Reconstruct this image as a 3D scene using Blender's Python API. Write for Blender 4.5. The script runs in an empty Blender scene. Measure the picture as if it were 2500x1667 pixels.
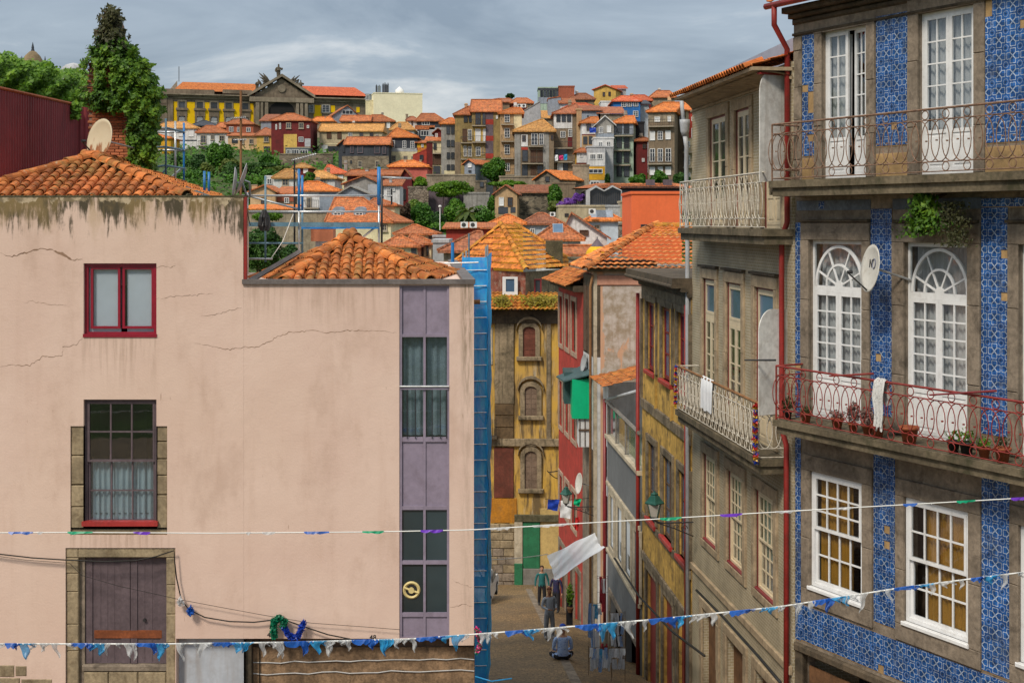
import bpy,math,random
import numpy as np
from mathutils import Vector,Matrix
random.seed(7);RNG=np.random.default_rng(7)
R=math.radians
SC=bpy.context.scene
COL=SC.collection
# ------------------------------------------------------------------ camera, sky, sun, exposure
F,CX,HY=3220.0,1250.0,540.0          # focal length, centre column and horizon row, in the photo's pixels
cam_d=bpy.data.cameras.new('camera');cam=bpy.data.objects.new('camera',cam_d);COL.objects.link(cam)
cam_d.sensor_width=36;cam_d.lens=36*F/2500;cam_d.shift_y=-(833.5 - HY) /2500
cam_d.clip_start=.5;cam_d.clip_end=8000
cam.location=(0,0,0);cam.rotation_euler=(R(90),0,0)
SC.camera=cam
SUN_EL,SUN_AZ=R(48),R(212)             # azimuth clockwise from +Y: behind the camera, a little to its left
W=bpy.data.worlds.new('World');SC.world=W;W.use_nodes=True
nt=W.node_tree;nt.nodes.clear()
def wn(t,**k):
    n=nt.nodes.new(t)
    for a,b in k.items():setattr(n,a,b)
    return n
wo=wn('ShaderNodeOutputWorld');bg=wn('ShaderNodeBackground')
sky=wn('ShaderNodeTexSky',sky_type='NISHITA',sun_disc=False);sky.sun_elevation=SUN_EL;sky.sun_rotation=SUN_AZ
tc=wn('ShaderNodeTexCoord');sep=wn('ShaderNodeSeparateXYZ')
nt.links.new(tc.outputs['Generated'],sep.inputs[0])
def wmath(op,a,b=None,c=None):
    n=wn('ShaderNodeMath',operation=op)
    for i,v in enumerate((a,b,c)):
        if v is None:continue
        if isinstance(v,(int,float)):n.inputs[i].default_value=v
        else:nt.links.new(v,n.inputs[i])
    return n.outputs[0]
zc=wmath('MAXIMUM',sep.outputs[2],0.0)
den=wmath('ADD',zc,0.21)
cmb=wn('ShaderNodeCombineXYZ')
nt.links.new(wmath('DIVIDE',sep.outputs[0],den),cmb.inputs[0])
nt.links.new(wmath('DIVIDE',sep.outputs[1],den),cmb.inputs[1])
cmb.inputs[2].default_value=3.7
n1=wn('ShaderNodeTexNoise');n1.inputs['Scale'].default_value=1.25;n1.inputs['Detail'].default_value=9;n1.inputs['Roughness'].default_value=.58;n1.inputs['Distortion'].default_value=.9
nt.links.new(cmb.outputs[0],n1.inputs['Vector'])
n2=wn('ShaderNodeTexNoise');n2.inputs['Scale'].default_value=.32;n2.inputs['Detail'].default_value=3
nt.links.new(cmb.outputs[0],n2.inputs['Vector'])
nn=wmath('ADD',wmath('MULTIPLY',n1.outputs[0],.6),wmath('MULTIPLY',n2.outputs[0],.4))
rmp=wn('ShaderNodeValToRGB');e=rmp.color_ramp.elements
e[0].position=.38;e[0].color=(.165,.205,.255,1)
e[1].position=.61;e[1].color=(.50,.515,.525,1)
m_=e.new(.50);m_.color=(.255,.30,.35,1)
nt.links.new(nn,rmp.inputs[0])
# overcast sky: the zenith is about three times as bright as the horizon
cie=wmath('MULTIPLY_ADD',zc,1.3,.55)
vm=wn('ShaderNodeVectorMath',operation='SCALE');nt.links.new(rmp.outputs[0],vm.inputs[0]);nt.links.new(cie,vm.inputs['Scale'])
vs=wn('ShaderNodeVectorMath',operation='SCALE');nt.links.new(sky.outputs[0],vs.inputs[0]);vs.inputs['Scale'].default_value=.10
mx=wn('ShaderNodeMix',data_type='RGBA');mx.inputs[0].default_value=.93
nt.links.new(vs.outputs[0],mx.inputs[6]);nt.links.new(vm.outputs[0],mx.inputs[7])
wt=wn('ShaderNodeMix',data_type='RGBA',blend_type='MULTIPLY');wr_=wn('ShaderNodeMapRange');wr_.inputs[1].default_value=.2;wr_.inputs[2].default_value=.8
nt.links.new(zc,wr_.inputs[0]);nt.links.new(wr_.outputs[0],wt.inputs[0]);nt.links.new(mx.outputs[2],wt.inputs[6]);wt.inputs[7].default_value=(1.12,1.0,.86,1)
nt.links.new(wt.outputs[2],bg.inputs[0]);bg.inputs[1].default_value=1.0
nt.links.new(bg.outputs[0],wo.inputs[0])
sun_d=bpy.data.lights.new('sun','SUN');sun_d.energy=1.5;sun_d.angle=R(11);sun_d.color=(1,.90,.76)
sun=bpy.data.objects.new('sun',sun_d);COL.objects.link(sun)
tosun=Vector((math.sin(SUN_AZ) *math.cos(SUN_EL),math.cos(SUN_AZ) *math.cos(SUN_EL),math.sin(SUN_EL)))
sun.rotation_euler=tosun.to_track_quat('Z','Y').to_euler()
vw=SC.view_settings;vw.view_transform='Standard';vw.look='None';vw.gamma=1;vw.exposure=1.05
vw.use_curve_mapping=False
SC.cycles.max_bounces=6;SC.cycles.transparent_max_bounces=12
# ------------------------------------------------------------------ materials
MATS={}
def _new(name):
    m=bpy.data.materials.new(name);m.use_nodes=True;MATS[name] =m
    t=m.node_tree;b=t.nodes['Principled BSDF']
    return m,t,b
def nd(t,k,**kw):
    n=t.nodes.new(k)
    for a,b in kw.items():setattr(n,a,b)
    return n
def setin(t,n,key,v):
    if hasattr(v,'is_linked') or hasattr(v,'links'):t.links.new(v,n.inputs[key])
    else:n.inputs[key].default_value=v
def mth(t,op,a,b=0.0,c=0.0,clamp=False):
    n=nd(t,'ShaderNodeMath',operation=op,use_clamp=clamp)
    for i,v in enumerate((a,b,c)):setin(t,n,i,v)
    return n.outputs[0]
def mixc(t,f,a,b,mode='MIX'):
    n=nd(t,'ShaderNodeMix',data_type='RGBA',blend_type=mode)
    for k,v in ((0,f),(6,a),(7,b)):
        if isinstance(v,tuple) and len(v) == 3:v=v+(1,)
        setin(t,n,k,v)
    return n.outputs[2]
def noise(t,vec,scale,det=4,rough=.55,dist=0.):
    n=nd(t,'ShaderNodeTexNoise');n.inputs['Scale'].default_value=scale;n.inputs['Detail'].default_value=det
    n.inputs['Roughness'].default_value=rough;n.inputs['Distortion'].default_value=dist
    if vec is not None:t.links.new(vec,n.inputs['Vector'])
    return n.outputs[0]
def mrange(t,v,a,b,c=0.,d=1.):
    n=nd(t,'ShaderNodeMapRange');n.interpolation_type='SMOOTHSTEP'
    setin(t,n,0,v);n.inputs[1].default_value=a;n.inputs[2].default_value=b;n.inputs[3].default_value=c;n.inputs[4].default_value=d
    return n.outputs[0]
def mapping(t,vec,sc=(1,1,1),loc=(0,0,0)):
    n=nd(t,'ShaderNodeMapping');n.inputs['Scale'].default_value=sc;n.inputs['Location'].default_value=loc
    t.links.new(vec,n.inputs[0]);return n.outputs[0]
def objco(t):return nd(t,'ShaderNodeTexCoord').outputs['Object']
def bumpn(t,b,h,st=.2,dist=.02):
    n=nd(t,'ShaderNodeBump');n.inputs['Strength'].default_value=st;n.inputs['Distance'].default_value=dist
    t.links.new(h,n.inputs['Height']);t.links.new(n.outputs[0],b.inputs['Normal'])
def P(name,col,rough=.8,var=.18,scale=.8,dirt=None,amt=.45,streak=0.,bump=.15,bs=30,spec=.3,metal=0.,rnd=0.):
    """general weathered surface: patchy tone, blotchy dirt, vertical run-off streaks, fine relief"""
    if name in MATS:return MATS[name]
    m,t,b=_new(name)
    b.inputs['Roughness'].default_value=rough;b.inputs['Metallic'].default_value=metal
    b.inputs['Specular IOR Level'].default_value=spec
    oc=objco(t);inf=nd(t,'ShaderNodeObjectInfo')
    off=nd(t,'ShaderNodeVectorMath',operation='ADD');t.links.new(oc,off.inputs[0])
    sc=nd(t,'ShaderNodeVectorMath',operation='SCALE');t.links.new(inf.outputs['Location'],sc.inputs[0]);sc.inputs['Scale'].default_value=.37
    t.links.new(sc.outputs[0],off.inputs[1]);v=off.outputs[0]
    n=noise(t,v,scale,5,.6)
    k=mth(t,'MULTIPLY',mrange(t,n,.3,.7,1 - var,1+var*.6),mrange(t,noise(t,v,scale*8,4,.65),.3,.7,1 - .5*var,1+.35*var))
    if rnd:
        k=mth(t,'MULTIPLY',k,mrange(t,inf.outputs['Random'],0,1,1 - rnd,1+rnd*.7))
    c=nd(t,'ShaderNodeVectorMath',operation='SCALE');c.inputs[0].default_value=col[:3];t.links.new(k,c.inputs['Scale'])
    out=c.outputs[0]
    if dirt:
        n2=noise(t,v,scale*2.3,6,.65,.6)
        out=mixc(t,mth(t,'MULTIPLY',mrange(t,n2,.48,.72),amt),out,dirt)
        if streak:
            n3=noise(t,mapping(t,v,(3.2,3.2,.22)),1.6,5,.65)
            out=mixc(t,mth(t,'MULTIPLY',mrange(t,n3,.47,.72),streak),out,dirt)
    t.links.new(out,b.inputs['Base Color'])
    if bump:bumpn(t,b,noise(t,v,bs,4,.6),bump,.01)
    return m
def glassm(name,tint=(.93,.95,.96),dark=0.0,rough=.03):
    m,t,b=_new(name);t.nodes.remove(b);out=t.nodes['Material Output']
    tr=nd(t,'ShaderNodeBsdfTransparent');tr.inputs[0].default_value=tint+(1,)
    gl=nd(t,'ShaderNodeBsdfGlossy');gl.inputs['Roughness'].default_value=rough;gl.inputs[0].default_value=(.9,.92,.95,1)
    fr=nd(t,'ShaderNodeLayerWeight');fr.inputs[0].default_value=.5
    bm=nd(t,'ShaderNodeBump');bm.inputs['Strength'].default_value=.06;bm.inputs['Distance'].default_value=.02
    t.links.new(noise(t,objco(t),3,2),bm.inputs['Height']);t.links.new(bm.outputs[0],fr.inputs['Normal']);t.links.new(bm.outputs[0],gl.inputs['Normal'])
    f=mth(t,'MULTIPLY_ADD',mth(t,'POWER',fr.outputs['Facing'],4.0),.6,.075,clamp=True)
    mxs=nd(t,'ShaderNodeMixShader');t.links.new(f,mxs.inputs[0]);t.links.new(tr.outputs[0],mxs.inputs[1]);t.links.new(gl.outputs[0],mxs.inputs[2])
    t.links.new(mxs.outputs[0],out.inputs[0]);return m
def pane_mat(name,col,rough=.12):
    m,t,b=_new(name);b.inputs['Roughness'].default_value=rough;b.inputs['Specular IOR Level'].default_value=.6
    inf=nd(t,'ShaderNodeObjectInfo')
    k=mrange(t,mth(t,'ADD',mth(t,'MULTIPLY',inf.outputs['Random'],.6),mth(t,'MULTIPLY',noise(t,objco(t),1.2,2),.4)),.1,.9,.35,1.9)
    c=nd(t,'ShaderNodeVectorMath',operation='SCALE');c.inputs[0].default_value=col;t.links.new(k,c.inputs['Scale'])
    t.links.new(c.outputs[0],b.inputs['Base Color']);return m
def leafm(name,c1,c2,c3,sc=1.2):
    m,t,b=_new(name);out=t.nodes['Material Output']
    b.inputs['Roughness'].default_value=.55;b.inputs['Specular IOR Level'].default_value=.3
    g=nd(t,'ShaderNodeNewGeometry');n=noise(t,g.outputs['Position'],sc,3,.6);n2=noise(t,g.outputs['Position'],sc*9,2,.6)
    r=nd(t,'ShaderNodeValToRGB');e=r.color_ramp.elements
    e[0].position=.33;e[0].color=c1+(1,);e[1].position=.68;e[1].color=c3+(1,);q=e.new(.5);q.color=c2+(1,)
    t.links.new(mth(t,'ADD',mth(t,'MULTIPLY',n,.5),mth(t,'MULTIPLY',n2,.5)),r.inputs[0]);t.links.new(r.outputs[0],b.inputs['Base Color'])
    tl=nd(t,'ShaderNodeBsdfTranslucent');t.links.new(r.outputs[0],tl.inputs[0])
    ms=nd(t,'ShaderNodeMixShader');ms.inputs[0].default_value=.25
    t.links.new(b.outputs[0],ms.inputs[1]);t.links.new(tl.outputs[0],ms.inputs[2]);t.links.new(ms.outputs[0],out.inputs[0]);return m
def roofm(name,c1,c2,lich,la=.4,wave=True,rnd=.22,sc=.9):
    """clay tile: tone varies tile by tile, lichen patches, and (far roofs) course and channel relief"""
    m,t,b=_new(name);b.inputs['Roughness'].default_value=.78;b.inputs['Specular IOR Level'].default_value=.25
    oc=objco(t);inf=nd(t,'ShaderNodeObjectInfo')
    off=nd(t,'ShaderNodeVectorMath',operation='ADD');t.links.new(oc,off.inputs[0])
    s_=nd(t,'ShaderNodeVectorMath',operation='SCALE');t.links.new(inf.outputs['Location'],s_.inputs[0]);s_.inputs['Scale'].default_value=.61;t.links.new(s_.outputs[0],off.inputs[1])
    v=off.outputs[0]
    out=mixc(t,mrange(t,noise(t,v,sc,5,.6),.3,.7),c1,c2)
    vo=nd(t,'ShaderNodeTexVoronoi');vo.inputs['Scale'].default_value=4.2;t.links.new(mapping(t,v,(1,1,1.7)),vo.inputs['Vector'])
    k=mrange(t,nd_sep(t,vo.outputs['Color']),0,1,.62,1.28)
    k=mth(t,'MULTIPLY',k,mrange(t,inf.outputs['Random'],0,1,1 - rnd,1+rnd))
    sv=nd(t,'ShaderNodeVectorMath',operation='SCALE');t.links.new(out,sv.inputs[0]);t.links.new(k,sv.inputs['Scale']);out=sv.outputs[0]
    out=mixc(t,mth(t,'MULTIPLY',mrange(t,noise(t,v,sc*2.6,6,.7,.4),.50,.66),la),out,lich)
    out=mixc(t,mth(t,'MULTIPLY',mrange(t,noise(t,v,5.5,4,.7),.55,.70),.55),out,(.045,.032,.024))
    out=mixc(t,mth(t,'MULTIPLY',mrange(t,noise(t,v,9.,3,.6),.64,.70),.55),out,(.40,.34,.23))
    t.links.new(out,b.inputs['Base Color'])
    if wave:
        sp=nd(t,'ShaderNodeSeparateXYZ');t.links.new(oc,sp.inputs[0])
        h=mth(t,'ABSOLUTE',mth(t,'SINE',mth(t,'MULTIPLY',mth(t,'ADD',sp.outputs[0],mth(t,'MULTIPLY',sp.outputs[1],.03)),11.)))
        h2=mth(t,'FRACT',mth(t,'MULTIPLY',sp.outputs[2],5.5))
        bumpn(t,b,mth(t,'ADD',h,mth(t,'MULTIPLY',h2,-.8)),.7,.06)
    else:bumpn(t,b,noise(t,v,35,4,.6),.25,.01)
    return m
def nd_sep(t,c):
    n=nd(t,'ShaderNodeSeparateColor');t.links.new(c,n.inputs[0]);return n.outputs[0]
def brickm(name,c1,c2,mort,sw=.22,sh=.07,mor=.012,bump=.5,off=.5,swap=True):
    m,t,b=_new(name);b.inputs['Roughness'].default_value=.8
    oc=objco(t);sp=nd(t,'ShaderNodeSeparateXYZ');t.links.new(oc,sp.inputs[0]);cb=nd(t,'ShaderNodeCombineXYZ')
    t.links.new(mth(t,'ADD',sp.outputs[0],sp.outputs[1]),cb.inputs[0]);t.links.new(sp.outputs[2],cb.inputs[1])
    br=nd(t,'ShaderNodeTexBrick');br.offset=off;t.links.new(cb.outputs[0],br.inputs['Vector'])
    br.inputs['Color1'].default_value=c1+(1,);br.inputs['Color2'].default_value=c2+(1,);br.inputs['Mortar'].default_value=mort+(1,)
    br.inputs['Scale'].default_value=1;br.inputs['Mortar Size'].default_value=mor;br.inputs['Brick Width'].default_value=sw;br.inputs['Row Height'].default_value=sh;br.inputs['Mortar Smooth'].default_value=.3
    k=mrange(t,noise(t,oc,1.1,5,.6),.3,.7,.75,1.15)
    sv=nd(t,'ShaderNodeVectorMath',operation='SCALE');t.links.new(br.outputs[0],sv.inputs[0]);t.links.new(k,sv.inputs['Scale'])
    t.links.new(sv.outputs[0],b.inputs['Base Color'])
    bumpn(t,b,mth(t,'SUBTRACT',1.0,br.outputs['Fac']),bump,.02);return m
def rubble(name,c1,c2,c3,mort,sc=2.6,rough=.9):
    m,t,b=_new(name);b.inputs['Roughness'].default_value=rough
    oc=objco(t);v=nd(t,'ShaderNodeTexVoronoi');v.inputs['Scale'].default_value=sc;t.links.new(mapping(t,oc,(1,1,1.5)),v.inputs['Vector'])
    v2=nd(t,'ShaderNodeTexVoronoi',feature='DISTANCE_TO_EDGE');v2.inputs['Scale'].default_value=sc;t.links.new(mapping(t,oc,(1,1,1.5)),v2.inputs['Vector'])
    r=nd(t,'ShaderNodeValToRGB');e=r.color_ramp.elements;e[0].color=c1+(1,);e[1].color=c3+(1,);q=e.new(.5);q.color=c2+(1,)
    t.links.new(nd_sep(t,v.outputs['Color']),r.inputs[0])
    ed=mrange(t,v2.outputs[0],.02,.09)
    out=mixc(t,ed,mort,r.outputs[0])
    k=mrange(t,noise(t,oc,.6,5,.6),.3,.7,.6,1.2)
    sv=nd(t,'ShaderNodeVectorMath',operation='SCALE');t.links.new(out,sv.inputs[0]);t.links.new(k,sv.inputs['Scale'])
    t.links.new(sv.outputs[0],b.inputs['Base Color']);bumpn(t,b,ed,.6,.05);return m
# plasters and stones
PINK=P('pink render',(.52,.335,.235),.85,.10,.35,(.36,.22,.15),.35,.10,.12,22)
P('granite',(.235,.19,.145),.85,.30,1.6,(.06,.048,.036),.7,.35,.45,40)
P('warm granite',(.31,.245,.155),.85,.30,2.2,(.11,.075,.04),.6,.3,.45,40)
P('dark granite',(.095,.072,.048),.88,.35,1.4,(.025,.022,.016),.7,.5,.45,34)
P('moss stone',(.11,.095,.055),.9,.4,2.,(.03,.035,.012),.7,.4,.5,30)
P('sand render',(.40,.26,.12),.85,.2,1.2,(.16,.11,.06),.6,.4)
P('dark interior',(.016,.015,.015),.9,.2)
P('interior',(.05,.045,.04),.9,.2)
P('white paint',(.72,.73,.74),.45,.06,2.5,(.42,.40,.37),.35,.12,.08,25,.45)
P('cream paint',(.62,.52,.36),.5,.08,2.5,(.35,.27,.17),.35,.15,.08,25,.45)
P('oxblood paint',(.20,.018,.022),.45,.2,2.5,(.08,.01,.01),.4,.2,.1,25,.5)
P('red paint',(.36,.03,.028),.45,.2,2.5,(.15,.03,.02),.4,.2,.1,25,.5)
P('crimson paint',(.25,.008,.025),.35,.12,2.5,(.10,.005,.012),.3,.1,.06,25,.5)
P('mauve paint',(.255,.215,.285),.5,.12,1.2,(.12,.09,.11),.35,.15,.08,25,.4)
P('mauve wood',(.115,.085,.095),.6,.2,2,(.05,.035,.04),.4,.3,.2,30,.35)
P('rust iron',(.20,.115,.075),.75,.35,7,(.30,.24,.20),.6,0,.3,40,.3)
P('white iron',(.58,.54,.46),.6,.2,6,(.22,.13,.07),.7,0,.2,40,.4)
P('red iron',(.23,.022,.016),.5,.2,6,(.15,.04,.02),.6,0,.2,40,.5)
P('black metal',(.02,.02,.022),.45,.2,3,bump=0,spec=.5)
P('galvanised',(.42,.44,.46),.42,.2,4,(.25,.24,.22),.4,0,.1,30,.5,.6)
P('steel tube',(.50,.52,.54),.38,.15,4,(.28,.25,.22),.35,0,.1,30,.5,.7)
P('blue tube',(.012,.17,.46),.42,.2,4,(.02,.08,.2),.4,0,.1,30,.5)
P('teal tube',(.10,.20,.27),.42,.2,4,(.06,.09,.11),.4,0,.1,30,.5)
P('grey pipe',(.40,.42,.45),.45,.12,3,(.25,.24,.23),.3,.3)
P('oxide pipe',(.26,.024,.02),.5,.2,3,(.13,.04,.03),.5,.3)
P('dish white',(.62,.60,.55),.45,.08,3,(.32,.27,.2),.4,.1,.05)
P('dish grey',(.34,.35,.36),.5,.1,3,(.2,.19,.18),.4,.2,.05)
P('terracotta',(.30,.085,.035),.75,.2,6,(.2,.07,.03),.5,0)
P('bulb wall',(.60,.60,.58),.8,.2,1.2,(.30,.26,.22),.6,.5)
P('cloth white',(.75,.77,.80),.8,.06,3,bump=.1)
P('plank brown',(.12,.075,.05),.8,.3,3,(.04,.03,.02),.5,.3,.3)
P('green door',(.025,.16,.075),.6,.15,2.5,(.02,.06,.03),.5,.3)
P('green sheet',(.0,.42,.19),.45,.06,1.5,(.0,.25,.12),.3,.25,.04,20,.4)
P('dark teal sheet',(.05,.10,.105),.5,.2,2,(.02,.05,.05),.4,.3)
P('lamp green',(.018,.085,.065),.4,.15,5,bump=.05,spec=.5)
P('rope white',(.72,.72,.70),.8,.1,bump=0)
P('cable',(.018,.017,.016),.6,.2,bump=0)
P('curtain sheer',(.46,.46,.46),.9,.1,4,bump=0)
P('curtain mustard',(.34,.17,.02),.9,.15,4,bump=0)
P('curtain pale blue',(.40,.50,.55),.9,.1,4,bump=0)
P('blind white',(.54,.58,.64),.6,.04,.8,bump=0)
P('net white',(.66,.67,.70),.6,.1,3,bump=0)
glassm('clear glass');glassm('dim glass',(.84,.87,.88))
pane_mat('far glass',(.035,.04,.05));pane_mat('blue glass',(.05,.10,.17),.08)
# clay
roofm('clay orange',(.46,.135,.028),(.56,.20,.04),(.33,.20,.035),.35,wave=False,rnd=.25)
roofm('clay old',(.36,.10,.028),(.50,.17,.04),(.22,.17,.05),.55,wave=False,rnd=.25)
roofm('clay corner',(.47,.15,.025),(.55,.23,.035),(.36,.27,.03),.65,wave=False)
roofm('clay big',(.58,.165,.04),(.60,.22,.06),(.42,.27,.16),.45,wave=False)
roofm('far clay',(.34,.098,.036),(.47,.15,.05),(.24,.15,.075),.6)
roofm('far clay bright',(.48,.13,.03),(.60,.185,.038),(.32,.16,.06),.5)
roofm('far clay brown',(.27,.085,.04),(.34,.12,.055),(.22,.14,.09),.45)
roofm('far clay ochre',(.42,.20,.06),(.50,.25,.075),(.30,.22,.08),.45)
roofm('far clay red',(.46,.085,.035),(.52,.12,.045),(.35,.14,.07),.25)
# leaves
leafm('ivy leaf',(.016,.05,.005),(.065,.155,.010),(.21,.34,.02),1.6)
leafm('ivy dry',(.03,.03,.015),(.055,.06,.02),(.10,.09,.035),1.6)
leafm('hedge leaf',(.03,.085,.006),(.085,.20,.010),(.22,.36,.02),1.3)
leafm('tree leaf',(.014,.055,.006),(.05,.15,.012),(.13,.27,.02),.3)
leafm('tree olive',(.035,.06,.012),(.09,.13,.022),(.17,.19,.035),.3)
leafm('tree dark',(.009,.034,.008),(.026,.08,.013),(.065,.14,.02),.3)
leafm('tree lime',(.06,.12,.015),(.13,.22,.03),(.25,.33,.06),.35)
leafm('tree brown',(.035,.022,.014),(.07,.042,.025),(.11,.07,.04),.35)
leafm('violet bloom',(.09,.035,.20),(.17,.06,.36),(.26,.12,.45),.4)
leafm('moss leaf',(.10,.085,.01),(.24,.20,.015),(.36,.26,.02),2)
# ------------------------------------------------------------------ mesh tools
class MB:
    def __init__(s):s.v=[];s.f=[];s.m=[]
    def add(s,vs,fs,mi=0):
        o=len(s.v);s.v += [tuple(p) for p in vs];s.f += [tuple(i+o for i in f) for f in fs];s.m += [mi] *len(fs);return s
    def box(s,x0,y0,z0,x1,y1,z1,mi=0):
        return s.add([(x0,y0,z0),(x1,y0,z0),(x1,y1,z0),(x0,y1,z0),(x0,y0,z1),(x1,y0,z1),(x1,y1,z1),(x0,y1,z1)],
                     [(0,1,5,4),(1,2,6,5),(2,3,7,6),(3,0,4,7),(4,5,6,7),(3,2,1,0)],mi)
    def quad(s,a,b,c,d,mi=0):return s.add([a,b,c,d],[(0,1,2,3)],mi)
    def prism(s,poly,y0,y1,mi=0):
        """polygon of (x, z) pushed from y0 to y1"""
        n=len(poly)
        vs=[(x,y0,z) for x,z in poly] +[(x,y1,z) for x,z in poly]
        fs=[tuple(range(n)),tuple(range(2*n - 1,n - 1,-1))] +[(i,i+n,(i+1) % n+n,(i+1) % n) for i in range(n)]
        return s.add(vs,fs,mi)
    def tube(s,pts,r,n=6,mi=0,closed=False,cap=True):
        pts=[Vector(p) for p in pts];N=len(pts);rs=r if isinstance(r,(list,tuple)) else [r] *N
        o=len(s.v);up0=None
        for i,p in enumerate(pts):
            a=pts[(i - 1) % N] if (closed or i) else p;b=pts[(i+1) % N] if (closed or i < N - 1) else p
            d=(b - a)
            if d.length < 1e-9:d=Vector((0,0,1))
            d.normalize()
            ref=Vector((0,0,1)) if abs(d.z) < .9 else Vector((0,1,0))
            if up0 is not None and abs(up0.dot(d)) < .95:ref=up0
            x=d.cross(ref).normalized();y=x.cross(d).normalized();up0=y
            for k in range(n):
                a_=2*math.pi*k/n
                s.v.append(tuple(p+(x*math.cos(a_) +y*math.sin(a_)) *rs[i]))
        rng=range(N if closed else N - 1)
        for i in rng:
            j=(i+1) % N
            for k in range(n):
                k2=(k+1) % n
                s.f.append((o+i*n+k,o+i*n+k2,o+j*n+k2,o+j*n+k));s.m.append(mi)
        if cap and not closed:
            s.f.append(tuple(o+k for k in range(n))[::-1]);s.m.append(mi)
            s.f.append(tuple(o+(N - 1) *n+k for k in range(n)));s.m.append(mi)
        return s
    def lathe(s,prof,cx=0,cy=0,n=12,mi=0,sx=1,sy=1):
        o=len(s.v)
        for r,z in prof:
            for k in range(n):
                a=2*math.pi*k/n;s.v.append((cx+r*sx*math.cos(a),cy+r*sy*math.sin(a),z))
        for i in range(len(prof) - 1):
            for k in range(n):
                k2=(k+1) % n;s.f.append((o+i*n+k,o+i*n+k2,o+(i+1) *n+k2,o+(i+1) *n+k));s.m.append(mi)
        s.f.append(tuple(o+k for k in range(n))[::-1]);s.m.append(mi)
        s.f.append(tuple(o+(len(prof) - 1) *n+k for k in range(n)));s.m.append(mi)
        return s
    def xf(s,M,i0=0):
        for i in range(i0,len(s.v)):s.v[i] =tuple(M @ Vector(s.v[i]))
        return s
    def mesh(s,name,mats,smooth=False):
        me=bpy.data.meshes.new(name);me.from_pydata(s.v,[],s.f)
        if not isinstance(mats,(list,tuple)):mats=[mats]
        for m in mats:me.materials.append(MATS[m] if isinstance(m,str) else m)
        if len(mats) > 1:me.polygons.foreach_set('material_index',s.m)
        if smooth:me.polygons.foreach_set('use_smooth',[True] *len(s.f))
        me.update();return me
    def build(s,name,mats,parent=None,smooth=False,loc=None):
        return link(name,s.mesh(name,mats,smooth),parent,loc)
def link(name,me,parent=None,loc=None,rot=None):
    o=bpy.data.objects.new(name,me);COL.objects.link(o)
    if parent is not None:o.parent=parent
    if loc is not None:o.location=loc
    if rot is not None:o.rotation_euler=rot
    return o
def tag(o,label=None,cat=None,group=None,kind=None):
    if label:o['label'] =label
    if cat:o['category'] =cat
    if group:o['group'] =group
    if kind:o['kind'] =kind
    elif cat:o['kind'] ='thing'
    return o
def empty(name,loc=(0,0,0),rz=0):
    o=bpy.data.objects.new(name,None);COL.objects.link(o);o.location=loc;o.rotation_euler=(0,0,rz);o.empty_display_size=.2;return o
def at(px,py,Y):return Vector(((px - CX) /F*Y,Y,(HY - py) /F*Y))
def unit_box():return MB().box(-.5,-.5,-.5,.5,.5,.5)
def copy_tree(o,parent=None):
    c=o.copy();COL.objects.link(c);c.parent=parent
    for ch in list(o.children):copy_tree(ch,c)
    return c
# ------------------------------------------------------------------ the ground
TER=[(-400,0),(-5,-6),(36,-13.4),(74,-21.2),(112,-22),(140,-12),(165,-7.5),(190,-4),(210,-.5),(235,5.5),(290,15),(330,21),(430,31),(600,33),(6000,34)]
def terr(Y,X=0):
    for (a,b),(c,d) in zip(TER,TER[1:]):
        if a <= Y <= c:return b+(d - b) *(Y - a) /(c - a)
    return TER[-1][1]
def street_z(Y,X=0):return -(12.46+.2*(Y - 35.6)) - .25*max(0,X - 1.7)
# ------------------------------------------------------------------ facades
class Fac:
    """a vertical facade: origin O (its left end as one faces it), direction along it, local x right, local y into the building"""
    def __init__(s,name,label,cat,O,ang,zb,group=None):
        s.O=Vector((O[0],O[1]));s.a=ang;s.zb=zb
        s.ux=Vector((math.cos(ang),math.sin(ang)));s.n=Vector((-math.sin(ang),math.cos(ang)))
        s.root=empty(name,(O[0],O[1],zb),ang)
        if label:tag(s.root,label,cat,group)
    def P(s,px,py,v=0.):
        O=s.O+s.n*v;rx=(px - CX) /F
        # k*(rx,1) = O + t*ux
        det=rx*(-s.ux.y) - 1*(-s.ux.x)
        k=(O.x*(-s.ux.y) +O.y*s.ux.x) /det
        t=(rx*O.y - 1*O.x) /det
        return t,(HY - py) /F*k - s.zb
    def u(s,px,v=0.):return s.P(px,HY,v)[0]
    def R(s,x0,x1,xr,yt,yb,v=0.):
        return (s.u(x0,v),s.P(xr,yb,v)[1],s.u(x1,v),s.P(xr,yt,v)[1])
    def w(s,u,v,z):p=s.O+s.ux*u+s.n*v;return Vector((p.x,p.y,z+s.zb))
def fac_from(name,label,px_far,pt,vpx,zb,cat='house'):
    """street facade on the right that recedes towards vpx; pt is a point of its line, px_far the column of its far end"""
    d=Vector(((vpx - CX) /F,1)).normalized()
    rx=(px_far - CX) /F
    k=(pt[0] - rx*pt[1]) /(rx*d.y - d.x)
    O=(pt[0] +d.x*k,pt[1] +d.y*k)
    return Fac(name,label,cat,O,math.atan2(-d.y,-d.x),zb)
def cells(x0,z0,x1,z1,holes):
    xs=sorted({x0,x1} | {min(max(h[0],x0),x1) for h in holes} | {min(max(h[2],x0),x1) for h in holes})
    zs=sorted({z0,z1} | {min(max(h[1],z0),z1) for h in holes} | {min(max(h[3],z0),z1) for h in holes})
    for a,b in zip(xs,xs[1:]):
        run=None
        for c,d in zip(zs,zs[1:]):
            mx_,mz_=(a+b) /2,(c+d) /2
            if any(h[0] < mx_ < h[2] and h[1] < mz_ < h[3] for h in holes):
                if run:yield a,run[0],b,run[1];run=None
            else:run=(run[0],d) if run else (c,d)
        if run:yield a,run[0],b,run[1]
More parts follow.
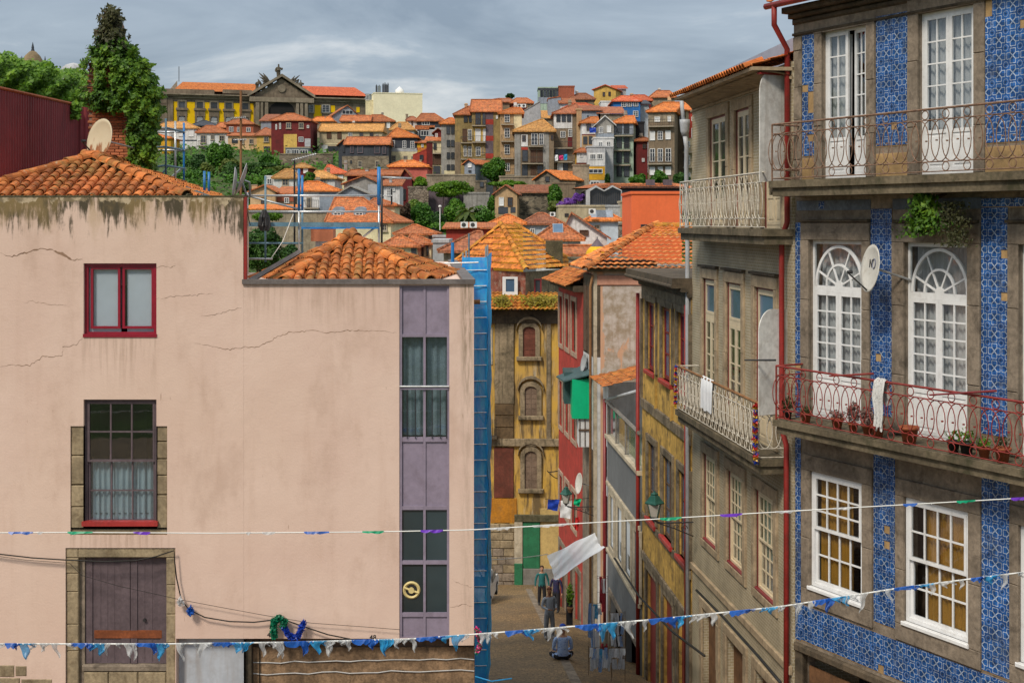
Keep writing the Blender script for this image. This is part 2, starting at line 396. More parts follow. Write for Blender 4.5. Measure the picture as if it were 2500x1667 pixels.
def wall(parent,x0,z0,x1,z1,holes,mat,name='wall',v=0.,rev=.28,D=6.,room=.75,inner='dark interior',skew=0.,e_=.25,back=True):
    """a house body: front face at v with openings that have real reveals and a dim room behind, plus sides, back and top"""
    m=MB()
    for a,c,b,d in cells(x0,z0,x1,z1,holes):m.quad((a,v,c),(b,v,c),(b,v,d),(a,v,d))
    for (a,c,b,d) in holes:
        w0,w1=v,v+rev
        m.quad((a,w0,c),(a,w1,c),(a,w1,d),(a,w0,d));m.quad((b,w0,d),(b,w1,d),(b,w1,c),(b,w0,c))
        m.quad((a,w0,d),(a,w1,d),(b,w1,d),(b,w0,d));m.quad((b,w0,c),(b,w1,c),(a,w1,c),(a,w0,c))
        w2=v+rev+room
        A=(a - e_,w1,c - e_);
        # room behind
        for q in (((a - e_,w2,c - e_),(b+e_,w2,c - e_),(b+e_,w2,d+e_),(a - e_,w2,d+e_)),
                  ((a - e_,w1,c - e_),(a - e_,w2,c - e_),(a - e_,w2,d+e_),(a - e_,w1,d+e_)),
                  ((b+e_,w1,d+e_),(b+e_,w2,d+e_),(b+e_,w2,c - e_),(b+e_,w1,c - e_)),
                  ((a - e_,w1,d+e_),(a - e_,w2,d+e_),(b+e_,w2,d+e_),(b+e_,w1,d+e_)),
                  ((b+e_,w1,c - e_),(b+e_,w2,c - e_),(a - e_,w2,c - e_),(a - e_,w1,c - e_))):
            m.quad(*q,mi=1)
    k=skew*D
    m.quad((x0,v,z0),(x0,v,z1),(x0+k,v+D,z1),(x0+k,v+D,z0));m.quad((x1,v,z1),(x1,v,z0),(x1+k,v+D,z0),(x1+k,v+D,z1))
    if back:m.quad((x0+k,v+D,z0),(x0+k,v+D,z1),(x1+k,v+D,z1),(x1+k,v+D,z0))
    m.quad((x0,v,z1),(x1,v,z1),(x1+k,v+D,z1),(x0+k,v+D,z1))
    return m.build(name,[mat,inner],parent)
def curtain(parent,x0,z0,x1,z1,v,mat,folds=.11,amp=.02,name='curtain'):
    m=MB();n=max(6,int((x1 - x0) /folds*6));top=[];
    ph=random.random() *6
    for i in range(n+1):
        u=x0+(x1 - x0) *i/n;y=v+amp*math.sin(2*math.pi*(u - x0) /folds+ph+.6*math.sin(u*9));y2=v+1.3*amp*math.sin(2*math.pi*(u - x0) /folds+ph+.9*math.sin(u*9+1))
        top.append(((u,y2,z0),(u,y,z1)))
    for a,b in zip(top,top[1:]):m.quad(a[0],b[0],b[1],a[1])
    return m.build(name,mat,parent,True)
_PANE={}
def pane(parent,x0,z0,x1,z1,v,mat):
    key=(round(x1 - x0,3),round(z1 - z0,3),mat)
    if key not in _PANE:
        w_,h_=x1 - x0,z1 - z0;_PANE[key] =MB().box(0,0,0,w_,.006,h_).mesh('pane',mat)
    return link('pane',_PANE[key],parent,(x0,v,z0))
def window(parent,r,leaves,fm,v=.14,fw=.055,st=.05,bar=.022,dp=.055,gm='clear glass',name='window',cur=None,curz=(0,1),curx=(0,1),panes=True):
    """joinery in the opening r = (x0, z0, x1, z1). leaves: (fx0, fz0, fx1, fz1, columns, rows, solid bottom share)"""
    x0,z0,x1,z1=r;m=MB()
    for b in ((x0,z0,x1,z0+fw),(x0,z1 - fw,x1,z1)):m.box(b[0],v,b[1],b[2],v+dp,b[3])
    for b in ((x0,x0+fw),(x1 - fw,x1)):m.box(b[0],v,z0+fw,b[1],v+dp,z1 - fw)
    ix0,ix1,iz0,iz1=x0+fw,x1 - fw,z0+fw,z1 - fw
    ps=[]
    for L in leaves:
        fx0,fz0,fx1,fz1,nc,nr,sol=L[:7];dv=L[7] if len(L) > 7 else 0.
        a,b=ix0+(ix1 - ix0) *fx0+.002,ix0+(ix1 - ix0) *fx1 - .002;c,d=iz0+(iz1 - iz0) *fz0+.002,iz0+(iz1 - iz0) *fz1 - .002
        vv=v - .008+dv;c0=c
        if sol:
            c=c+(d - c) *sol
            m.box(a,vv,c0,b,vv+dp*.8,c0+st);m.box(a,vv,c0+st,a+st,vv+dp*.8,c);m.box(b - st,vv,c0+st,b,vv+dp*.8,c);m.box(a+st,vv+.015,c0+st,b - st,vv+.03,c)
            g_=min(.05,(b - a) *.12);m.box(a+st+g_,vv+.004,c0+st+g_,b - st - g_,vv+.02,c - g_)
        m.box(a,vv,c,b,vv+dp*.8,c+st);m.box(a,vv,d - st,b,vv+dp*.8,d);m.box(a,vv,c+st,a+st,vv+dp*.8,d - st);m.box(b - st,vv,c+st,b,vv+dp*.8,d - st)
        ga,gb,gc,gd=a+st,b - st,c+st,d - st
        cw,ch=(gb - ga) /nc,(gd - gc) /nr
        for i in range(1,nc):m.box(ga+i*cw - bar/2,vv+.006,gc,ga+i*cw+bar/2,vv+.035,gd)
        for j in range(1,nr):
            for i in range(nc):
                m.box(ga+i*cw+(bar/2 if i else 0),vv+.008,gc+j*ch - bar/2,ga+(i+1) *cw - (bar/2 if i < nc - 1 else 0),vv+.033,gc+j*ch+bar/2)
        for i in range(nc):
            for j in range(nr):ps.append((ga+i*cw,gc+j*ch,ga+(i+1) *cw,gc+(j+1) *ch,vv+.02))
    f=m.build(name,fm,parent)
    if panes:
        for a,c,b,d,vv in ps:pane(f,a,c,b,d,vv,gm)
    if cur:
        w_,h_=ix1 - ix0,iz1 - iz0
        curtain(f,ix0+w_*curx[0],iz0+h_*curz[0],ix0+w_*curx[1],iz0+h_*curz[1],v+dp+.07,cur)
    return f
def block(parent,name,x0,z0,x1,z1,v0,v1,mat,ch=.012):
    """a dressed stone with chamfered front arrises"""
    m=MB();c=min(ch,(x1 - x0) /3,(z1 - z0) /3)
    vs=[(x0,v0+c,z0),(x1,v0+c,z0),(x1,v0+c,z1),(x0,v0+c,z1),(x0+c,v0,z0+c),(x1 - c,v0,z0+c),(x1 - c,v0,z1 - c),(x0+c,v0,z1 - c),(x0,v1,z0),(x1,v1,z0),(x1,v1,z1),(x0,v1,z1)]
    m.add(vs,[(4,5,6,7),(0,1,5,4),(1,2,6,5),(2,3,7,6),(3,0,4,7),(8,9,1,0),(9,10,2,1),(10,11,3,2),(11,8,0,3)])
    return m.build(name,mat,parent)
def surround(parent,r,wl,wr,wt,wb,mat,v0=-.05,v1=.02,nj=3,jit=.012,rng=None):
    """stone architrave round the opening r: lintel, sill and jamb stones, each its own piece"""
    x0,z0,x1,z1=r;g=.006
    if wt:block(parent,'lintel',x0 - wl,z1,x1+wr,z1+wt,v0,v1,mat)
    if wb:block(parent,'sill',x0 - wl,z0 - wb,x1+wr,z0,v0,v1,mat)
    for side,w_ in ((0,wl),(1,wr)):
        if not w_:continue
        cuts=[0] +[(k+random.uniform(-.18,.18)) /nj for k in range(1,nj)] +[1]
        for a,b in zip(cuts,cuts[1:]):
            za,zb_=z0+(z1 - z0) *a+g/2,z0+(z1 - z0) *b - g/2
            dv=random.uniform(-jit,jit) *.6
            if side == 0:block(parent,'jamb_stone',x0 - w_,za,x0,zb_,v0+dv,v1,mat)
            else:block(parent,'jamb_stone',x1,za,x1+w_,zb_,v0+dv,v1,mat)
def oval_mesh(w_,h_,r,mat,n=18,k=4):
    return MB().tube([(w_/2*math.cos(2*math.pi*i/n),0,h_/2*math.sin(2*math.pi*i/n)) for i in range(n)],r,k,closed=True).mesh('baluster',mat,True)
def railing(parent,u0,u1,z,H,v,mat,period=.23,ow=.38,r=.011,ends=(True,False),vw=-.02,ring=.16,every=2,lean=0.):
    """wrought-iron balcony front: handrail, two middle rails, bottom rail, interlaced ovals, small rings above and below"""
    za,zb_,zc_,zd=z+.045,z+.045+ring,z+H - ring - .02,z+H
    for k,zz in enumerate((za,zb_,zc_)):MB().tube([(u0,v,zz),(u1,v,zz)],r*.9,5).build('rail',mat,parent)
    MB().tube([(u0,v,zd),(u1,v,zd)],r*1.9,6).build('handrail',mat,parent)
    MB().tube([(u0,v,z),(u0,v,zd)],r*1.6,6).build('post',mat,parent)
    om=oval_mesh(ow,zc_ - zb_,r,mat);rm=oval_mesh(ring*.92,ring*.92,r*.9,mat,14)
    cm=MB().lathe([(r*1.9,-.012),(r*1.9,.012)],n=6).mesh('collar',mat)
    n=int((u1 - u0) /period)
    for i in range(n):
        u=u0+ow/2+i*period
        if u+ow/2 > u1+.05:break
        link('baluster',om,parent,(u,v+(.006 if i % 2 else -.006),(zb_+zc_) /2))
        link('collar',cm,parent,(u+period/2 - ow/2+.005,v,(zb_+zc_) /2+random.uniform(-.01,.01)))
        if i % every == 0:
            link('ring',rm,parent,(u+period/2,v,(za+zb_) /2));link('ring',rm,parent,(u+period/2,v,(zc_+zd) /2 - .005))
    for flag,ue in ((ends[0],u0),(ends[1],u1)):
        if not flag:continue
        for zz,rr in ((za,r*.9),(zb_,r*.9),(zc_,r*.9),(zd,r*1.9)):MB().tube([(ue,v,zz),(ue,vw,zz)],rr,5).build('rail',mat,parent)
        nn_=max(2,int(abs(v - vw) /period))
        for i in range(nn_):
            o=link('baluster',om,parent,(ue,v+(vw - v) *(i+.5) /nn_,(zb_+zc_) /2));o.rotation_euler=(0,0,R(90));
def pipe(parent,pts,r,mat,name='downpipe',n=8):
    m=MB().tube(pts,r,n);o=m.build(name,mat,parent,True);return o
def croof(parent,A,B,C,D,mat,pitch=.23,row=.34,amp=.035,step=.03,name='roof_slope',stuff=True,ns=4):
    """tiled slope: A-B is the eave, D above A and C above B on the ridge or hip; real channels and stepped courses"""
    A,B,C,D=map(Vector,(A,B,C,D));e=(B - A);Wd=e.length;e=e/Wd
    nrm=e.cross(((D+C) /2 - (A+B) /2)).normalized()
    if nrm.z < 0:nrm=-nrm
    s=nrm.cross(e).normalized()
    if s.dot((C+D) /2 - (A+B) /2) < 0:s=-s
    ud,sd,uc,sc_=(D - A).dot(e),(D - A).dot(s),(C - A).dot(e),(C - A).dot(s)
    def lim(u):
        L=1e9
        if ud > 1e-4 and u < ud:L=min(L,u/ud*sd)
        if uc < Wd - 1e-4 and u > uc:L=min(L,(Wd - u) /(Wd - uc) *sc_)
        t=(u - ud) /max(uc - ud,1e-6);top=sd+(sc_ - sd) *min(max(t,0),1)
        return min(L,top)
    umin,umax=min(0,ud),max(Wd,uc)
    N=max(2,int((umax - umin) /pitch*ns));m=MB();idx=0
    prof=[amp*(.5+.5*math.cos(2*math.pi*k/ns)) for k in range(ns)]
    us=[umin+(umax - umin) *i/N for i in range(N+1)]
    rowsN=int(max(sd,sc_) /row) +2
    rj=[[random.uniform(-.012,.012) for _ in range(rowsN)] for _ in range(N+1)]
    def lo(u):      # lower limit outside the eave span (slanted sides)
        if u < 0:return u/ud*sd if ud < 0 else 0
        if u > Wd:return (u - Wd) /(uc - Wd) *sc_ if uc > Wd else 0
        return 0
    for i in range(N):
        L=lim((us[i] +us[i+1]) /2);l0=lo((us[i] +us[i+1]) /2)
        for rr in range(rowsN):
            a=max(rr*row,l0);b=min((rr+1) *row,L)
            if b - a < .02:continue
            ja=rj[i // ns][rr]
            h0,h1=prof[i % ns],prof[(i+1) % ns]
            fa=1 - (a - rr*row) /row;fb=1 - (b - rr*row) /row
            p=[A+e*us[i] +s*(a+ja) +nrm*(h0+step*fa),A+e*us[i+1] +s*(a+ja) +nrm*(h1+step*fa),
                 A+e*us[i+1] +s*b+nrm*(h1+step*fb),A+e*us[i] +s*b+nrm*(h0+step*fb)]
            lo_=[p[0] - nrm*(.03),p[1] - nrm*(.03)]
            m.add(p+lo_,[(0,1,2,3),(4,5,1,0)])
    o=m.build(name,mat,parent)
    if stuff:o['kind'] ='stuff'
    return o
_TILE={}
def tile_mesh(r0,r1,L,mat,key,th=.014,n=7):
    if key in _TILE:return _TILE[key]
    m=MB();vs=[]
    for (r,y) in ((r0,0),(r1,L)):
        for rr in (r,r - th):
            for k in range(n+1):
                a=math.pi*k/n;vs.append((-rr*math.cos(a),y,rr*math.sin(a)))
    q=n+1;fs=[]
    for k in range(n):
        fs.append((k,k+1,2*q+k+1,2*q+k));fs.append((q+k+1,q+k,3*q+k,3*q+k+1));fs.append((k+1,k,q+k,q+k+1))
    m.add(vs,fs);_TILE[key] =m.mesh('roof_tile',mat,False);return _TILE[key]
def place_tile(parent,me,p,d,nrm,name='roof_tile',jit=.02):
    d=Vector(d).normalized();nrm=Vector(nrm).normalized();x=d.cross(nrm).normalized();nrm=x.cross(d)
    Mx=Matrix((x,d,nrm)).transposed().to_3x3();q=Mx.to_euler()
    o=link(name,me,parent,p);o.rotation_euler=(q.x+random.uniform(-jit,jit),q.y+random.uniform(-jit,jit),q.z+random.uniform(-jit,jit));return o
def hip_tiles(parent,a,b,mat,key,r=.115,L=.36,jit=.035,name='ridge_tile'):
    a,b=Vector(a),Vector(b);d=b - a;n=max(1,int(d.length/L));d.normalize();me=tile_mesh(r,r*.84,L*1.22,mat,key,.018,8)
    for i in range(n+1):
        if i*L > (b - a).length - .05:break
        place_tile(parent,me,a+d*(i*L) +Vector((0,0,-.03+random.uniform(-.008,.012))),d+Vector((0,0,-.02)),Vector((0,0,1)),name,jit)
def leafmesh(name,pts,nrms,size,mat,parent=None,fold=.0,asp=.75):
    """many small leaf-shaped faces"""
    pts=np.asarray(pts,float);n=len(pts);nr=np.asarray(nrms,float) +RNG.normal(0,.55,(n,3));nr /= np.linalg.norm(nr,axis=1)[:,None] +1e-9
    t=RNG.normal(0,1,(n,3));t -= (t*nr).sum(1)[:,None] *nr;t /= np.linalg.norm(t,axis=1)[:,None] +1e-9
    b=np.cross(nr,t);s=size*RNG.uniform(.6,1.35,n)[:,None]
    v=np.empty((n,4,3));v[:,0] =pts - t*s*.55;v[:,1] =pts+b*s*asp*.42 - nr*s*.08;v[:,2] =pts+t*s*.6;v[:,3] =pts - b*s*asp*.42 - nr*s*.08
    me=bpy.data.meshes.new(name);me.vertices.add(4*n);me.vertices.foreach_set('co',v.ravel());me.loops.add(4*n);me.loops.foreach_set('vertex_index',np.arange(4*n,dtype=np.int32))
    me.polygons.add(n);me.polygons.foreach_set('loop_start',np.arange(0,4*n,4,dtype=np.int32));
    me.materials.append(MATS[mat] if isinstance(mat,str) else mat);me.update(calc_edges=True)
    return link(name,me,parent)
def blob_pts(c,r,n,shell=.55):
    d=RNG.normal(0,1,(n,3));d /= np.linalg.norm(d,axis=1)[:,None]
    rad=(shell+(1 - shell) *RNG.random(n) ** .6)[:,None]
    return np.array(c) +d*np.array(r) *rad,d
def crown_pts(c,r,n,k=14,sub=.42):
    P_,N_=[],[]
    for i in range(k):
        d=RNG.normal(0,1,3);d /= np.linalg.norm(d);q=np.array(c) +d*np.array(r) *(.35+.4*RNG.random());s=sub*(.7+.6*RNG.random())
        p,nn_=blob_pts(q,np.array(r) *s,n // k,.6);P_.append(p);N_.append(nn_)
    return np.concatenate(P_),np.concatenate(N_)
# ------------------------------------------------------------------ setting: terrain and street
m=MB();ys=[-400,-150,-5,36,74,112,140,165,190,210,235,262,290,330,380,430,600,1500,6000];xs=[-3000,-800,-300,-150,-80,-40,-15,0,15,40,80,150,300,800,3000]
for y in ys:
    for x in xs:m.v.append((x,y,terr(y) +(0 if abs(x) < 60 or y < 120 else .8*math.sin(x*.07+y*.03)) - (.5 if y <= 74 else 0)))
nx=len(xs)
for j in range(len(ys) - 1):
    for i in range(nx - 1):m.f.append((j*nx+i,j*nx+i+1,(j+1) *nx+i+1,(j+1) *nx+i));m.m.append(0)
P('earth',(.06,.09,.025),.95,.4,.08,(.09,.07,.045),.6,0,.3,2)
tag(m.build('hillside_ground','earth'),kind='structure')
def cobblem():
    m,t,b=_new('cobbles');b.inputs['Roughness'].default_value=.7
    oc=objco(t);v=nd(t,'ShaderNodeTexVoronoi');v.inputs['Scale'].default_value=8.5;t.links.new(oc,v.inputs['Vector'])
    v2=nd(t,'ShaderNodeTexVoronoi',feature='DISTANCE_TO_EDGE');v2.inputs['Scale'].default_value=8.5;t.links.new(oc,v2.inputs['Vector'])
    k=mrange(t,nd_sep(t,v.outputs['Color']),0,1,.75,1.2)
    base=mixc(t,mrange(t,noise(t,oc,.35,5,.6),.35,.65),(.26,.165,.07),(.175,.115,.055))
    s=nd(t,'ShaderNodeVectorMath',operation='SCALE');t.links.new(base,s.inputs[0]);t.links.new(k,s.inputs['Scale'])
    ed=mrange(t,v2.outputs[0],.01,.09);out=mixc(t,ed,(.045,.032,.02),s.outputs[0])
    t.links.new(out,b.inputs['Base Color']);bumpn(t,b,ed,.5,.02)
cobblem()
m=MB();NY=24
for j in range(NY+1):
    y=8+(78 - 8) *j/NY
    for x in (-22,-3,1,1.7,4.5,12):m.v.append((x,y,street_z(y,min(x,6))))
for j in range(NY):
    for i in range(5):m.f.append((j*6+i,j*6+i+1,j*6+i+7,j*6+i+6));m.m.append(0)
tag(m.build('street','cobbles'),kind='structure')
m=MB()
for j in range(40):
    y=28+j*1.0;x=1.62 - (y - 40) *.028;m.add([(x - .14,y,street_z(y) +.006),(x+.14,y,street_z(y) +.006),(x+.112,y+.97,street_z(y+.97) +.006),(x - .168,y+.97,street_z(y+.97) +.006)],[(0,1,2,3)])
tag(m.build('drain_channel','granite'),kind='structure')
# ------------------------------------------------------------------ the pink house on the left
PY=25.0
pk=Fac('pink_house','plain pink rendered house with purple window strip filling the left foreground','house',((-120 - CX) /F*PY,PY),0,-11.2)
pu=pk.u
def pz(py,v=0.):return pk.P(CX,py,v)[1]
def pr(x0,x1,yt,yb):return (pu(x0),pz(yb),pu(x1),pz(yt))
def pinkmat():
    m,t,b=_new('pink stained');b.inputs['Roughness'].default_value=.86;b.inputs['Specular IOR Level'].default_value=.2
    oc=objco(t);sp=nd(t,'ShaderNodeSeparateXYZ');t.links.new(oc,sp.inputs[0]);X,Z=sp.outputs[0],sp.outputs[2]
    out=mixc(t,mrange(t,noise(t,oc,.45,5,.6),.3,.7),(.61,.445,.372),(.67,.51,.43))
    out=mixc(t,mth(t,'MULTIPLY',mrange(t,noise(t,oc,.17,3,.5),.4,.65),.5),out,(.62,.465,.37))
    out=mixc(t,mth(t,'MULTIPLY',mrange(t,noise(t,mapping(t,oc,(1,1,.6),(7,0,3)),.8,6,.68),.50,.68),.5),out,(.47,.33,.26))
    out=mixc(t,mth(t,'MULTIPLY',mrange(t,noise(t,mapping(t,oc,(2.2,1,.25)),1.3,5,.65),.5,.75),.22),out,(.42,.27,.19))
    out=mixc(t,mth(t,'MULTIPLY',mrange(t,noise(t,oc,2.3,6,.7),.6,.72),.25),out,(.5,.33,.26))
    zt=pz(480)
    top=mrange(t,Z,zt - 1.25,zt+.05)
    st=mth(t,'ADD',mth(t,'MULTIPLY',noise(t,mapping(t,oc,(3.4,1,.40)),2.1,8,.72,.4),.62),mth(t,'MULTIPLY',noise(t,mapping(t,oc,(.55,1,.7),(2.2,0,0)),1.6,5,.6),.38))
    grime=mrange(t,mth(t,'ADD',st,mth(t,'MULTIPLY',top,.25)),.63,.74)
    out=mixc(t,mth(t,'MULTIPLY',grime,mrange(t,top,.0,.25)),out,(.075,.062,.04))
    och=mrange(t,mth(t,'ADD',noise(t,mapping(t,oc,(1.4,1,.5)),1.1,5,.6),mth(t,'MULTIPLY',top,.22)),.60,.74)
    out=mixc(t,mth(t,'MULTIPLY',mth(t,'MULTIPLY',och,top),.55),out,(.33,.23,.10))
    # flaked band along the very top
    fl=mrange(t,mth(t,'ADD',noise(t,oc,3.2,6,.65),mrange(t,Z,zt - .24,zt,-.05,.17)),.60,.63)
    out=mixc(t,mth(t,'MULTIPLY',fl,mrange(t,Z,zt - .3,zt - .2)),out,mixc(t,mrange(t,noise(t,oc,6,4),.4,.6),(.46,.37,.25),(.20,.155,.095)))
    # run-off stain down the right corner
    xr=pu(1140);cor=mrange(t,mth(t,'ABSOLUTE',mth(t,'SUBTRACT',X,xr)),.16,.02)
    cs=mth(t,'MULTIPLY',mth(t,'MULTIPLY',cor,mrange(t,noise(t,mapping(t,oc,(5,1,.5)),2.2,6,.7),.38,.62)),mrange(t,Z,pz(1120),pz(720),.25,1.))
    out=mixc(t,mth(t,'MULTIPLY',cs,.8),out,(.13,.10,.05))
    sk=mrange(t,noise(t,mapping(t,oc,(9,1,1.6),(3,0,1)),1.2,3,.5),.72,.76)
    out=mixc(t,mth(t,'MULTIPLY',sk,.55),out,(.24,.14,.085))
    # drip marks below the sills and the lead gutter
    drip=noise(t,mapping(t,oc,(9,1,.5),(1,0,4)),1.4,5,.65)
    for x0,x1,y0,y1,k_ in ((204,382,822,985,.45),(172,408,1306,1420,.4),(600,975,693,830,.35),(975,1157,693,760,.35)):
        mx0=mth(t,'MULTIPLY',mrange(t,X,pu(x0) - .1,pu(x0) +.05),mrange(t,X,pu(x1) +.1,pu(x1) - .05));mz0=mth(t,'MULTIPLY',mrange(t,Z,pz(y1),pz(y0)),mrange(t,Z,pz(y0) +.01,pz(y0)))
        out=mixc(t,mth(t,'MULTIPLY',mth(t,'MULTIPLY',mth(t,'MULTIPLY',mx0,mz0),mrange(t,drip,.42,.66)),k_),out,(.30,.20,.14))
    t.links.new(out,b.inputs['Base Color'])
    bumpn(t,b,mth(t,'ADD',noise(t,oc,26,4,.6),mth(t,'MULTIPLY',noise(t,oc,1.5,3),3.5)),.3,.014)
pinkmat()
RT=pk.root
w1=pr(204,382,643,820);w2=pr(204,382,975,1290);w2l=pr(172,204,1040,1290);w2r=pr(382,408,1040,1290);w2b=pr(172,408,1290,1306)
dr=(pu(160),0,pu(428),pz(1337));rec=(pu(430),0,pu(595),pz(1558))
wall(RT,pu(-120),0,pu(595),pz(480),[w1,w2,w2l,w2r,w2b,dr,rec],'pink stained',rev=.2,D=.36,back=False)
MB().box(pu(-120),1.3,0,pu(590),7,pz(700)).build('house_body','pink stained',RT)
MB().box(pu(-120),.5,pz(700),pu(440),6.5,pz(500)).build('attic_body','pink stained',RT)
strip=pr(975,1097,697,1558)
wall(RT,pu(595) +.002,pz(1558),pu(1157),pz(690),[strip],'pink stained',rev=.16,D=13,skew=-.07,e_=0.)
block(RT,'fascia',pu(1097),pz(1575),pu(1157),pz(1558),0,.5,'pink stained',.004)
# cracks in the render
P('crack',(.27,.17,.115),.95,.3,bump=0)
def crack(pts,w0,wid=None):
    m=MB();pp=[]
    for (a,b) in zip(pts,pts[1:]):
        n=max(3,int(math.hypot(b[0] - a[0],b[1] - a[1]) /5))
        for i in range(n):
            t_=i/n;pp.append((a[0] +(b[0] - a[0]) *t_+random.uniform(-1.5,1.5),a[1] +(b[1] - a[1]) *t_+random.uniform(-2.2,2.2)))
    pp.append(pts[-1]);N=len(pp);L,U=[],[]
    for i,(x,y) in enumerate(pp):
        w_=.8*w0*random.uniform(.35,1.2) *min(1,4*i/N+.2,4*(N - 1 - i) /N+.2)
        if wid and wid[0] < x < wid[1]:w_ *= wid[2]
        U.append((pu(x),-.0022,pz(y - w_/2)));L.append((pu(x+.3),-.0022,pz(y+w_/2)))
    for i in range(N - 1):m.quad(L[i],L[i+1],U[i+1],U[i])
    m.build('crack','crack',RT)
crack([(0,619),(25,627),(65,617),(104,606),(132,612),(157,623),(177,634),(202,633)],4.2,(132,172,2.3))
crack([(0,897),(27,892),(74,892),(104,870),(151,870),(153,848),(185,841),(202,825)],2.0)
crack([(470,836),(533,848),(561,853),(603,846),(632,847),(679,821),(711,810),(770,807),(791,814),(840,807),(911,807),(970,812)],2.0)
crack([(382,655),(400,648),(415,654),(428,648)],1.6);crack([(382,730),(410,725),(460,722),(520,716)],1.3);crack([(490,772),(540,765),(590,750)],1.3)
crack([(1100,1483),(1130,1475),(1155,1478)],1.6);crack([(1105,1413),(1130,1428),(1152,1432)],1.3);crack([(60,740),(75,735),(120,742),(170,748)],1.2)
# the crimson window
f=window(RT,w1,[(0.03,0.05,.485,1,1,1,0,.02),(.515,.05,1,1,1,1,0,.02)],'crimson paint',v=.07,fw=.07,st=.045,gm='clear glass')
for a,b in ((212,290),(305,376)):MB().box(pu(a),.155,pz(815),pu(b),.16,pz(650)).build('blind','blind white',f)
MB().box(pu(203),-.02,pz(823),pu(383),.07,pz(815)).build('sill','crimson paint',f)
# the sash window with stone jambs
f=window(RT,w2[:1] +(pz(1283),) +w2[2:],[(0,.5,1,1,3,2,0),(0,0,1,.52,3,2,0,.045)],'mauve wood',v=.08,fw=.05,st=.04,bar=.03,gm='dim glass',cur='curtain pale blue',curz=(0,.5))
MB().box(pu(201),-.05,pz(1283),pu(386),.1,pz(1272)).build('sill','red paint',f)
for a,b,c,d in ((172,204,1040,1112),(172,204,1113,1183),(172,204,1185,1237),(172,204,1238,1290),(382,408,1040,1078),(382,408,1079,1120),(382,408,1121,1160),(382,408,1161,1208),(382,408,1209,1290),(174,408,1291,1306)):
    block(f,'jamb_stone',pu(a),pz(d) +.003,pu(b),pz(c) - .003,.015+random.uniform(0,.015),.2,'warm granite',.015)
# the shuttered doorway in its stone frame
x0,x1=pu(202),pu(404)
d_=MB()
d_.box(x0,.17,pz(1625),x1,.2,pz(1362));
for a,b in ((202,220),(290,312),(313,330),(386,404)):d_.box(pu(a) +.004,.15,pz(1625),pu(b) - .004,.17,pz(1362))
dd=d_.build('door','mauve wood',RT);P('rust board',(.24,.07,.025),.8,.3,3,(.12,.04,.02),.6,.4)
for k,px in enumerate((238,255,272,346,365)):MB().box(pu(px),.164,pz(1620),pu(px) +.012,.172,pz(1366)).build('bead','mauve wood',dd)
MB().box(pu(224),.145,pz(1563),pu(390),.168,pz(1544)).build('cross_board','rust board',dd)
MB().tube([(pu(348),.12,pz(1518)),(pu(348),.16,pz(1518))],.03,8).build('knob','black metal',dd)
block(dd,'threshold',pu(198),pz(1640),pu(408),pz(1626),.04,.3,'granite')
ys_=[1362,1400,1445,1525,1590,1680]
for a,b in zip(ys_,ys_[1:]):
    block(dd,'jamb_stone',pu(160),pz(b) +.003,pu(190),pz(a) - .003,.02+random.uniform(0,.02),.2,'warm granite',.015)
for a,b in zip([1362,1428,1500,1570,1680],[1428,1500,1570,1680]):block(dd,'jamb_stone',pu(405),pz(b) +.003,pu(428),pz(a) - .003,.02+random.uniform(0,.02),.2,'warm granite',.015)
MB().box(pu(190),.12,pz(1680),pu(202),.2,pz(1362)).build('reveal','granite',dd)
for a,b in ((160,190),(190,428)):block(dd,'lintel',pu(a) +.002,pz(1361),pu(b) - .002,pz(1339),.02,.2,'warm granite',.012)
for a,b in ((202,262),(263,334),(335,404)):
    block(dd,'plinth_stone',pu(a) +.002,pz(1760),pu(b) - .002,pz(1642),.05,.2,'warm granite',.02)
# exposed footing stones left of the door
for a,b,c,d in ((-10,36,1622,1652),(37,66,1624,1650),(-10,50,1653,1690),(51,128,1656,1690)):
    block(RT,'footing_stone',pu(a),pz(d),pu(b),pz(c),-.012,.1,'warm granite',.02)
# the purple strip
z=pz
def pbox(m,x0,x1,yt,yb,v0,v1):m.box(pu(x0),v0,z(yb),pu(x1),v1,z(yt))
fr=MB()
pbox(fr,975,981,697,1558,.02,.14);pbox(fr,1091,1097,697,1558,.02,.14);pbox(fr,1033,1039,697,1558,.035,.14)
for a,b in ((697,700),(816,823),(1068,1079),(1236,1245),(1369,1378),(1496,1506),(1555,1558)):
    pbox(fr,981,1033,a,b,.03,.14);pbox(fr,1039,1091,a,b,.03,.14)
st_=fr.build('window_strip','mauve paint',RT)
for a,b in ((700,816),(1079,1236),(1506,1555)):
    for c,d in ((981,1033),(1039,1091)):MB().box(pu(c),.06,z(b),pu(d),.1,z(a)).build('panel','mauve paint',st_)
pane_mat('teal glass',(.022,.036,.042),.06)
for a,b,gm_ in ((823,1068,'dim glass'),(1245,1369,'teal glass'),(1378,1496,'teal glass')):
    for c,d in ((981,1033),(1039,1091)):MB().box(pu(c),.07,z(b),pu(d),.078,z(a)).build('pane',gm_,st_)
P('curtain slate',(.26,.33,.38),.9,.2,3,bump=0)
for c,d in ((983,1032),(1040,1090)):curtain(st_,pu(c),z(1066),pu(d),z(825),.2,'curtain slate',.16,.02)
MB().box(pu(1040),.2,z(1450),pu(1090),.21,z(1378)).build('blind','curtain slate',st_)
MB().tube([(pu(976),-.01,z(943)),(pu(1096),-.01,z(943))],.018,8).build('handrail','steel tube',st_)
MB().box(pu(978),.0,z(951),pu(1095),.025,z(947)).build('rail','mauve paint',st_)
for px in (994,1014,1055,1075,1090):MB().box(pu(px) - .008,.0,z(1070),pu(px) +.008,.016,z(951)).build('baluster','black metal',st_)
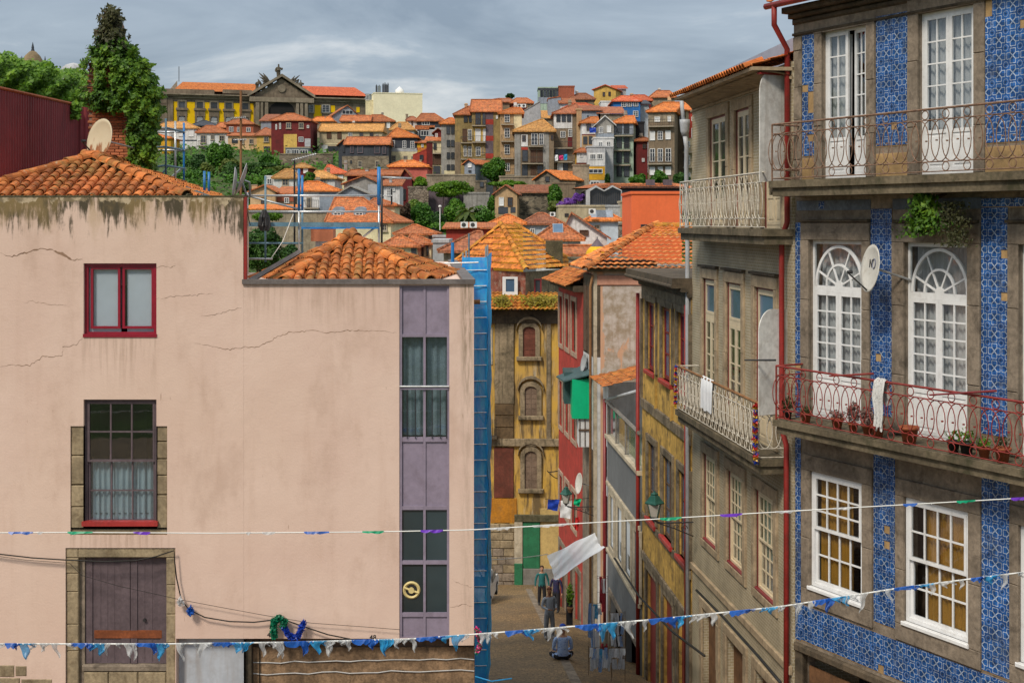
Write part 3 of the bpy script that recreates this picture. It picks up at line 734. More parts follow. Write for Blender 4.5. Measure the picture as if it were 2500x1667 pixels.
# round extractor in the pane
P('old ivory',(.60,.49,.22),.45,.1,3,bump=.05)
fan=tag(empty('extractor_fan',(pk.w(pu(1004),.07,z(1442)))),'round ivory extractor fan set in the dark purple framed pane','fan')
m=MB()
for r0,r1 in ((.168,.142),):
    n=28
    for i in range(n):
        a,b=2*math.pi*i/n,2*math.pi*(i+1) /n
        for (ra,ya,rb,yb) in ((r0,-.012,r1,-.035),(r1,-.035,r1 - .03,-.01),(r0,-.012,r0,.0)):
            m.quad((ra*math.cos(a),ya,ra*math.sin(a)),(ra*math.cos(b),ya,ra*math.sin(b)),(rb*math.cos(b),yb,rb*math.sin(b)),(rb*math.cos(a),yb,rb*math.sin(a)))
m.build('rim','old ivory',fan)
MB().tube([(0,-.05,0),(0,0,0)],.055,14).build('hub','old ivory',fan)
for a in (160,-20):
    c,s_=math.cos(R(a)),math.sin(R(a))
    MB().tube([(c*.05,-.025,s_*.05),(c*.15,-.02,s_*.15)],.022,6).build('spoke','old ivory',fan)
MB().tube([(0,-.004,0),(0,0.004,0)],.14,20).build('shutter','black metal',fan)
# parapet gutters and copings
P('lead',(.15,.13,.125),.6,.25,2,(.07,.06,.05),.5,.3)
MB().box(pu(592),-.05,z(693.5),pu(1160),.12,z(682)).build('gutter','lead',RT)
cx0=pu(1157)
cop=MB();sk=-.07
cop.add([(cx0 - .22,.12,z(690)),(cx0+.02,.12,z(690)),(cx0+.02+sk*12.9,13,z(690)),(cx0 - .22+sk*12.9,13,z(690)),(cx0 - .22,.12,z(682)),(cx0+.02,.12,z(682)),(cx0+.02+sk*12.9,13,z(682)),(cx0 - .22+sk*12.9,13,z(682))],
        [(0,1,5,4),(1,2,6,5),(2,3,7,6),(3,0,4,7),(4,5,6,7)]);cop.build('coping','lead',RT)
MB().box(pu(566),-.01,z(482),pu(597),.35,z(476)).build('coping','moss stone',RT)
MB().box(pu(-120),-.01,z(481),pu(566),.35,z(477.5)).build('coping','moss stone',RT)
MB().box(pu(594),.0,z(684),pu(602),.08,z(481)).build('end_board','oxide pipe',RT)
# ground floor set back under the overhang
P('blue grey render',(.42,.45,.50),.85,.12,.8,(.25,.2,.16),.5,.4)
MB().box(pu(430),.2,0,pu(600),.3,z(1558)).build('shop_wall','blue grey render',RT)
block(RT,'shop_jamb',pu(596),0,pu(612),z(1558),.1,.3,'dark granite')
P('scarred masonry',(.24,.155,.09),.92,.4,3.2,(.07,.045,.028),.8,.5,.8,14)
MB().box(pu(612),.26,0,pu(1157),.5,z(1590)).build('masonry','scarred masonry',RT)
MB().box(pu(612),.3,z(1590),pu(1157),.34,z(1558)).build('soffit_board','plank brown',RT)
for yy in (1628,1655):
    mp=[(pu(612+545*i/16),.235+random.uniform(0,.02),z(yy+random.uniform(-3,3) - i*.6)) for i in range(17)]
    MB().tube(mp,.012,5).build('conduit','curtain sheer',RT)
for (tx,px,py) in (('46',652,1554),('48',902,1560)):
    cu=bpy.data.curves.new('house_number','FONT');cu.body=tx;cu.size=.13;cu.extrude=.002
    to=bpy.data.objects.new('tmp',cu);COL.objects.link(to)
    me=bpy.data.meshes.new_from_object(to.evaluated_get(bpy.context.evaluated_depsgraph_get()));bpy.data.objects.remove(to)
    me.materials.append(MATS['dark interior']) if not len(me.materials) else None
    me.materials.clear();me.materials.append(MATS['dark interior'])
    o=link('house_number',me,RT,(pu(px),-.006,z(py)));o.rotation_euler=(R(90),0,0)
# clay roofs with every cover tile its own piece
def hip_front(eL,eR,apx,apy,vy,ve,ey,back,mat,key,spacing=.215,out=None):
    rf=empty('roof');rf.parent=RT
    uL,uR=pk.u(eL,ve),pk.u(eR,ve);ze=pk.P(CX,ey,ve)[1];ua,za=pk.P(apx,apy,vy)
    A,B,T=Vector((uL,ve,ze)),Vector((uR,ve,ze)),Vector((ua,vy,za));BK=Vector((ua+sk*(back - vy),back,za))
    nrm=(B - A).cross(T - A).normalized();up=(T - Vector((ua,ve,ze)));Ls=up.length;s=up.normalized()
    croof(rf,A,B,T,T,mat,spacing,.31,-.05,.02,'pan_tiles')
    AL,BR=Vector((uL+sk*back,back,ze)),Vector((uR+sk*back,back,ze))
    if out:AL,BR=(Vector((pk.u(p[0],p[2]),p[2],pk.P(p[0],p[1],p[2])[1])) for p in out);BK=T+Vector((0,.02,0))
    croof(rf,B,BR,BK,T,mat,spacing,.31,.07,.03,'side_tiles');croof(rf,AL,A,T,BK,mat,spacing,.31,.07,.03,'side_tiles')
    me=tile_mesh(.088,.072,.40,mat,key)
    n=int((uR - uL) /spacing)
    for i in range(n+1):
        u=uL+(i+.5) *spacing;fL=(u - uL) /(ua - uL) if u < ua else (uR - u) /(uR - ua)
        L=Ls*fL - .1
        for r_ in range(20):
            if r_*.31 > L - .12:break
            p=Vector((u,ve,ze)) +s*(r_*.31 - .06+random.uniform(-.02,.02)) +Vector((sk*r_*.31+random.uniform(-.012,.012),0,0)) +nrm*(.012+.004*random.random())
            place_tile(rf,me,p,s+Vector((sk,0,-.04)),nrm,'roof_tile',.03)
    hip_tiles(rf,A+Vector((.05,0,.05)),T+Vector((0,0,.07)),mat,key+'h',.125,.38);hip_tiles(rf,B+Vector((-.05,0,.05)),T+Vector((0,0,.07)),mat,key+'h',.125,.38)
    hip_tiles(rf,T+Vector((0,.05,.07)),BK+Vector((0,0,.07)),mat,key+'h',.125,.38)
    # mortar bedding under the hip tiles
    for q in (A,B):MB().tube([q,T],.075,6).build('bedding','moss stone',rf)
    return A,B,T
LA,LB,LT=hip_front(-115,462,226,386,3.1,.4,482,6.8,'clay old','left')
hip_front(684,1058,855,578,3.0,.35,690,12.5,'clay old','mid',.225,((604,684,4.2),(1128,668,5.4)))
MB().tube([pk.w(0,0,0) *0+Vector((pk.u(608,.3),.3,pk.P(608,687,.3)[1])),Vector((pk.u(730,3.0),3.0,pk.P(730,616,3.0)[1]))],.06,4).build('flashing','lead',RT)
P('green lead',(.045,.075,.075),.6,.2,2)
a,b=Vector((pk.u(340,4.6),4.6,pk.P(340,424,4.6)[1])),Vector((pk.u(492,1.2),1.2,pk.P(492,481,1.2)[1]))
m=MB();m.add([a,b,b+Vector((.25,.5,-.03)),a+Vector((.25,.6,-.02)),a - Vector((0,0,.1)),b - Vector((0,0,.1))],[(0,1,2,3),(0,4,5,1)]);m.build('metal_verge','green lead',RT)
# ------------------------------------------------------------------ red sheet wall, ivy, brick chimney
def corr(name,A,B,zt0,zt1,zb_,pitch,amp,mat,parent=None):
    A,B=Vector(A),Vector(B);d=(B - A);L=d.length;d.normalize();n_=Vector((-d.y,d.x,0));m=MB();k=int(L/pitch) *4;pr_=[0,amp,amp,0];prev=None
    for i in range(k+1):
        p=A+d*(L*i/k) +n_*pr_[i % 4];t_=i/k;c=((p.x,p.y,zb_),(p.x,p.y,zt0+(zt1 - zt0) *t_))
        if prev:m.quad(prev[0],c[0],c[1],prev[1])
        prev=c
    return m.build(name,mat,parent)
P('maroon sheet',(.22,.035,.042),.5,.12,.6,(.09,.02,.025),.35,.45,.05,12,.35)
rw=tag(empty('sheet_wall',(at(212,262,34).x,34,-1)),'maroon corrugated metal wall under the ivy at the left edge','wall')
A,B=at(-60,204,28.2),at(186,258,33.6);B2=at(214,264,33.9)
c_=corr('sheet',(A.x - rw.location.x,A.y - 34,0),(B.x - rw.location.x,B.y - 34,0),A.z+1,B.z+1,0,.13,.022,'maroon sheet',rw)
corr('end_sheet',(B.x - rw.location.x,B.y - 34,0),(B2.x - rw.location.x+.35,B2.y - 34+.1,0),B.z+1,B2.z+.95,0,.13,.022,'maroon sheet',rw)
m=MB();m.tube([(A.x - rw.location.x,A.y - 34,A.z+1.02),(B.x - rw.location.x,B.y - 34,B.z+1.02)],.035,5);m.build('capping','terracotta',rw)
hd=tag(empty('ivy_hedge',(-12,33,2)),'bright green ivy mass spilling over the maroon sheet wall','ivy')
P_,N_=[],[]
top=[(-90,120),(0,132),(30,131),(50,146),(95,153),(120,150),(140,168),(165,172),(200,172),(240,185)]
bot=[(-90,195),(0,214),(60,228),(120,240),(180,252),(240,262)]
def lerp(tab,x):
    for (a,b),(c,d) in zip(tab,tab[1:]):
        if a <= x <= c:return b+(d - b) *(x - a) /(c - a)
    return tab[-1][1] if x > tab[-1][0] else tab[0][1]
for i in range(7500):
    px=random.uniform(-90,238);py=lerp(top,px) +(lerp(bot,px) - lerp(top,px)) *random.random() ** .8+random.gauss(0,4)
    q=at(px,py,31.5+3.2*(px+90) /330+random.uniform(-.1,1.5) - .5*math.sin(px*.09+py*.1));P_.append(q - hd.location);N_.append((0,-1,.7))
for i in range(170):
    px=random.gauss(185,6);py=random.uniform(250,290);q=at(px,py,33.3+random.uniform(-.1,.1));P_.append(q - hd.location);N_.append((0,-1,.3))
tag(leafmesh('foliage',P_,N_,.12,'hedge leaf',hd),kind='stuff')
# a few stems so that the mass hangs on something
for k in range(6):
    a=at(20+38*k,lerp(bot,20+38*k) +4,34.6) - hd.location;MB().tube([a+Vector((0,0,-2.5)),a,a+Vector((.1,-.2,.5))],[.03,.025,.01],5).build('stem','plank brown',hd)
P('brick',(.46,.16,.075),.85,.25,3,(.12,.06,.04),.5,0,.3,40,.2,0,.3)
P('mortar',(.22,.15,.11),.95,.3,5)
CHY=31.0;c0=at(265,430,CHY)
ch=tag(empty('brick_chimney',(c0.x,CHY,c0.z - 1.5)),'tall old brick chimney wrapped in ivy against the sky','chimney')
def chz(py):return (HY - py) /F*CHY - ch.location.z
def chx(px):return (px - CX) /F*CHY - ch.location.x
prof=[(440,218,318),(250,213,300),(235,210,290),(160,214,300),(120,235,300),(60,245,295),(28,250,285)]
m=MB();o=0
for py,a,b in prof:
    x0,x1=chx(a) +.03,chx(b) - .03;w_=(x1 - x0)
    m.v += [(x0,.03,chz(py)),(x1,.03,chz(py)),(x1,w_*.9,chz(py)),(x0,w_*.9,chz(py))]
m.v[0:4] =[(v[0],v[1],0) for v in m.v[0:4]]
for i in range(len(prof) - 1):
    for k in range(4):m.f.append((i*4+k,i*4+(k+1) % 4,i*4+4+(k+1) % 4,i*4+4+k));m.m.append(0)
m.f.append((24,25,26,27));m.m.append(0)
sh=m.build('shaft','mortar',ch)
bm_=block(None,'brick',-.098,-.028,.098,.028,-.02,.06,'brick',.006);bmesh_=bm_.data;bpy.data.objects.remove(bm_)
zz=chz(425);row_=0
while zz < chz(150):
    py=HY - (zz+ch.location.z) *F/CHY
    a,b=lerp(sorted((p[0],p[1]) for p in prof),py),lerp(sorted((p[0],p[2]) for p in prof),py)
    x=chx(a) +(.1 if row_ % 2 else 0.0)
    while x < chx(b) - .02:
        o=link('brick',bmesh_,sh,(x+.1+random.uniform(-.006,.006),.018+random.uniform(-.008,.012),zz));x += .208
    zz += .068;row_ += 1
iv=tag(empty('climbing_ivy',(c0.x,CHY - .2,c0.z - 1)),'dense dark green ivy climbing over the brick chimney','ivy')
cen=[(15,268),(40,270),(80,270),(110,272),(150,280),(200,293),(250,302),(290,330),(340,343),(380,347),(425,350)]
hw=[(15,8),(26,24),(50,30),(62,26),(80,36),(100,44),(112,42),(125,58),(142,62),(150,74),(175,84),(200,82),(225,95),(250,92),(270,74),(300,50),(340,44),(380,34),(425,24)]
P_,N_,PD,ND=[],[],[],[]
while len(P_) +len(PD) < 11500:
    py=random.uniform(15,425);c,h=lerp(cen,py),lerp(hw,py);h *= 1+.10*math.sin(py*.17) +.09*math.sin(py*.43+1)
    if random.random() > h/96:continue
    t_=random.uniform(-1,1);px=c+h*t_
    if 152 < py < 228 and (207 < px < 232 or 256 < px < 272) and random.random() < .985:continue
    if 272 < py < 300 and 215 < px < 240:pass
    if math.sin(px*.11+2) *math.sin(py*.09+px*.03) > .62 and random.random() < .75:continue
    if 258 < py < 268 and 255 < px < 300 and random.random() < .7:continue
    if 272 < py < 420 and 240 < px < 312 and random.random() < .985:continue
    dep=math.sqrt(max(0,1 - t_*t_)) *min(.5,h*.007)
    bump_=.16*math.sin(px*.13) *math.sin(py*.11+px*.04)
    q=at(px+random.gauss(0,3.2),py+random.gauss(0,3),CHY - dep+random.uniform(-.12,.22) +bump_) - iv.location
    if py < 100 and random.random() < .35:continue
    if py < 108+random.gauss(0,14):PD.append(q);ND.append((t_,-.8,.5))
    else:P_.append(q);N_.append((t_,-.9,.45))
tag(leafmesh('leaves',P_,N_,.105,'ivy leaf',iv),kind='stuff');tag(leafmesh('dry_leaves',PD,ND,.10,'ivy dry',iv),kind='stuff')
m=MB()
for k in range(70):
    py=random.uniform(22,300);c,h=lerp(cen,py),lerp(hw,py);sd=random.choice((-1,1));a=at(c+sd*h*.6,py,CHY - .1) - iv.location;b=at(c+sd*h*random.uniform(1.0,1.18),py - random.uniform(-4,10),CHY+random.uniform(-.3,.1)) - iv.location
    m.tube([a,(a+b) /2+Vector((0,0,.03)),b],[.012,.008,.004],4)
tag(m.build('bare_twigs','plank brown',iv),kind='stuff')
# ------------------------------------------------------------------ dishes, masts, scaffolds
def dish(name,label,loc,d,r,mat,arm=True,group=None,rust=False,depth=.2,backarm=None):
    """satellite dish: d points where it looks"""
    e_=tag(empty(name,loc),label,'satellite dish',group);d=Vector(d).normalized();q=d.to_track_quat('Z','Y').to_matrix().to_4x4()
    m=MB();n=30;rings=[(0,0),(.3,.06),(.6,.26),(.85,.6),(1,1)]
    prof=[(max(r*a,.001),r*depth*b) for a,b in rings] +[(r*1.015,r*depth*1.0 - .012)] +[(max(r*a,.001),r*depth*b - .012) for a,b in rings[::-1]]
    m.lathe(prof,0,0,n);m.xf(q);rf=m.build('reflector',mat,e_,True)
    up=q.to_3x3() @ Vector((0,1,0));lowdir=up if up.z < 0 else -up
    if arm:
        a=lowdir*r*.92+d*.05;b=d*r*1.05+lowdir*r*.30
        MB().tube([a,b],r*.025+.004,6).build('feed_arm','black metal',e_);MB().tube([b,b - d*r*.2 - lowdir*.02],r*.075,8).build('feed_horn','black metal',e_)
    bk=backarm if backarm is not None else Vector((0,0,-r*1.1))
    MB().tube([-d*.02,-d*.12,-d*.14+bk],.022,6).build('mount','galvanised',e_)
    return e_
def rustdish():
    m,t,b=_new('rust dish');b.inputs['Roughness'].default_value=.6;oc=objco(t);sp=nd(t,'ShaderNodeSeparateXYZ');t.links.new(oc,sp.inputs[0])
    st=noise(t,mapping(t,oc,(7,7,1.6)),1.4,5,.65)
    f=mrange(t,mth(t,'ADD',st,mrange(t,sp.outputs[2],.25,-.42,-.18,.28)),.56,.72)
    out=mixc(t,f,mixc(t,noise(t,oc,5),(.50,.42,.28),(.58,.50,.36)),(.26,.10,.035))
    t.links.new(out,b.inputs['Base Color'])
rustdish()
dish('satellite_dish','large rusty cream satellite dish beside the ivy covered chimney',at(249,342,29.6),(-.62,-.75,.18),.47,'rust dish',backarm=Vector((.35,.9,-.1)),depth=.16)
dish('satellite_dish','left of two grey dishes seen edge on above the pink parapet',at(577,446,25.7),(-.97,-.22,.1),.30,'dish grey',False,backarm=Vector((.05,.05,-.24)))
dish('satellite_dish','right tilted one of two grey dishes above the pink parapet',at(595,440,25.9),(-.95,-.2,.35),.33,'dish grey',False,backarm=Vector((-.02,.05,-.28)))
def scaffold(name,label,Y,poles,bars,loc=None):
    e_=tag(empty(name,(at(poles[0][0],500,Y).x,Y,-3)),label,'scaffold');L=e_.location
    for p in poles:
        px,y0,y1,mat=p[:4];Yp=Y+(p[4] if len(p) > 4 else 0);MB().tube([at(px,y0,Yp) - L,at(px,y1,Yp) - L],.027 if len(p) < 6 else p[5],8).build('standard',mat,e_,True)
    for x0,y0,x1,y1,mat,*o in bars:
        d0=o[0] if o else 0;d1=o[1] if len(o) > 1 else d0;MB().tube([at(x0,y0,Y+d0) - L,at(x1,y1,Y+d1) - L],.026,8).build('ledger',mat,e_,True)
    return e_
scaffold('scaffold','small blue and grey tube scaffold right of the ivy chimney',33,[(405,290,446,'teal tube'),(428,296,462,'steel tube',.6),(449,300,470,'blue tube',1.1),(428,296,320,'teal tube',.62,.03)],
         [(372,313,406,313,'steel tube'),(405,312,449,323,'teal tube',0,1.1),(372,323,452,323,'steel tube',1.1),(372,360,406,359,'teal tube'),(405,359,449,367,'teal tube',0,1.1),(372,367,452,367,'steel tube',1.1),(372,409,406,404,'teal tube'),(404,404,452,412,'teal tube',0,1.1),(386,436,412,404,'teal tube',0,.3),(410,440,440,414,'galvanised',.3,1.)])
sc=scaffold('scaffold','long tube scaffold with blue posts behind the low tiled roof',32.5,[(648,430,640,'teal tube'),(730,413,515,'blue tube',0,.033),(738,428,513,'blue tube',.5,.03),(730,515,640,'steel tube'),(738,513,640,'teal tube',.5),(925,408,500,'blue tube',0,.045),(925,500,640,'steel tube'),(932,430,640,'black metal',.3),(604,470,640,'galvanised',.1),(499,418,480,'blue tube',-2.4,.03),(510,420,480,'blue tube',-2.2,.03)],
         [(590,478,932,478,'steel tube'),(600,517,930,517,'steel tube'),(604,594,740,594,'teal tube'),(604,632,665,632,'steel tube'),(885,580,918,554,'steel tube'),(930,433,1005,436,'galvanised',.3),(604,478,738,513,'galvanised',.5)])
L=sc.location
for x0,x1,mat in ((603,728,'teal tube'),(733,924,'teal tube')):
    a,b=at(x0,543,32.4) - L,at(x1,553,32.4) - L;MB().box(a.x,-.1,b.z,b.x,.35,a.z).build('deck_board',mat,sc)
a,b=at(735,554,32.35) - L,at(924,559,32.35) - L;MB().box(a.x,-.12,b.z,b.x,-.06,a.z).build('toe_board','blue tube',sc)
# black net bundle and white rope hung on it
nb=tag(empty('net_bundle',at(645,512,32.2)),'black net bundle hanging from the scaffold ledger','net')
m=MB()
for k in range(7):
    x=-.1+.035*k;m.tube([(x*.3,0,0),(x*.9,random.uniform(-.04,.04),-.18),(x*1.2,random.uniform(-.05,.05),-.38 - .03*random.random()),(x*.8,0,-.52)],[.012,.03,.035,.012],6)
o=m.build('netting','black metal',nb);o['kind'] ='stuff'
rp=tag(empty('rope',at(716,523,32.3)),'thin white rope slanting down from the scaffold','rope')
MB().tube([(0,0,0),tuple(at(690,590,32.3) - rp.location),tuple(at(661,632,32.3) - rp.location)],.01,5).build('strand','rope white',rp)
fb=tag(empty('flue_box',at(788,590,33.5)),'terracotta coloured box flue behind the low tiled roof','flue');L=fb.location
a,b=at(762,558,33.5) - L,at(816,587,33.5) - L
P('salmon box',(.46,.17,.09),.7,.1,2,(.3,.1,.06),.3,.3)
MB().box(a.x,-.2,b.z - .02,b.x,.3,a.z).build('casing','salmon box',fb);MB().box(a.x - .02,-.22,a.z,b.x+.02,.32,a.z+.03).build('cap','salmon box',fb);MB().box(a.x+.1,-.1,b.z - .5,b.x - .1,.2,b.z - .02).build('stack','galvanised',fb)
def mast(label,Y,px,yt,yb,mat,arms,name='antenna_mast',r=.024):
    e_=tag(empty(name,at(px,yb,Y)),label,'antenna');L=e_.location;MB().tube([(0,0,0),at(px,yt,Y) - L],r,6).build('pole',mat,e_)
    for (x0,y0,x1,y1,n,h) in arms:
        a,b=at(x0,y0,Y - .05) - L,at(x1,y1,Y - .05) - L;MB().tube([a,b],.014,5).build('boom','galvanised',e_)
        for k in range(n):
            c=a+(b - a) *(k+.5) /n;MB().tube([c+Vector((0,-h,.0)),c+Vector((0,h,.0))],.008,4).build('element','galvanised',e_)
            MB().tube([c+Vector((0,0,-h*.35)),c+Vector((0,0,h*.35))],.007,4).build('element','galvanised',e_)
    return e_
P('rust pole',(.26,.13,.055),.8,.25,4,(.12,.06,.03),.5,0)
mast('tall rusty antenna mast rising left of the palace centre',35,588,222,480,'rust pole',[(562,290,600,287,9,.14),(570,342,602,341,5,.1)],r=.032)
mast('dark antenna mast behind the scaffold above the low roof',33,719,392,600,'black metal',[(712,392,772,376,10,.16)])
mast('thin dark mast at the right end of the scaffold',34,956,462,500,'black metal',[(935,478,958,478,2,.05)])
# netted scaffold tower against the flank of the pink house
def netm():
    m,t,b=_new('blue net');out=t.nodes['Material Output'];b.inputs['Base Color'].default_value=(.006,.13,.42,1);b.inputs['Roughness'].default_value=.6
    oc=objco(t);n_=noise(t,mapping(t,oc,(3,3,1)),2.2,4,.6,.4)
    out_c=mixc(t,mrange(t,n_,.35,.7),(.015,.36,.92),(.05,.56,1.0));t.links.new(out_c,b.inputs['Base Color'])
    tl=nd(t,'ShaderNodeBsdfTranslucent');t.links.new(out_c,tl.inputs[0]);tr=nd(t,'ShaderNodeBsdfTransparent')
    m1=nd(t,'ShaderNodeMixShader');m1.inputs[0].default_value=.35;t.links.new(b.outputs[0],m1.inputs[1]);t.links.new(tl.outputs[0],m1.inputs[2])
    m2=nd(t,'ShaderNodeMixShader');m2.inputs[0].default_value=.06;t.links.new(m1.outputs[0],m2.inputs[1]);t.links.new(tr.outputs[0],m2.inputs[2]);t.links.new(m2.outputs[0],out.inputs[0])
netm()
TY=31.5;tw=tag(empty('netted_scaffold',(at(1157,600,TY).x,TY,street_z(TY))),'tall scaffold tower wrapped in bright blue netting beside the pink house','scaffold');L=tw.location
def tx(px,Y=TY):return (px - CX) /F*Y - L.x
ztop=at(0,628,TY).z - L.z
m=MB();NZ=40;NX=6
for j in range(NZ+1):
    zz=ztop*j/NZ;fl=.03+.03*math.sin(j*.9)
    for i in range(NX+1):
        t_=i/NX;m.v.append((tx(1128) +(tx(1190) - tx(1128)) *t_+(.02*math.sin(j*1.7+i) if i == NX else 0),-.03+.035*math.sin(j*1.3+i*1.1) *math.sin(i/NX*3),zz))
for j in range(NZ):
    for i in range(NX):a=j*(NX+1) +i;m.f.append((a,a+1,a+NX+2,a+NX+1));m.m.append(0)
m.build('net','blue net',tw,True)
m=MB()
for j in range(NZ):
    for i in range(6):
        def sp_(i,j):return (tx(1190) +.02*math.sin(j*1.7+NX) *(i == 0) +.03*math.sin(i*2+j),i*.8,ztop*j/NZ)
        m.quad(sp_(i,j),sp_(i+1,j),sp_(i+1,j+1),sp_(i,j+1))
m.build('net_side','blue net',tw,True)
for px,y in ((1130,.1),(1186,.1),(1186,2.3),(1130,2.3)):MB().tube([(tx(px),y,0),(tx(px),y,ztop+(.25 if px > 1150 else .1))],.024,6).build('standard','steel tube',tw)
k=0;py=660
while py < 1650:
    zz=at(0,py,TY).z - L.z
    if zz < .3:break
    MB().tube([(tx(1135),-.07,zz),(tx(1188),-.07,zz+.01)],.013,5).build('ledger','steel tube',tw);py += 38.5;k += 1
    if k % 2:MB().tube([(tx(1140),.12,zz),(tx(1186),.12,zz - .7)],.012,5).build('brace','steel tube',tw)
pts=[at(1085,643,TY - .3) - L,at(1168,641,TY - .3) - L];MB().tube(pts,.02,6).build('top_rail','steel tube',tw);MB().tube([at(1105,592,TY) - L,at(1105,640,TY) - L],.04,8).build('post','blue tube',tw);MB().tube([at(1145,570,TY) - L,at(1145,640,TY) - L],.02,6).build('post','teal tube',tw)
MB().tube([at(1157,737,30.5) - L,at(1172,737,30.5) - L],.055,10).build('outlet_pipe','rust pole',tw)
# ------------------------------------------------------------------ the blue tiled house
def azulejo():
    m,t,b=_new('azulejo');b.inputs['Roughness'].default_value=.38;b.inputs['Specular IOR Level'].default_value=.3
    uv=nd(t,'ShaderNodeUVMap').outputs[0];sp=nd(t,'ShaderNodeSeparateXYZ');t.links.new(uv,sp.inputs[0]);U,V=sp.outputs[0],sp.outputs[1]
    g=nd(t,'ShaderNodeNewGeometry');wob=mth(t,'MULTIPLY',mth(t,'SUBTRACT',noise(t,g.outputs['Position'],26,2),.5),.10)
    def dist(a,c):
        x=mth(t,'SUBTRACT',U,a);y=mth(t,'SUBTRACT',V,c);return mth(t,'SQRT',mth(t,'ADD',mth(t,'MULTIPLY',x,x),mth(t,'MULTIPLY',y,y)))
    def line(v,r,w_):return mrange(t,mth(t,'ABSOLUTE',mth(t,'ADD',mth(t,'SUBTRACT',v,r),wob)),w_,w_*.45)
    d0,d1,d2,d3=dist(0,0),dist(1,1),dist(1,0),dist(0,1)
    mx_=lambda *a:a[0] if len(a) == 1 else mth(t,'MAXIMUM',a[0],mx_(*a[1:]))
    sm=mth(t,'ADD',U,V);df=mth(t,'SUBTRACT',U,V);sn=mth(t,'SINE',mth(t,'MULTIPLY',df,6.2832))
    adf=mth(t,'ABSOLUTE',df)
    cs=mth(t,'COSINE',mth(t,'MULTIPLY',df,6.2832))
    white=mx_(line(mth(t,'ADD',sm,mth(t,'MULTIPLY',cs,.20)),1.0,.105),mth(t,'MULTIPLY',mrange(t,adf,.11,.045),mrange(t,d0,.58,.48)),mth(t,'MULTIPLY',line(d1,.34,.05),.6))
    dk=mx_(mth(t,'MULTIPLY',line(d0,.34,.10),.8),mrange(t,d1,.16,.10))
    base=mixc(t,mrange(t,noise(t,g.outputs['Position'],5,4,.6),.35,.65),(.012,.062,.22),(.02,.10,.32))
    base=mixc(t,dk,base,(.008,.035,.11));out=mixc(t,mth(t,'MULTIPLY',white,.78),base,(.44,.50,.55))
    out=mixc(t,mth(t,'MULTIPLY',mrange(t,noise(t,g.outputs['Position'],1.3,5,.65),.48,.72),.5),out,(.05,.055,.06))
    wnz=nd(t,'ShaderNodeTexWhiteNoise');snp=nd(t,'ShaderNodeVectorMath',operation='SNAP');snp.inputs[1].default_value=(.138,10,.138);t.links.new(objco(t),snp.inputs[0]);t.links.new(snp.outputs[0],wnz.inputs[0])
    kk=mth(t,'MULTIPLY',mrange(t,wnz.outputs[0],0,1,.78,1.2),mrange(t,nd(t,'ShaderNodeObjectInfo').outputs['Random'],0,1,.8,1.2))
    sv=nd(t,'ShaderNodeVectorMath',operation='SCALE');t.links.new(out,sv.inputs[0]);t.links.new(kk,sv.inputs['Scale']);out=sv.outputs[0]
    t.links.new(out,b.inputs['Base Color'])
azulejo()
BD=Vector(((-500 - CX) /F,1)).normalized();BP=(5.757,25.5)
bl=fac_from('blue_tiled_house','tall house faced in blue and white tiles with two iron balconies',1938,BP,-500,street_z(26) - .6)
BR_=bl.root
zgr=0
def bz(px,py,v=0.):return bl.P(px,py,v)[1]
bu=bl.u
vb=-.75
z_up=bz(1878,442,vb);z_mid=bz(1888,1024,vb)           # balcony floors
# openings: (x0, x1, reference column, top row, bottom z)
dT1=(bu(2008),z_up+.03,bu(2117),bz(2008,77));dT2=(bu(2243),z_up+.03,bu(2379),bz(2243,35))
dM1=(bu(1977),z_mid+.03,bu(2106),bz(1977,586));dM2=(bu(2209),z_mid+.03,bu(2365),bz(2209,592))
dB1=bl.R(1980,2108,1980,1148,1428);dB2=bl.R(2210,2367,2210,1211,1514)
du=dM2[2] - dM1[2]
dM3=(bu(2489),z_mid+.03,bu(2489) +(dM2[2] - dM2[0]),dM2[3]);dT3=(dM3[0] +.15,z_up+.03,dM3[2] +.1,dT2[3]);dB3=(bu(2490),dB2[1],bu(2490) +(dB2[2] - dB2[0]),dB2[3])
shop=(bu(1962),0,bu(2235),bz(1962,1592));
UMAX=bu(2790);ZT=bz(1940,62)
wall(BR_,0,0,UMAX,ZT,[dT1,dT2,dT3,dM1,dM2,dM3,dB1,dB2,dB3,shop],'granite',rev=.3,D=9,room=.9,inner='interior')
# cornice, gutter, roof edge
for k,(a,b,o) in enumerate(((0,.11,.05),(.11,.2,.16),(.20,.32,.32))):
    block(BR_,'cornice',-.02,ZT+a,UMAX,ZT+b,-o,.3,'dark granite',.03)
block(BR_,'frieze_band',.0,ZT - .22,UMAX,ZT - .17,-.055,.02,'dark granite',.01)
g_=MB().tube([(-.25,-.5,ZT+.36),(UMAX,-.5,ZT+.36)],.062,8);g_.build('gutter','oxide pipe',BR_,True)
croof(BR_,(-.2,-.5,ZT+.42),(UMAX,-.5,ZT+.42),(UMAX,4.5,ZT+2.44),(-.2,4.5,ZT+2.44),'clay big',.24,.36)
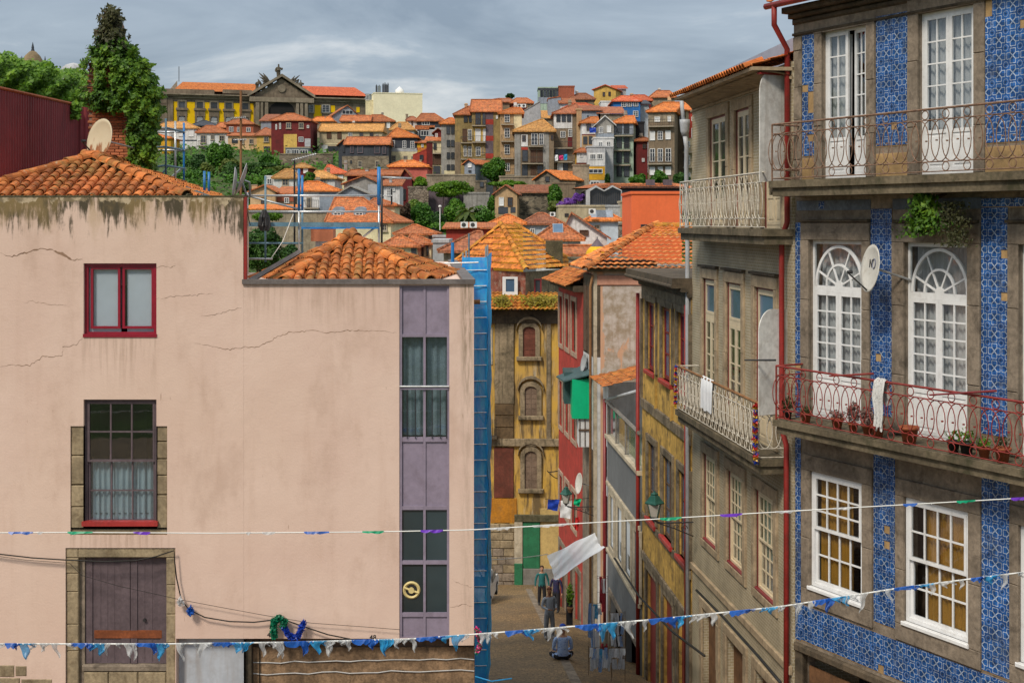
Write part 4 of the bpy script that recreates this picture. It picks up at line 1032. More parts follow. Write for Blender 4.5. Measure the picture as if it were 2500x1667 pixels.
# door joinery
for d,op in ((dT1,1),(dT2,0),(dT3,0)):
    f=window(BR_,d,[(0,0,.5 if not op else .52,1,2,5,.24),(.5,0,1,1,2,5,.24)][:1 if op else 2],'white paint',v=.08,fw=.06,st=.065,bar=.025,name='balcony_door',cur='curtain sheer',curz=(.2,.98),gm='clear glass',curx=(0,.5) if op else (0,1))
    if op:
        # the right leaf stands ajar, swung inwards
        w_=(d[2] - d[0] - .12) *.40;sub=MB();h_=d[3] - d[1] - .12;st=.065;sol=h_*.24
        sub.box(0,0,0,w_,.045,st);sub.box(0,0,st,st,.045,h_);sub.box(w_ - st,0,st,w_,.045,h_);sub.box(st,0,h_ - st,w_ - st,.045,h_);sub.box(st,.012,st,w_ - st,.03,sol);sub.box(st,0,sol,w_ - st,.045,sol+st)
        gc,gd=sol+st,h_ - st;cw=(w_ - 2*st) /2;ch_=(gd - gc) /5
        sub.box(st+cw - .012,.008,gc,st+cw+.012,.035,gd)
        for j in range(1,5):sub.box(st,.01,gc+j*ch_ - .012,st+cw - .012,.033,gc+j*ch_+.012);sub.box(st+cw+.012,.01,gc+j*ch_ - .012,w_ - st,.033,gc+j*ch_+.012)
        lf=sub.build('open_leaf','white paint',f);lf.location=(d[2] - .06,.1,d[1] +.06);lf.rotation_euler=(0,0,R(180 - 13))
        for i in range(2):
            for j in range(5):link('pane',_PANE.setdefault(('ol',0),MB().box(0,0,0,cw,.005,ch_).mesh('pane','clear glass')),lf,(st+i*cw,.02,gc+j*ch_))
def fanlight(parent,x0,z0,x1,z1,v,fm):
    """semicircular sunburst fanlight in a square head"""
    cx_,w_,h_=(x0+x1) /2,(x1 - x0),(z1 - z0);zb_=z0+.05;ro,rz=w_/2 - .07,h_ - .14;ri,riz=ro*.55,rz*.55;m=MB()
    m.box(x0,v,z0,x1,v+.05,z0+.05);m.box(x0,v,z1 - .07,x1,v+.05,z1);m.box(x0,v,z0+.05,x0+.05,v+.05,z1 - .07);m.box(x1 - .05,v,z0+.05,x1,v+.05,z1 - .07)
    n=26
    for (ra,rb,sa,sb) in ((ro,ro - .055,rz,rz - .055),(ri,ri - .04,riz,riz - .04)):
        for i in range(n):
            a,b=math.pi*i/n,math.pi*(i+1) /n
            q=[(cx_+r*math.cos(t_),zb_+s*math.sin(t_)) for r,s,t_ in ((ra,sa,a),(ra,sa,b),(rb,sb,b),(rb,sb,a))]
            m.prism(q,v - .005,v+.035)
    for ang in (22,62,118,158):
        c,s=math.cos(R(ang)),math.sin(R(ang));px,pz_=-s*.016,c*.016
        q=[(cx_+.09*c+px,zb_+.1*s+pz_),(cx_+.09*c - px,zb_+.1*s - pz_),(cx_+(ro - .03) *c - px,zb_+(rz - .03) *s - pz_),(cx_+(ro - .03) *c+px,zb_+(rz - .03) *s+pz_)]
        m.prism(q,v+.002,v+.03)
    q=[(cx_+.1*math.cos(math.pi*i/10),zb_+.11*math.sin(math.pi*i/10)) for i in range(11)];m.prism(q,v,v+.03)
    f=m.build('fanlight',fm,parent);pane(f,x0+.05,z0+.05,x1 - .05,z1 - .07,v+.02,'clear glass');return f
for d in (dM1,dM2,dM3):
    zt_=d[3] - (d[3] - d[1]) *.27
    f=window(BR_,(d[0],d[1],d[2],zt_),[(0,0,.5,1,2,5,.30),(.5,0,1,1,2,5,.30)],'white paint',v=.08,fw=.06,st=.07,bar=.028,name='balcony_door',cur='curtain sheer',curz=(.2,.98))
    fl=fanlight(f,d[0],zt_,d[2],d[3],.08,'white paint');curtain(f,d[0] +.08,zt_+.03,d[2] - .08,d[3] - .05,.25,'curtain sheer',.12)
for d in (dB1,dB2,dB3):
    f=window(BR_,d,[(0,.5,1,1,4,3 if d is dB1 else 2,0),(0,0,1,.525,4,2,0,.05)],'white paint',v=.02,fw=.075,st=.055,bar=.03,name='sash_window',cur='curtain mustard',curx=(0.05,.72) if d is dB1 else (.22,1),curz=(.02,1))
    block(f,'sill_board',d[0] - .03,d[1] - .07,d[2] +.03,d[1],-.09,.1,'white paint',.01)
# stone surrounds
def u_(px):return bu(px)
for d,xl,xr,wt in ((dT1,1990,2138,0),(dT2,2218,2406,0)):surround(BR_,d,d[0] - u_(xl),u_(xr) - d[2],ZT - .25 - d[3] if d is dT1 else .3,0,'granite',v0=-.045,nj=3)
for d,xl,xr in ((dM1,1958,2126),(dM2,2180,2396),(dM3,2463,2700)):surround(BR_,d,d[0] - u_(xl),u_(xr) - d[2],.34,0,'granite',nj=3)
for d,xl,xr in ((dB1,1960,2132),(dB2,2189,2397),(dB3,2468,2700)):
    surround(BR_,(d[0],d[1] - .07,d[2],d[3]),d[0] - u_(xl),u_(xr) - d[2],.30,.30,'granite',nj=2)
for d in (dM1,dM2,dM3):block(BR_,'lintel_hood',d[0] - .22,d[3] +.345,d[2] +.22,d[3] +.40,-.11,.02,'dark granite',.015)
# corner pilaster stones
zz=.0
while zz < ZT - .3:
    h_=random.uniform(.55,.8)
    if zz+h_ > z_up+.1:block(BR_,'corner_stone',.005,zz+.004,bu(1959) - .01,min(zz+h_,ZT - .25),-.03+random.uniform(-.008,.008),.02,'granite')
    zz += h_
# azulejo panels: every tile real; the largest in view are their own pieces
TS=.138
_AZ={}
def az_mesh(k):
    if k in _AZ:return _AZ[k]
    h=TS/2 - .0015;m=MB();m.add([(-h,0,-h),(h,0,-h),(h,0,h),(-h,0,h),(-h,.014,-h),(h,.014,-h),(h,.014,h),(-h,.014,h)],[(0,1,2,3),(4,5,1,0),(5,6,2,1),(6,7,3,2),(7,4,0,3)])
    me=m.mesh('wall_tile','azulejo');az_uv(me,[k] *1,5);_AZ[k] =me;return me
QUV={0:[(0,0),(1,0),(1,1),(0,1)],1:[(1,0),(0,0),(0,1),(1,1)],2:[(0,1),(1,1),(1,0),(0,0)],3:[(1,1),(0,1),(0,0),(1,0)]}
def az_uv(me,ks,per):
    l=me.uv_layers.new(name='UVMap');d=[]
    for k in ks:
        for f_ in range(per):d += QUV[k]
    l.data.foreach_set('uv',[c for p in d for c in p])
tiles_all=[]
def panel(u0,u1,z0,z1,gaps=()):
    u0,u1=min(u0,u1),max(u0,u1);n=max(1,round((u1 - u0) /TS));s=(u1 - u0) /n
    i0=0
    nz=int((z1 - z0) /TS)
    for i in range(n):
        for j in range(nz):
            u,z=u0+(i+.5) *s,z1 - (j+.5) *TS
            if any(g(i,j) for g in gaps):continue
            if random.random() < .012:continue
            tiles_all.append((u,z,(i % 2) +2*(j % 2),s/TS))
    MB().box(u0,-.006,z1 - nz*TS - .02,u1,.02,z1).build('panel_bed','sand render',BR_)
zb_up=bz(1975,383)
panel(u_(1960),u_(1989),zb_up,bz(1960,88),(lambda i,j:(j in (8,9) and i > 0) or (j == 7 and i == 0) or (j == 14 and i == 1),))
panel(u_(2140),u_(2217),zb_up,bz(2140,42));panel(u_(2407),u_(2600),zb_up,bz(2407,2),(lambda i,j:j == 1 and i == 0,))
for a,b in ((1960,1989),(2140,2217),(2407,2600)):block(BR_,'apron',u_(a),z_up+.02,u_(b),zb_up - .03,-.02,.02,'sand render',.005)
zt_m=bz(1945,512);zb_m=z_mid - .2
zl_m=z_mid+.18
panel(u_(1943),u_(1957),bz(1945,1560),zt_m - .25)
panel(u_(2127),u_(2179),zl_m,zt_m);panel(u_(2397),u_(2462),zl_m,zt_m);panel(u_(2397),u_(2600),zt_m+.01,zt_m+.15)
panel(u_(2000),u_(2014),zt_m+.005,zt_m+.15)
panel(u_(2134),u_(2187),dB1[1] - .37 - .0,z_mid - .28);panel(u_(2398),u_(2466),dB2[1] - .4,z_mid - .28)
zband=min(dB1[1],dB2[1]) - .40
panel(u_(1946),u_(2700),bz(1960,1572),zband)
P('bluish frieze',(.13,.16,.20),.6,.3,1.5,(.05,.06,.08),.6,.3)
block(BR_,'frieze',u_(1946),zt_m - .02,u_(2126),zt_m+.17,-.012,.02,'bluish frieze',.004);block(BR_,'frieze',u_(2180),zt_m - .02,u_(2396),zt_m+.17,-.012,.02,'bluish frieze',.004)
tiles_all.sort(key=lambda t:-1 if t[1] > zl_m else 0)
near=sorted(tiles_all,key=lambda t:(bl.w(t[0],0,t[1]).y if -9 < bl.w(t[0],0,t[1]).z < 4.2 and t[0] < bu(2498) else 999))
pick=set(id(t) for t in near[:300])
wl=MB().box(.2,.0005,.2,.25,.001,.25).build('tile_field','azulejo',BR_)
for t in near[:300]:
    o=link('wall_tile',az_mesh(t[2]),BR_,(t[0],-.016+random.uniform(-.0015,.0015),t[1]));o.scale=(t[3],1,1)
m=MB();ks=[]
for t in near[300:]:
    h=TS/2 - .0015;hx=h*t[3];y=-.016+random.uniform(-.0015,.0015);u,z=t[0],t[1]
    m.add([(u - hx,y,z - h),(u+hx,y,z - h),(u+hx,y,z+h),(u - hx,y,z+h)],[(0,1,2,3)]);ks.append(t[2])
me=m.mesh('tile_field','azulejo');az_uv(me,ks,1);old=wl.data;wl.data=me;bpy.data.meshes.remove(old);wl['kind'] ='stuff'
# balconies
def balcony(house,u0,u1,z,proj,th,mat,rmat,H,period,ow,ends,r=.011,corb=None,name='balcony',ring=.16):
    m=MB();m.box(u0,-proj,z - th*.45,u1,.02,z);m.box(u0+.05,-proj+.06,z - th,u1 - .05,.02,z - th*.45)
    s=m.build(name,mat,house)
    railing(s,u0+.05,u1,z,H,-proj+.05,rmat,period,ow,r,ends,ring=ring)
    if corb:
        for u in corb:MB().prism([(0,0),(-proj*.8,0),(-proj*.75,-.12),(-.12,-.4),(0,-.42)],0,.16).xf(Matrix.Translation((u,0,z - th)) @ Matrix.Rotation(R(90),4,'Z')).build('corbel',mat,s)
    return s
P('balcony stone',(.135,.108,.07),.9,.4,1.5,(.035,.035,.015),.75,.4,.5,30)
ub0=bu(1876,vb)
b_up=balcony(BR_,ub0,UMAX,z_up,.75,.30,'balcony stone','rust iron',1.08,.225,.40,(True,False))
b_mid=balcony(BR_,bu(1886,vb),UMAX,z_mid,.75,.26,'balcony stone','red iron',1.03,.225,.40,(True,False))
# curved white screens at the balcony ends, red downpipe
def screen(u,z0,z1,proj,name='end_screen'):
    m=MB();n=12;pts=[(-proj,z0),(-proj,z1 - .45)] +[(-proj+proj*.5*(1 - math.cos(math.pi/2*i/n)),z1 - .45+.45*math.sin(math.pi/2*i/n)) for i in range(1,n+1)] +[(0.1,z1 - .02),(0.1,z0)]
    v=[(u,y,z) for y,z in pts] +[(u+.03,y,z) for y,z in pts];k=len(pts)
    m.add(v,[tuple(range(k))[::-1],tuple(range(k,2*k))] +[(i,(i+1) % k,(i+1) % k+k,i+k) for i in range(k)]);return m.build(name,'bulb wall',BR_)
screen(-.30,z_up+.0,bz(1905,168,-.3),.62);screen(-.28,z_mid+.0,bz(1905,756,-.3),.66)
MB().box(-.34,-.64,bz(1905,176,-.3) - .04,-.24,.0,bz(1905,176,-.3)).build('strap','oxide pipe',BR_)
upx=-.08
pipe(BR_,[(bu(1895,-.45),-.5,ZT+.36),(bu(1895,-.45),-.5,bz(1900,62,-.4)),(upx - .0,-.1,bz(1938,118,-.1)),(upx,-.1,z_up - .8),(upx - .14,-.12,z_up - 1.1),(upx - .14,-.12,z_mid - .3),(upx,-.12,z_mid - .6),(upx,-.12,.2)],.055,'oxide pipe')
# ground floor arch stones
for k in range(7):
    a=R(170 - 26*k)
for k,(x0,x1) in enumerate(((1944,1962),(2235,2262))):block(BR_,'shop_pier',u_(x0),0,u_(x1),bz(1962,1580),-.05,.1,'dark granite',.02)
block(BR_,'shop_lintel',u_(1944),bz(1962,1592),u_(2700),bz(1962,1572),-.09,.1,'dark granite',.03)
P('shop wood',(.17,.085,.04),.7,.3,3,(.05,.03,.02),.5,.3)
MB().box(u_(1964),.12,0,u_(2100),.16,bz(1962,1625)).build('shop_door','shop wood',BR_)
# hanging plant under the upper balcony
hp=tag(empty('wall_plant',bl.w(bu(2310),-.2,z_up - .3)),'green fern like plant growing from the wall under the upper balcony','plant');hp.rotation_euler=(0,0,bl.a)
P_,N_,P2,N2=[],[],[],[]
for k in range(1000):
    t_=random.random();x=random.gauss(-.12,.20) *(.4+t_);zc_=-.05 - .62*t_ - .1*abs(x);P_.append((x,-.12 - .3*random.random() *(1 - .4*t_),zc_+random.uniform(-.05,.08)));N_.append((x,-1,.5))
for k in range(900):
    t_=random.random();x=random.gauss(.5+.12*t_,.15);P2.append((x,-.1 - .25*random.random(),-.15 - .75*t_));N2.append((0,-1,.3))
tag(leafmesh('fronds',P_,N_,.085,'ivy leaf',hp),kind='stuff');tag(leafmesh('dry_stems',P2,N2,.05,'ivy dry',hp),kind='stuff')
MB().tube([(0,.2,0),(0,-.1,-.1),(-.1,-.25,-.3)],[.03,.03,.01],6).build('root','plank brown',hp)
# pots along the red balcony
PN=[('terracotta',.10,.15)]
def pot(u,s,mat,label,plant=None,leaf='ivy dry',n=120,h=.2,group='pots on the red balcony'):
    e_=tag(empty('flower_pot',bl.w(u,-.52,z_mid)),label,'flower pot',group)
    s *= .85;MB().lathe([(.07*s,0),(.10*s,.17*s),(.115*s,.17*s),(.115*s,.205*s),(.10*s,.205*s),(.09*s,.17*s)],n=14).build('pot',mat,e_,True)
    MB().lathe([(.001,.165*s),(.092*s,.17*s)],n=10).build('soil','plank brown',e_)
    if plant:
        p,nn_=blob_pts((0,0,.2*s+h*.45),(.12*s+.03,.12*s+.03,h*.5),n,.2);tag(leafmesh('plant',p,nn_,.055,leaf,e_),kind='stuff')
P('black plastic',(.025,.022,.022),.5,.1,bump=0)
leafm('pink succulent',(.12,.07,.06),(.26,.16,.14),(.40,.27,.24),6)
for u,s,mat,lab,pl,leaf,n,h in ((bu(1925,-.5),1.0,'black plastic','dark pot with dry plant at the left end of the red balcony',1,'ivy dry',160,.3),(bu(1970,-.5),1.15,'terracotta','terracotta pot second from the left end of the red balcony',1,'ivy dry',60,.12),(bu(2046,-.5),1.25,'terracotta','terracotta pot left of the pink succulent',1,'pink succulent',120,.15),
        (bu(2085,-.5),1.0,'terracotta','small pot overflowing with pink grey succulent',1,'pink succulent',420,.42),(bu(2120,-.5),1.1,'terracotta','terracotta pot with succulent right of the overflowing one',1,'pink succulent',300,.35),(bu(2145,-.5),1.35,'terracotta','brown terracotta pot right of the pink succulents',0,'',0,0),(bu(2222,-.5),1.75,'terracotta','largest orange terracotta pot in front of the second door',0,'',0,0),(bu(2330,-.5),1.2,'black plastic','left of two black plastic pots on the red balcony',1,'hedge leaf',60,.2),(bu(2362,-.5),1.3,'black plastic','right of two black plastic pots on the red balcony',1,'hedge leaf',60,.25),(bu(2405,-.5),1.1,'terracotta','terracotta pot with a small green plant',1,'hedge leaf',90,.2),(bu(2450,-.5),1.4,'terracotta','terracotta pot near the right edge of the red balcony',1,'ivy dry',60,.2)):
    pot(u,s,mat,lab,pl,leaf,n,h)
# clothes pole, cloth, dish
ra=tag(empty('cloth',bl.w(bu(2152,-.7),-.70,z_mid+1.03)),'crumpled white patterned cloth hung over the red balcony rail','cloth');ra.rotation_euler=(0,0,bl.a)
P('cloth print',(.55,.55,.54),.85,.1,14,(.10,.10,.11),.8,0,.1)
m=MB();pf=[(.12,-.42),(.10,-.15),(.05,0),(0,.05),(-.05,0),(-.07,-.25),(-.06,-.55),(-.08,-.82)];NXc=12
for i in range(NXc+1):
    x=-.13+.26*i/NXc
    for (y,z) in pf:m.v.append((x*(1 - .25*abs(z)) +.02*math.sin(z*9+i),y+.025*math.sin(i*1.6+z*4),z+(.05*math.sin(i*1.1) if z < -.5 else .02*math.sin(i*2.1))))
for i in range(NXc):
    for j in range(len(pf) - 1):a=i*len(pf) +j;m.f.append((a,a+1,a+1+len(pf),a+len(pf)));m.m.append(0)
m.build('drape','cloth print',ra,True)
for (x0,y0,x1,y1,lab,mat) in ((2025,918,2132,912,'red clothes pole lying along the red balcony under the cloth','red iron'),(2270,964,2432,954,'dark clothes pole sticking out right above the red balcony','oxblood paint'),(1818,879,1893,879,'thin black pole at the corner of the red balcony','black metal')):
    a,b=bl.P(x0,y0,-.8),bl.P(x1,y1,-.72);o=tag(empty('clothes_pole',bl.w(a[0],-.8,a[1])),lab,'pole');o.rotation_euler=(0,0,bl.a);MB().tube([(0,0,0),(b[0] - a[0],.08,b[1] - a[1])],[.016,.022],6).build('rod',mat,o)
du_,dz_=bl.P(2130,656,-.55)
ds=dish('satellite_dish','white satellite dish with lettering between the two fanlights',bl.w(du_,-.55,dz_),(-.985,-.10,.14),.42,'dish white',backarm=bl.w(du_+.25,0,dz_ - .2) - bl.w(du_,-.55,dz_),depth=.13)
# lettering on the dish face: N and a ring
dv=Vector((-.985,-.10,.14)).normalized();q=dv.to_track_quat('Z','Y').to_matrix().to_4x4()
P('print black',(.02,.02,.022),.6,.1,bump=0);P('print grey',(.16,.17,.22),.6,.1,bump=0)
def face_pt(a,b):r2=(a*a+b*b) /(.42 ** 2);return q @ Vector((a,b,.42*.13*r2+.006))
upv=q.to_3x3().inverted() @ Vector((0,0,1));an=math.atan2(upv.x,upv.y)
def fp(a,b):c,s=math.cos(-an),math.sin(-an);return face_pt(a*c - b*s,a*s+b*c)
def flatstroke(name,pts,w_,mat):
    m=MB();m.tube([fp(*p) for p in pts],w_,4);return m.build(name,mat,ds)
flatstroke('letter',[(-.12,.02),(-.12,.16),(-.03,.02),(-.03,.16)],.008,'print black');flatstroke('letter_ring',[(.07+.075*math.cos(i*.42),.09+.085*math.sin(i*.42)) for i in range(16)],.011,'print grey')
# ------------------------------------------------------------------ the beige tiled house
bg0=bl.w(0,0,0)
be=fac_from('beige_tiled_house','narrow beige house with cream window frames and white iron balconies',1690,(bg0.x - .05,bg0.y+.02),900,street_z(34) - .8)
eu,eR=be.u,be.root
def ez(px,py,v=0.):return be.P(px,py,v)[1]
brickm('beige tile',(.30,.245,.15),(.35,.285,.18),(.46,.41,.31),.13,.066,.008,.25)
EW=eu(1934)
ev=-.62;zE1=ez(1660,556,ev);zE2=ez(1653,1001,ev)
ZE=ez(1730,288)
tops=[be.R(1733,1775,1733,290,560),be.R(1796,1832,1796,272,560),be.R(1866,1910,1866,250,560)]
tops=[(a,zE1+.02,c,ez(1733,290)) for a,b,c,d in tops]
mids=[(eu(1718),zE2+.02,eu(1748),ez(1718,677)),(eu(1775),zE2+.02,eu(1812),ez(1775,688)),(eu(1845),zE2+.02,eu(1892),ez(1845,700))]
mz=ez(1775,688);mids=[(a,b,c,mz) for a,b,c,d in mids]
lows=[(eu(1719),ez(1719,1315),eu(1750),ez(1719,1103)),(eu(1778),0,eu(1816),0),(eu(1846),0,eu(1892),0)]
lows=[(a,lows[0][1],c,lows[0][3]) for a,b,c,d in lows]
gfl=[(eu(1716),0,eu(1752),ez(1716,1480)),(eu(1776),0,eu(1818),ez(1716,1480)),(eu(1846),0,eu(1890),ez(1716,1480))]
ZEt=ez(1730,262)
wall(eR,0,0,EW,ZEt+.35,tops+mids+lows+gfl,'beige tile',rev=.28,D=9,room=.8,inner='interior')
for d in tops:window(eR,(d[0] +.035,d[1],d[2],d[3] - .03),[(0,0,.5,1,1,4,.22),(.5,0,1,1,1,4,.22)],'cream paint',v=.03,fw=.06,st=.07,bar=.03,name='balcony_door',gm='dim glass');
for d in mids:
    zz=d[3] - (d[3] - d[1]) *.28
    f=window(eR,(d[0] +.035,d[1],d[2],zz),[(0,0,.5,1,1,4,.22),(.5,0,1,1,1,4,.22)],'cream paint',v=.03,fw=.06,st=.075,bar=.03,name='balcony_door',gm='dim glass',cur='curtain sheer',curz=(.2,.9),curx=(.5,1))
    t2=window(f,(d[0] +.035,zz,d[2],d[3] - .03),[(0,0,1,1,1,1,0)],'cream paint',v=.03,fw=.06,st=.06,gm='dim glass',name='transom',panes=False);MB().box(d[0] +.11,.05,zz+.1,d[2] - .1,.056,d[3] - .13).build('transom_pane','blue glass',f)
for d in lows:
    f=window(eR,(d[0] +.06,d[1] +.05,d[2],d[3] - .04),[(0,.5,1,1,4,3,0),(0,0,1,.52,4,3,0,.05)],'cream paint',v=.03,fw=.05,st=.045,bar=.028,name='sash_window',gm='dim glass',cur='curtain sheer',curx=(.1,.6))
    block(f,'sill_board',d[0],d[1],d[2] +.02,d[1] +.05,-.04,.3,'oxblood paint',.01)
P('trim stone',(.37,.285,.185),.85,.25,1.6,(.12,.09,.06),.6,.3,.35,40)
for d in tops+mids+lows:
    MB().box(d[0],.02,d[1],d[0] +.06,.27,d[3]).build('red_reveal','oxblood paint',eR);MB().box(d[0],.02,d[3] - .04,d[2],.27,d[3]).build('red_reveal','oxblood paint',eR)
    surround(eR,d,.22,.22,.25 if d[1] > 3 else .2,.18 if d in lows else 0,'trim stone',nj=2)
for d in mids:block(eR,'lintel_hood',d[0] - .26,d[3] +.27,d[2] +.26,d[3] +.33,-.10,.02,'dark granite',.012)
for d in gfl:
    surround(eR,d,.24,.24,.22,0,'trim stone',nj=3)
    MB().box(d[0],.15,0,d[2],.2,d[3]).build('shop_door','shop wood',eR)
block(eR,'string_course',0,ez(1720,1418),EW,ez(1720,1402),-.06,.02,'trim stone');
# coved eaves
cv=MB();n=8;zc0=ZEt+.05
ze=ez(1640,243,-.85);uL_=eu(1642,-.85);hC=ze - .06 - zc0
cp=[(-.0 - .62*(1 - math.cos(math.pi/2*i/n)),zc0+hC*math.sin(math.pi/2*i/n)) for i in range(n+1)]
for (y0,z0),(y1,z1) in zip(cp,cp[1:]):cv.quad(((uL_+.15) *(y0/-.62) if y0 else 0,y0,z0),(EW,y0,z0),(EW,y1,z1),((uL_+.15) *(y1/-.62),y1,z1))
for (y0,z0),(y1,z1) in zip(cp,cp[1:]):cv.quad(((uL_+.15) *(y1/-.62),y1,z1),((uL_+.15) *(y1/-.62),4,z1),((uL_+.15) *(y0/-.62),4,z0),((uL_+.15) *(y0/-.62),y0,z0))
cv.build('eaves_cove','trim stone',eR,True)
block(eR,'string_course',-.02,ZEt - .0,EW,ZEt+.06,-.05,.02,'trim stone')
croof(eR,(uL_,-.78,ze+.05),(EW - .0,-.78,ze+.05),(EW,4,ze+1.5),(2.6,4,ze+1.5),'far clay bright',.2,.36,name='roof_slope')
me=tile_mesh(.10,.088,.42,'far clay bright','eave')
nT=int((EW - uL_) /.19)
for i in range(nT):place_tile(eR,me,Vector((uL_+.05+i*.19,-.90,ze+.03)),Vector((0,1,.38)),Vector((0,-.3,1)),'eave_tile',.01)
MB().box(uL_,-.8,ze - .04,EW,4,ze+.03).build('eaves_board','trim stone',eR)
P('zinc',(.34,.34,.42),.5,.1,2,(.24,.22,.28),.3,.2)
a,b=be.P(1705,202,1.8),be.P(1940,84,1.8)
MB().add([(a[0],1.8,a[1]),(EW,1.8,b[1]),(EW,1.8,ze+.3),(a[0],1.8,ze+.3),(a[0],4,a[1] +.1),(EW,4,b[1] +.1)],[(0,3,2,1),(0,1,5,4)]).build('zinc_upstand','zinc',eR)
# balconies of the beige house
e1=balcony(eR,eu(1655,ev),EW+.05,zE1,.62,.30,'balcony stone','white iron',1.12,.21,.34,(True,False),ring=.17)
e2=balcony(eR,eu(1648,ev),eu(1851,ev),zE2,.62,.30,'balcony stone','white iron',1.08,.17,.30,(True,True),ring=.17)
MB().tube([(eu(1648,ev) +.02,-.57,zE2+1.09),(eu(1851,ev),-.57,zE2+1.09)],.03,6).build('handrail','rust pole',e2)
# pale grey downpipe with hopper at the far end, red one beside it
hpz=ez(1705,300,-.25)
pipe(eR,[(.02,-.3,ZEt+.45),(.02,-.22,hpz)],.05,'grey pipe');MB().lathe([(.07,-.22),(.11,-.1),(.13,.1),(.13,.2)],.02,-.2,10).xf(Matrix.Translation((0,0,hpz))).build('hopper','grey pipe',eR,True)
pipe(eR,[(.02,-.2,hpz - .2),(.05,-.16,hpz - .5),(-.14,-.12,hpz - .95),(-.16,-.1,zE1 - .1),(-.10,-.10,zE1 - .5),(-.08,-.1,.2)],.058,'grey pipe')
pipe(eR,[(-.25,-.1,ez(1668,740)),(-.25,-.1,.2)],.05,'oxide pipe')
# feather garlands on the white balcony, towel
def boa(name,label,pts,r,cols,dens=240,loc=None,fl=.06):
    """fluffy garland: a cord with many small strips standing out"""
    L=Vector(pts[0]);e_=tag(empty(name,L),label,'garland');pts=[Vector(p) - L for p in pts]
    MB().tube(pts,.008,4).build('cord','cable',e_);seg=list(zip(pts,pts[1:]));tot=sum((b - a).length for a,b in seg);n=int(tot*dens)
    for ci,c in enumerate(cols):
        P_,N_=[],[]
        for k in range(n // len(cols)):
            t_=((k*len(cols) /n) if len(cols) == 1 else (int(k/(n/len(cols)) *7) *len(cols) +ci+random.random()) /(7*len(cols))) *tot
            for a,b in seg:
                l=(b - a).length
                if t_ <= l or (a,b) == seg[-1]:break
                t_ -= l
            p=a+(b - a) *min(t_/l,1);d=Vector((random.gauss(0,1),random.gauss(0,1),random.gauss(0,1))).normalized();P_.append(p+d*r*random.uniform(.2,1));N_.append((random.gauss(0,1),random.gauss(0,1),random.gauss(0,1)))
        tag(leafmesh('fringe',P_,N_,fl,c,e_),kind='stuff')
    return e_
def foil(n,c):
    P(n,c,.4,.2,5,bump=0,spec=.5);return n
foil('foil red',(.50,.02,.02));foil('foil yellow',(.62,.36,.02));foil('foil blue',(.01,.05,.40));foil('foil green',(.0,.16,.08));foil('foil pink',(.55,.02,.16));foil('foil sky',(.02,.32,.62))
uu=eu(1848,ev - .04)
boa('feather_garland','bright multicoloured garland on the near corner of the white balcony',[be.w(uu,-.68,zE2+1.1),be.w(uu,-.7,zE2+.5),be.w(uu,-.68,zE2 - .05)],.055,['foil red','foil yellow','foil blue'],1400,fl=.05)
uu=eu(1650,ev - .04)
boa('feather_garland','multicoloured garland on the far corner of the white balcony',[be.w(uu,-.66,zE2+1.1),be.w(uu,-.67,zE2+.1)],.04,['foil blue','foil red','foil yellow'],900,fl=.05)
tw_=tag(empty('towel',be.w(eu(1730,-.55),-.56,zE2+1.1)),'plain white towel drying over the white balcony rail','towel');tw_.rotation_euler=(0,0,be.a)
m=MB();pf=[(.06,-.8),(.05,-.4),(.035,0),(0,.035),(-.035,0),(-.05,-.3),(-.05,-.72)];n=16;wT=.95
for i in range(n+1):
    x=-wT/2+wT*i/n
    for (y,z) in pf:m.v.append((x,y+.012*math.sin(i*1.3+z*3),z+(.02*math.sin(i*.8) if z < -.5 else 0)))
for i in range(n):
    for j in range(len(pf) - 1):a=i*len(pf) +j;m.f.append((a,a+1,a+1+len(pf),a+len(pf)));m.m.append(0)
m.build('fabric','cloth white',tw_,True)
# ------------------------------------------------------------------ the weathered yellow house
y0_=be.w(0,0,0)
ye=fac_from('weathered_yellow_house','stained yellow house with red window bars between grey and beige houses',1568,(y0_.x - .02,y0_.y+.02),1000,street_z(41) - 1)
yu,yR=ye.u,ye.root
def yz(px,py,v=0.):return ye.P(px,py,v)[1]
YW=yu(1688);ZY=yz(1600,703)
P('old yellow render',(.50,.31,.075),.9,.35,.9,(.10,.068,.034),.95,.5,.3,25)
P('old timber',(.19,.15,.10),.88,.4,1.5,(.045,.036,.024),.8,.8,.4,30)
upw=[(yu(1581),yu(1602)),(yu(1617),yu(1642)),(yu(1656),yu(1683))]
zw0,zw1=yz(1590,906),yz(1590,738)
up_h=[(a,zw0,b,zw1) for a,b in upw]
zl0,zl1=yz(1590,1268),yz(1590,1080)
lo_h=[(a,zl0,b,zl1) for a,b in ((yu(1583),yu(1603)),(yu(1619),yu(1643)),(yu(1658),yu(1684)))]
gf_h=[(a,0,b,yz(1590,1400)) for a,b in ((yu(1580),yu(1606)),(yu(1620),yu(1645)),(yu(1656),yu(1684)))]
wall(yR,0,0,YW,ZY,up_h+lo_h+gf_h,'old yellow render',rev=.22,D=8,room=.7)
for d in up_h+lo_h:
    f=window(yR,d,[(0,0,.5,1,1,3,0),(.5,0,1,1,1,3,0)],'oxblood paint' if d in up_h else 'plank brown',v=.06,fw=.06,st=.05,bar=.04,gm='dim glass',panes=False)
    MB().box(d[0] +.06,.09,d[1] +.06,d[2] - .06,.1,d[3] - .06).build('pane','blue glass',f)
    surround(yR,d,.2,.2,.2,.0,'old timber',nj=1,v0=-.06);block(f,'sill_board',d[0] - .1,d[1] - .12,d[2] +.1,d[1],-.12,.1,'red paint',.01)
for d in gf_h:surround(yR,d,.2,.2,.2,0,'old timber',nj=2,v0=-.06);MB().box(d[0],.1,0,d[2],.15,d[3]).build('shop_door','oxblood paint',yR)
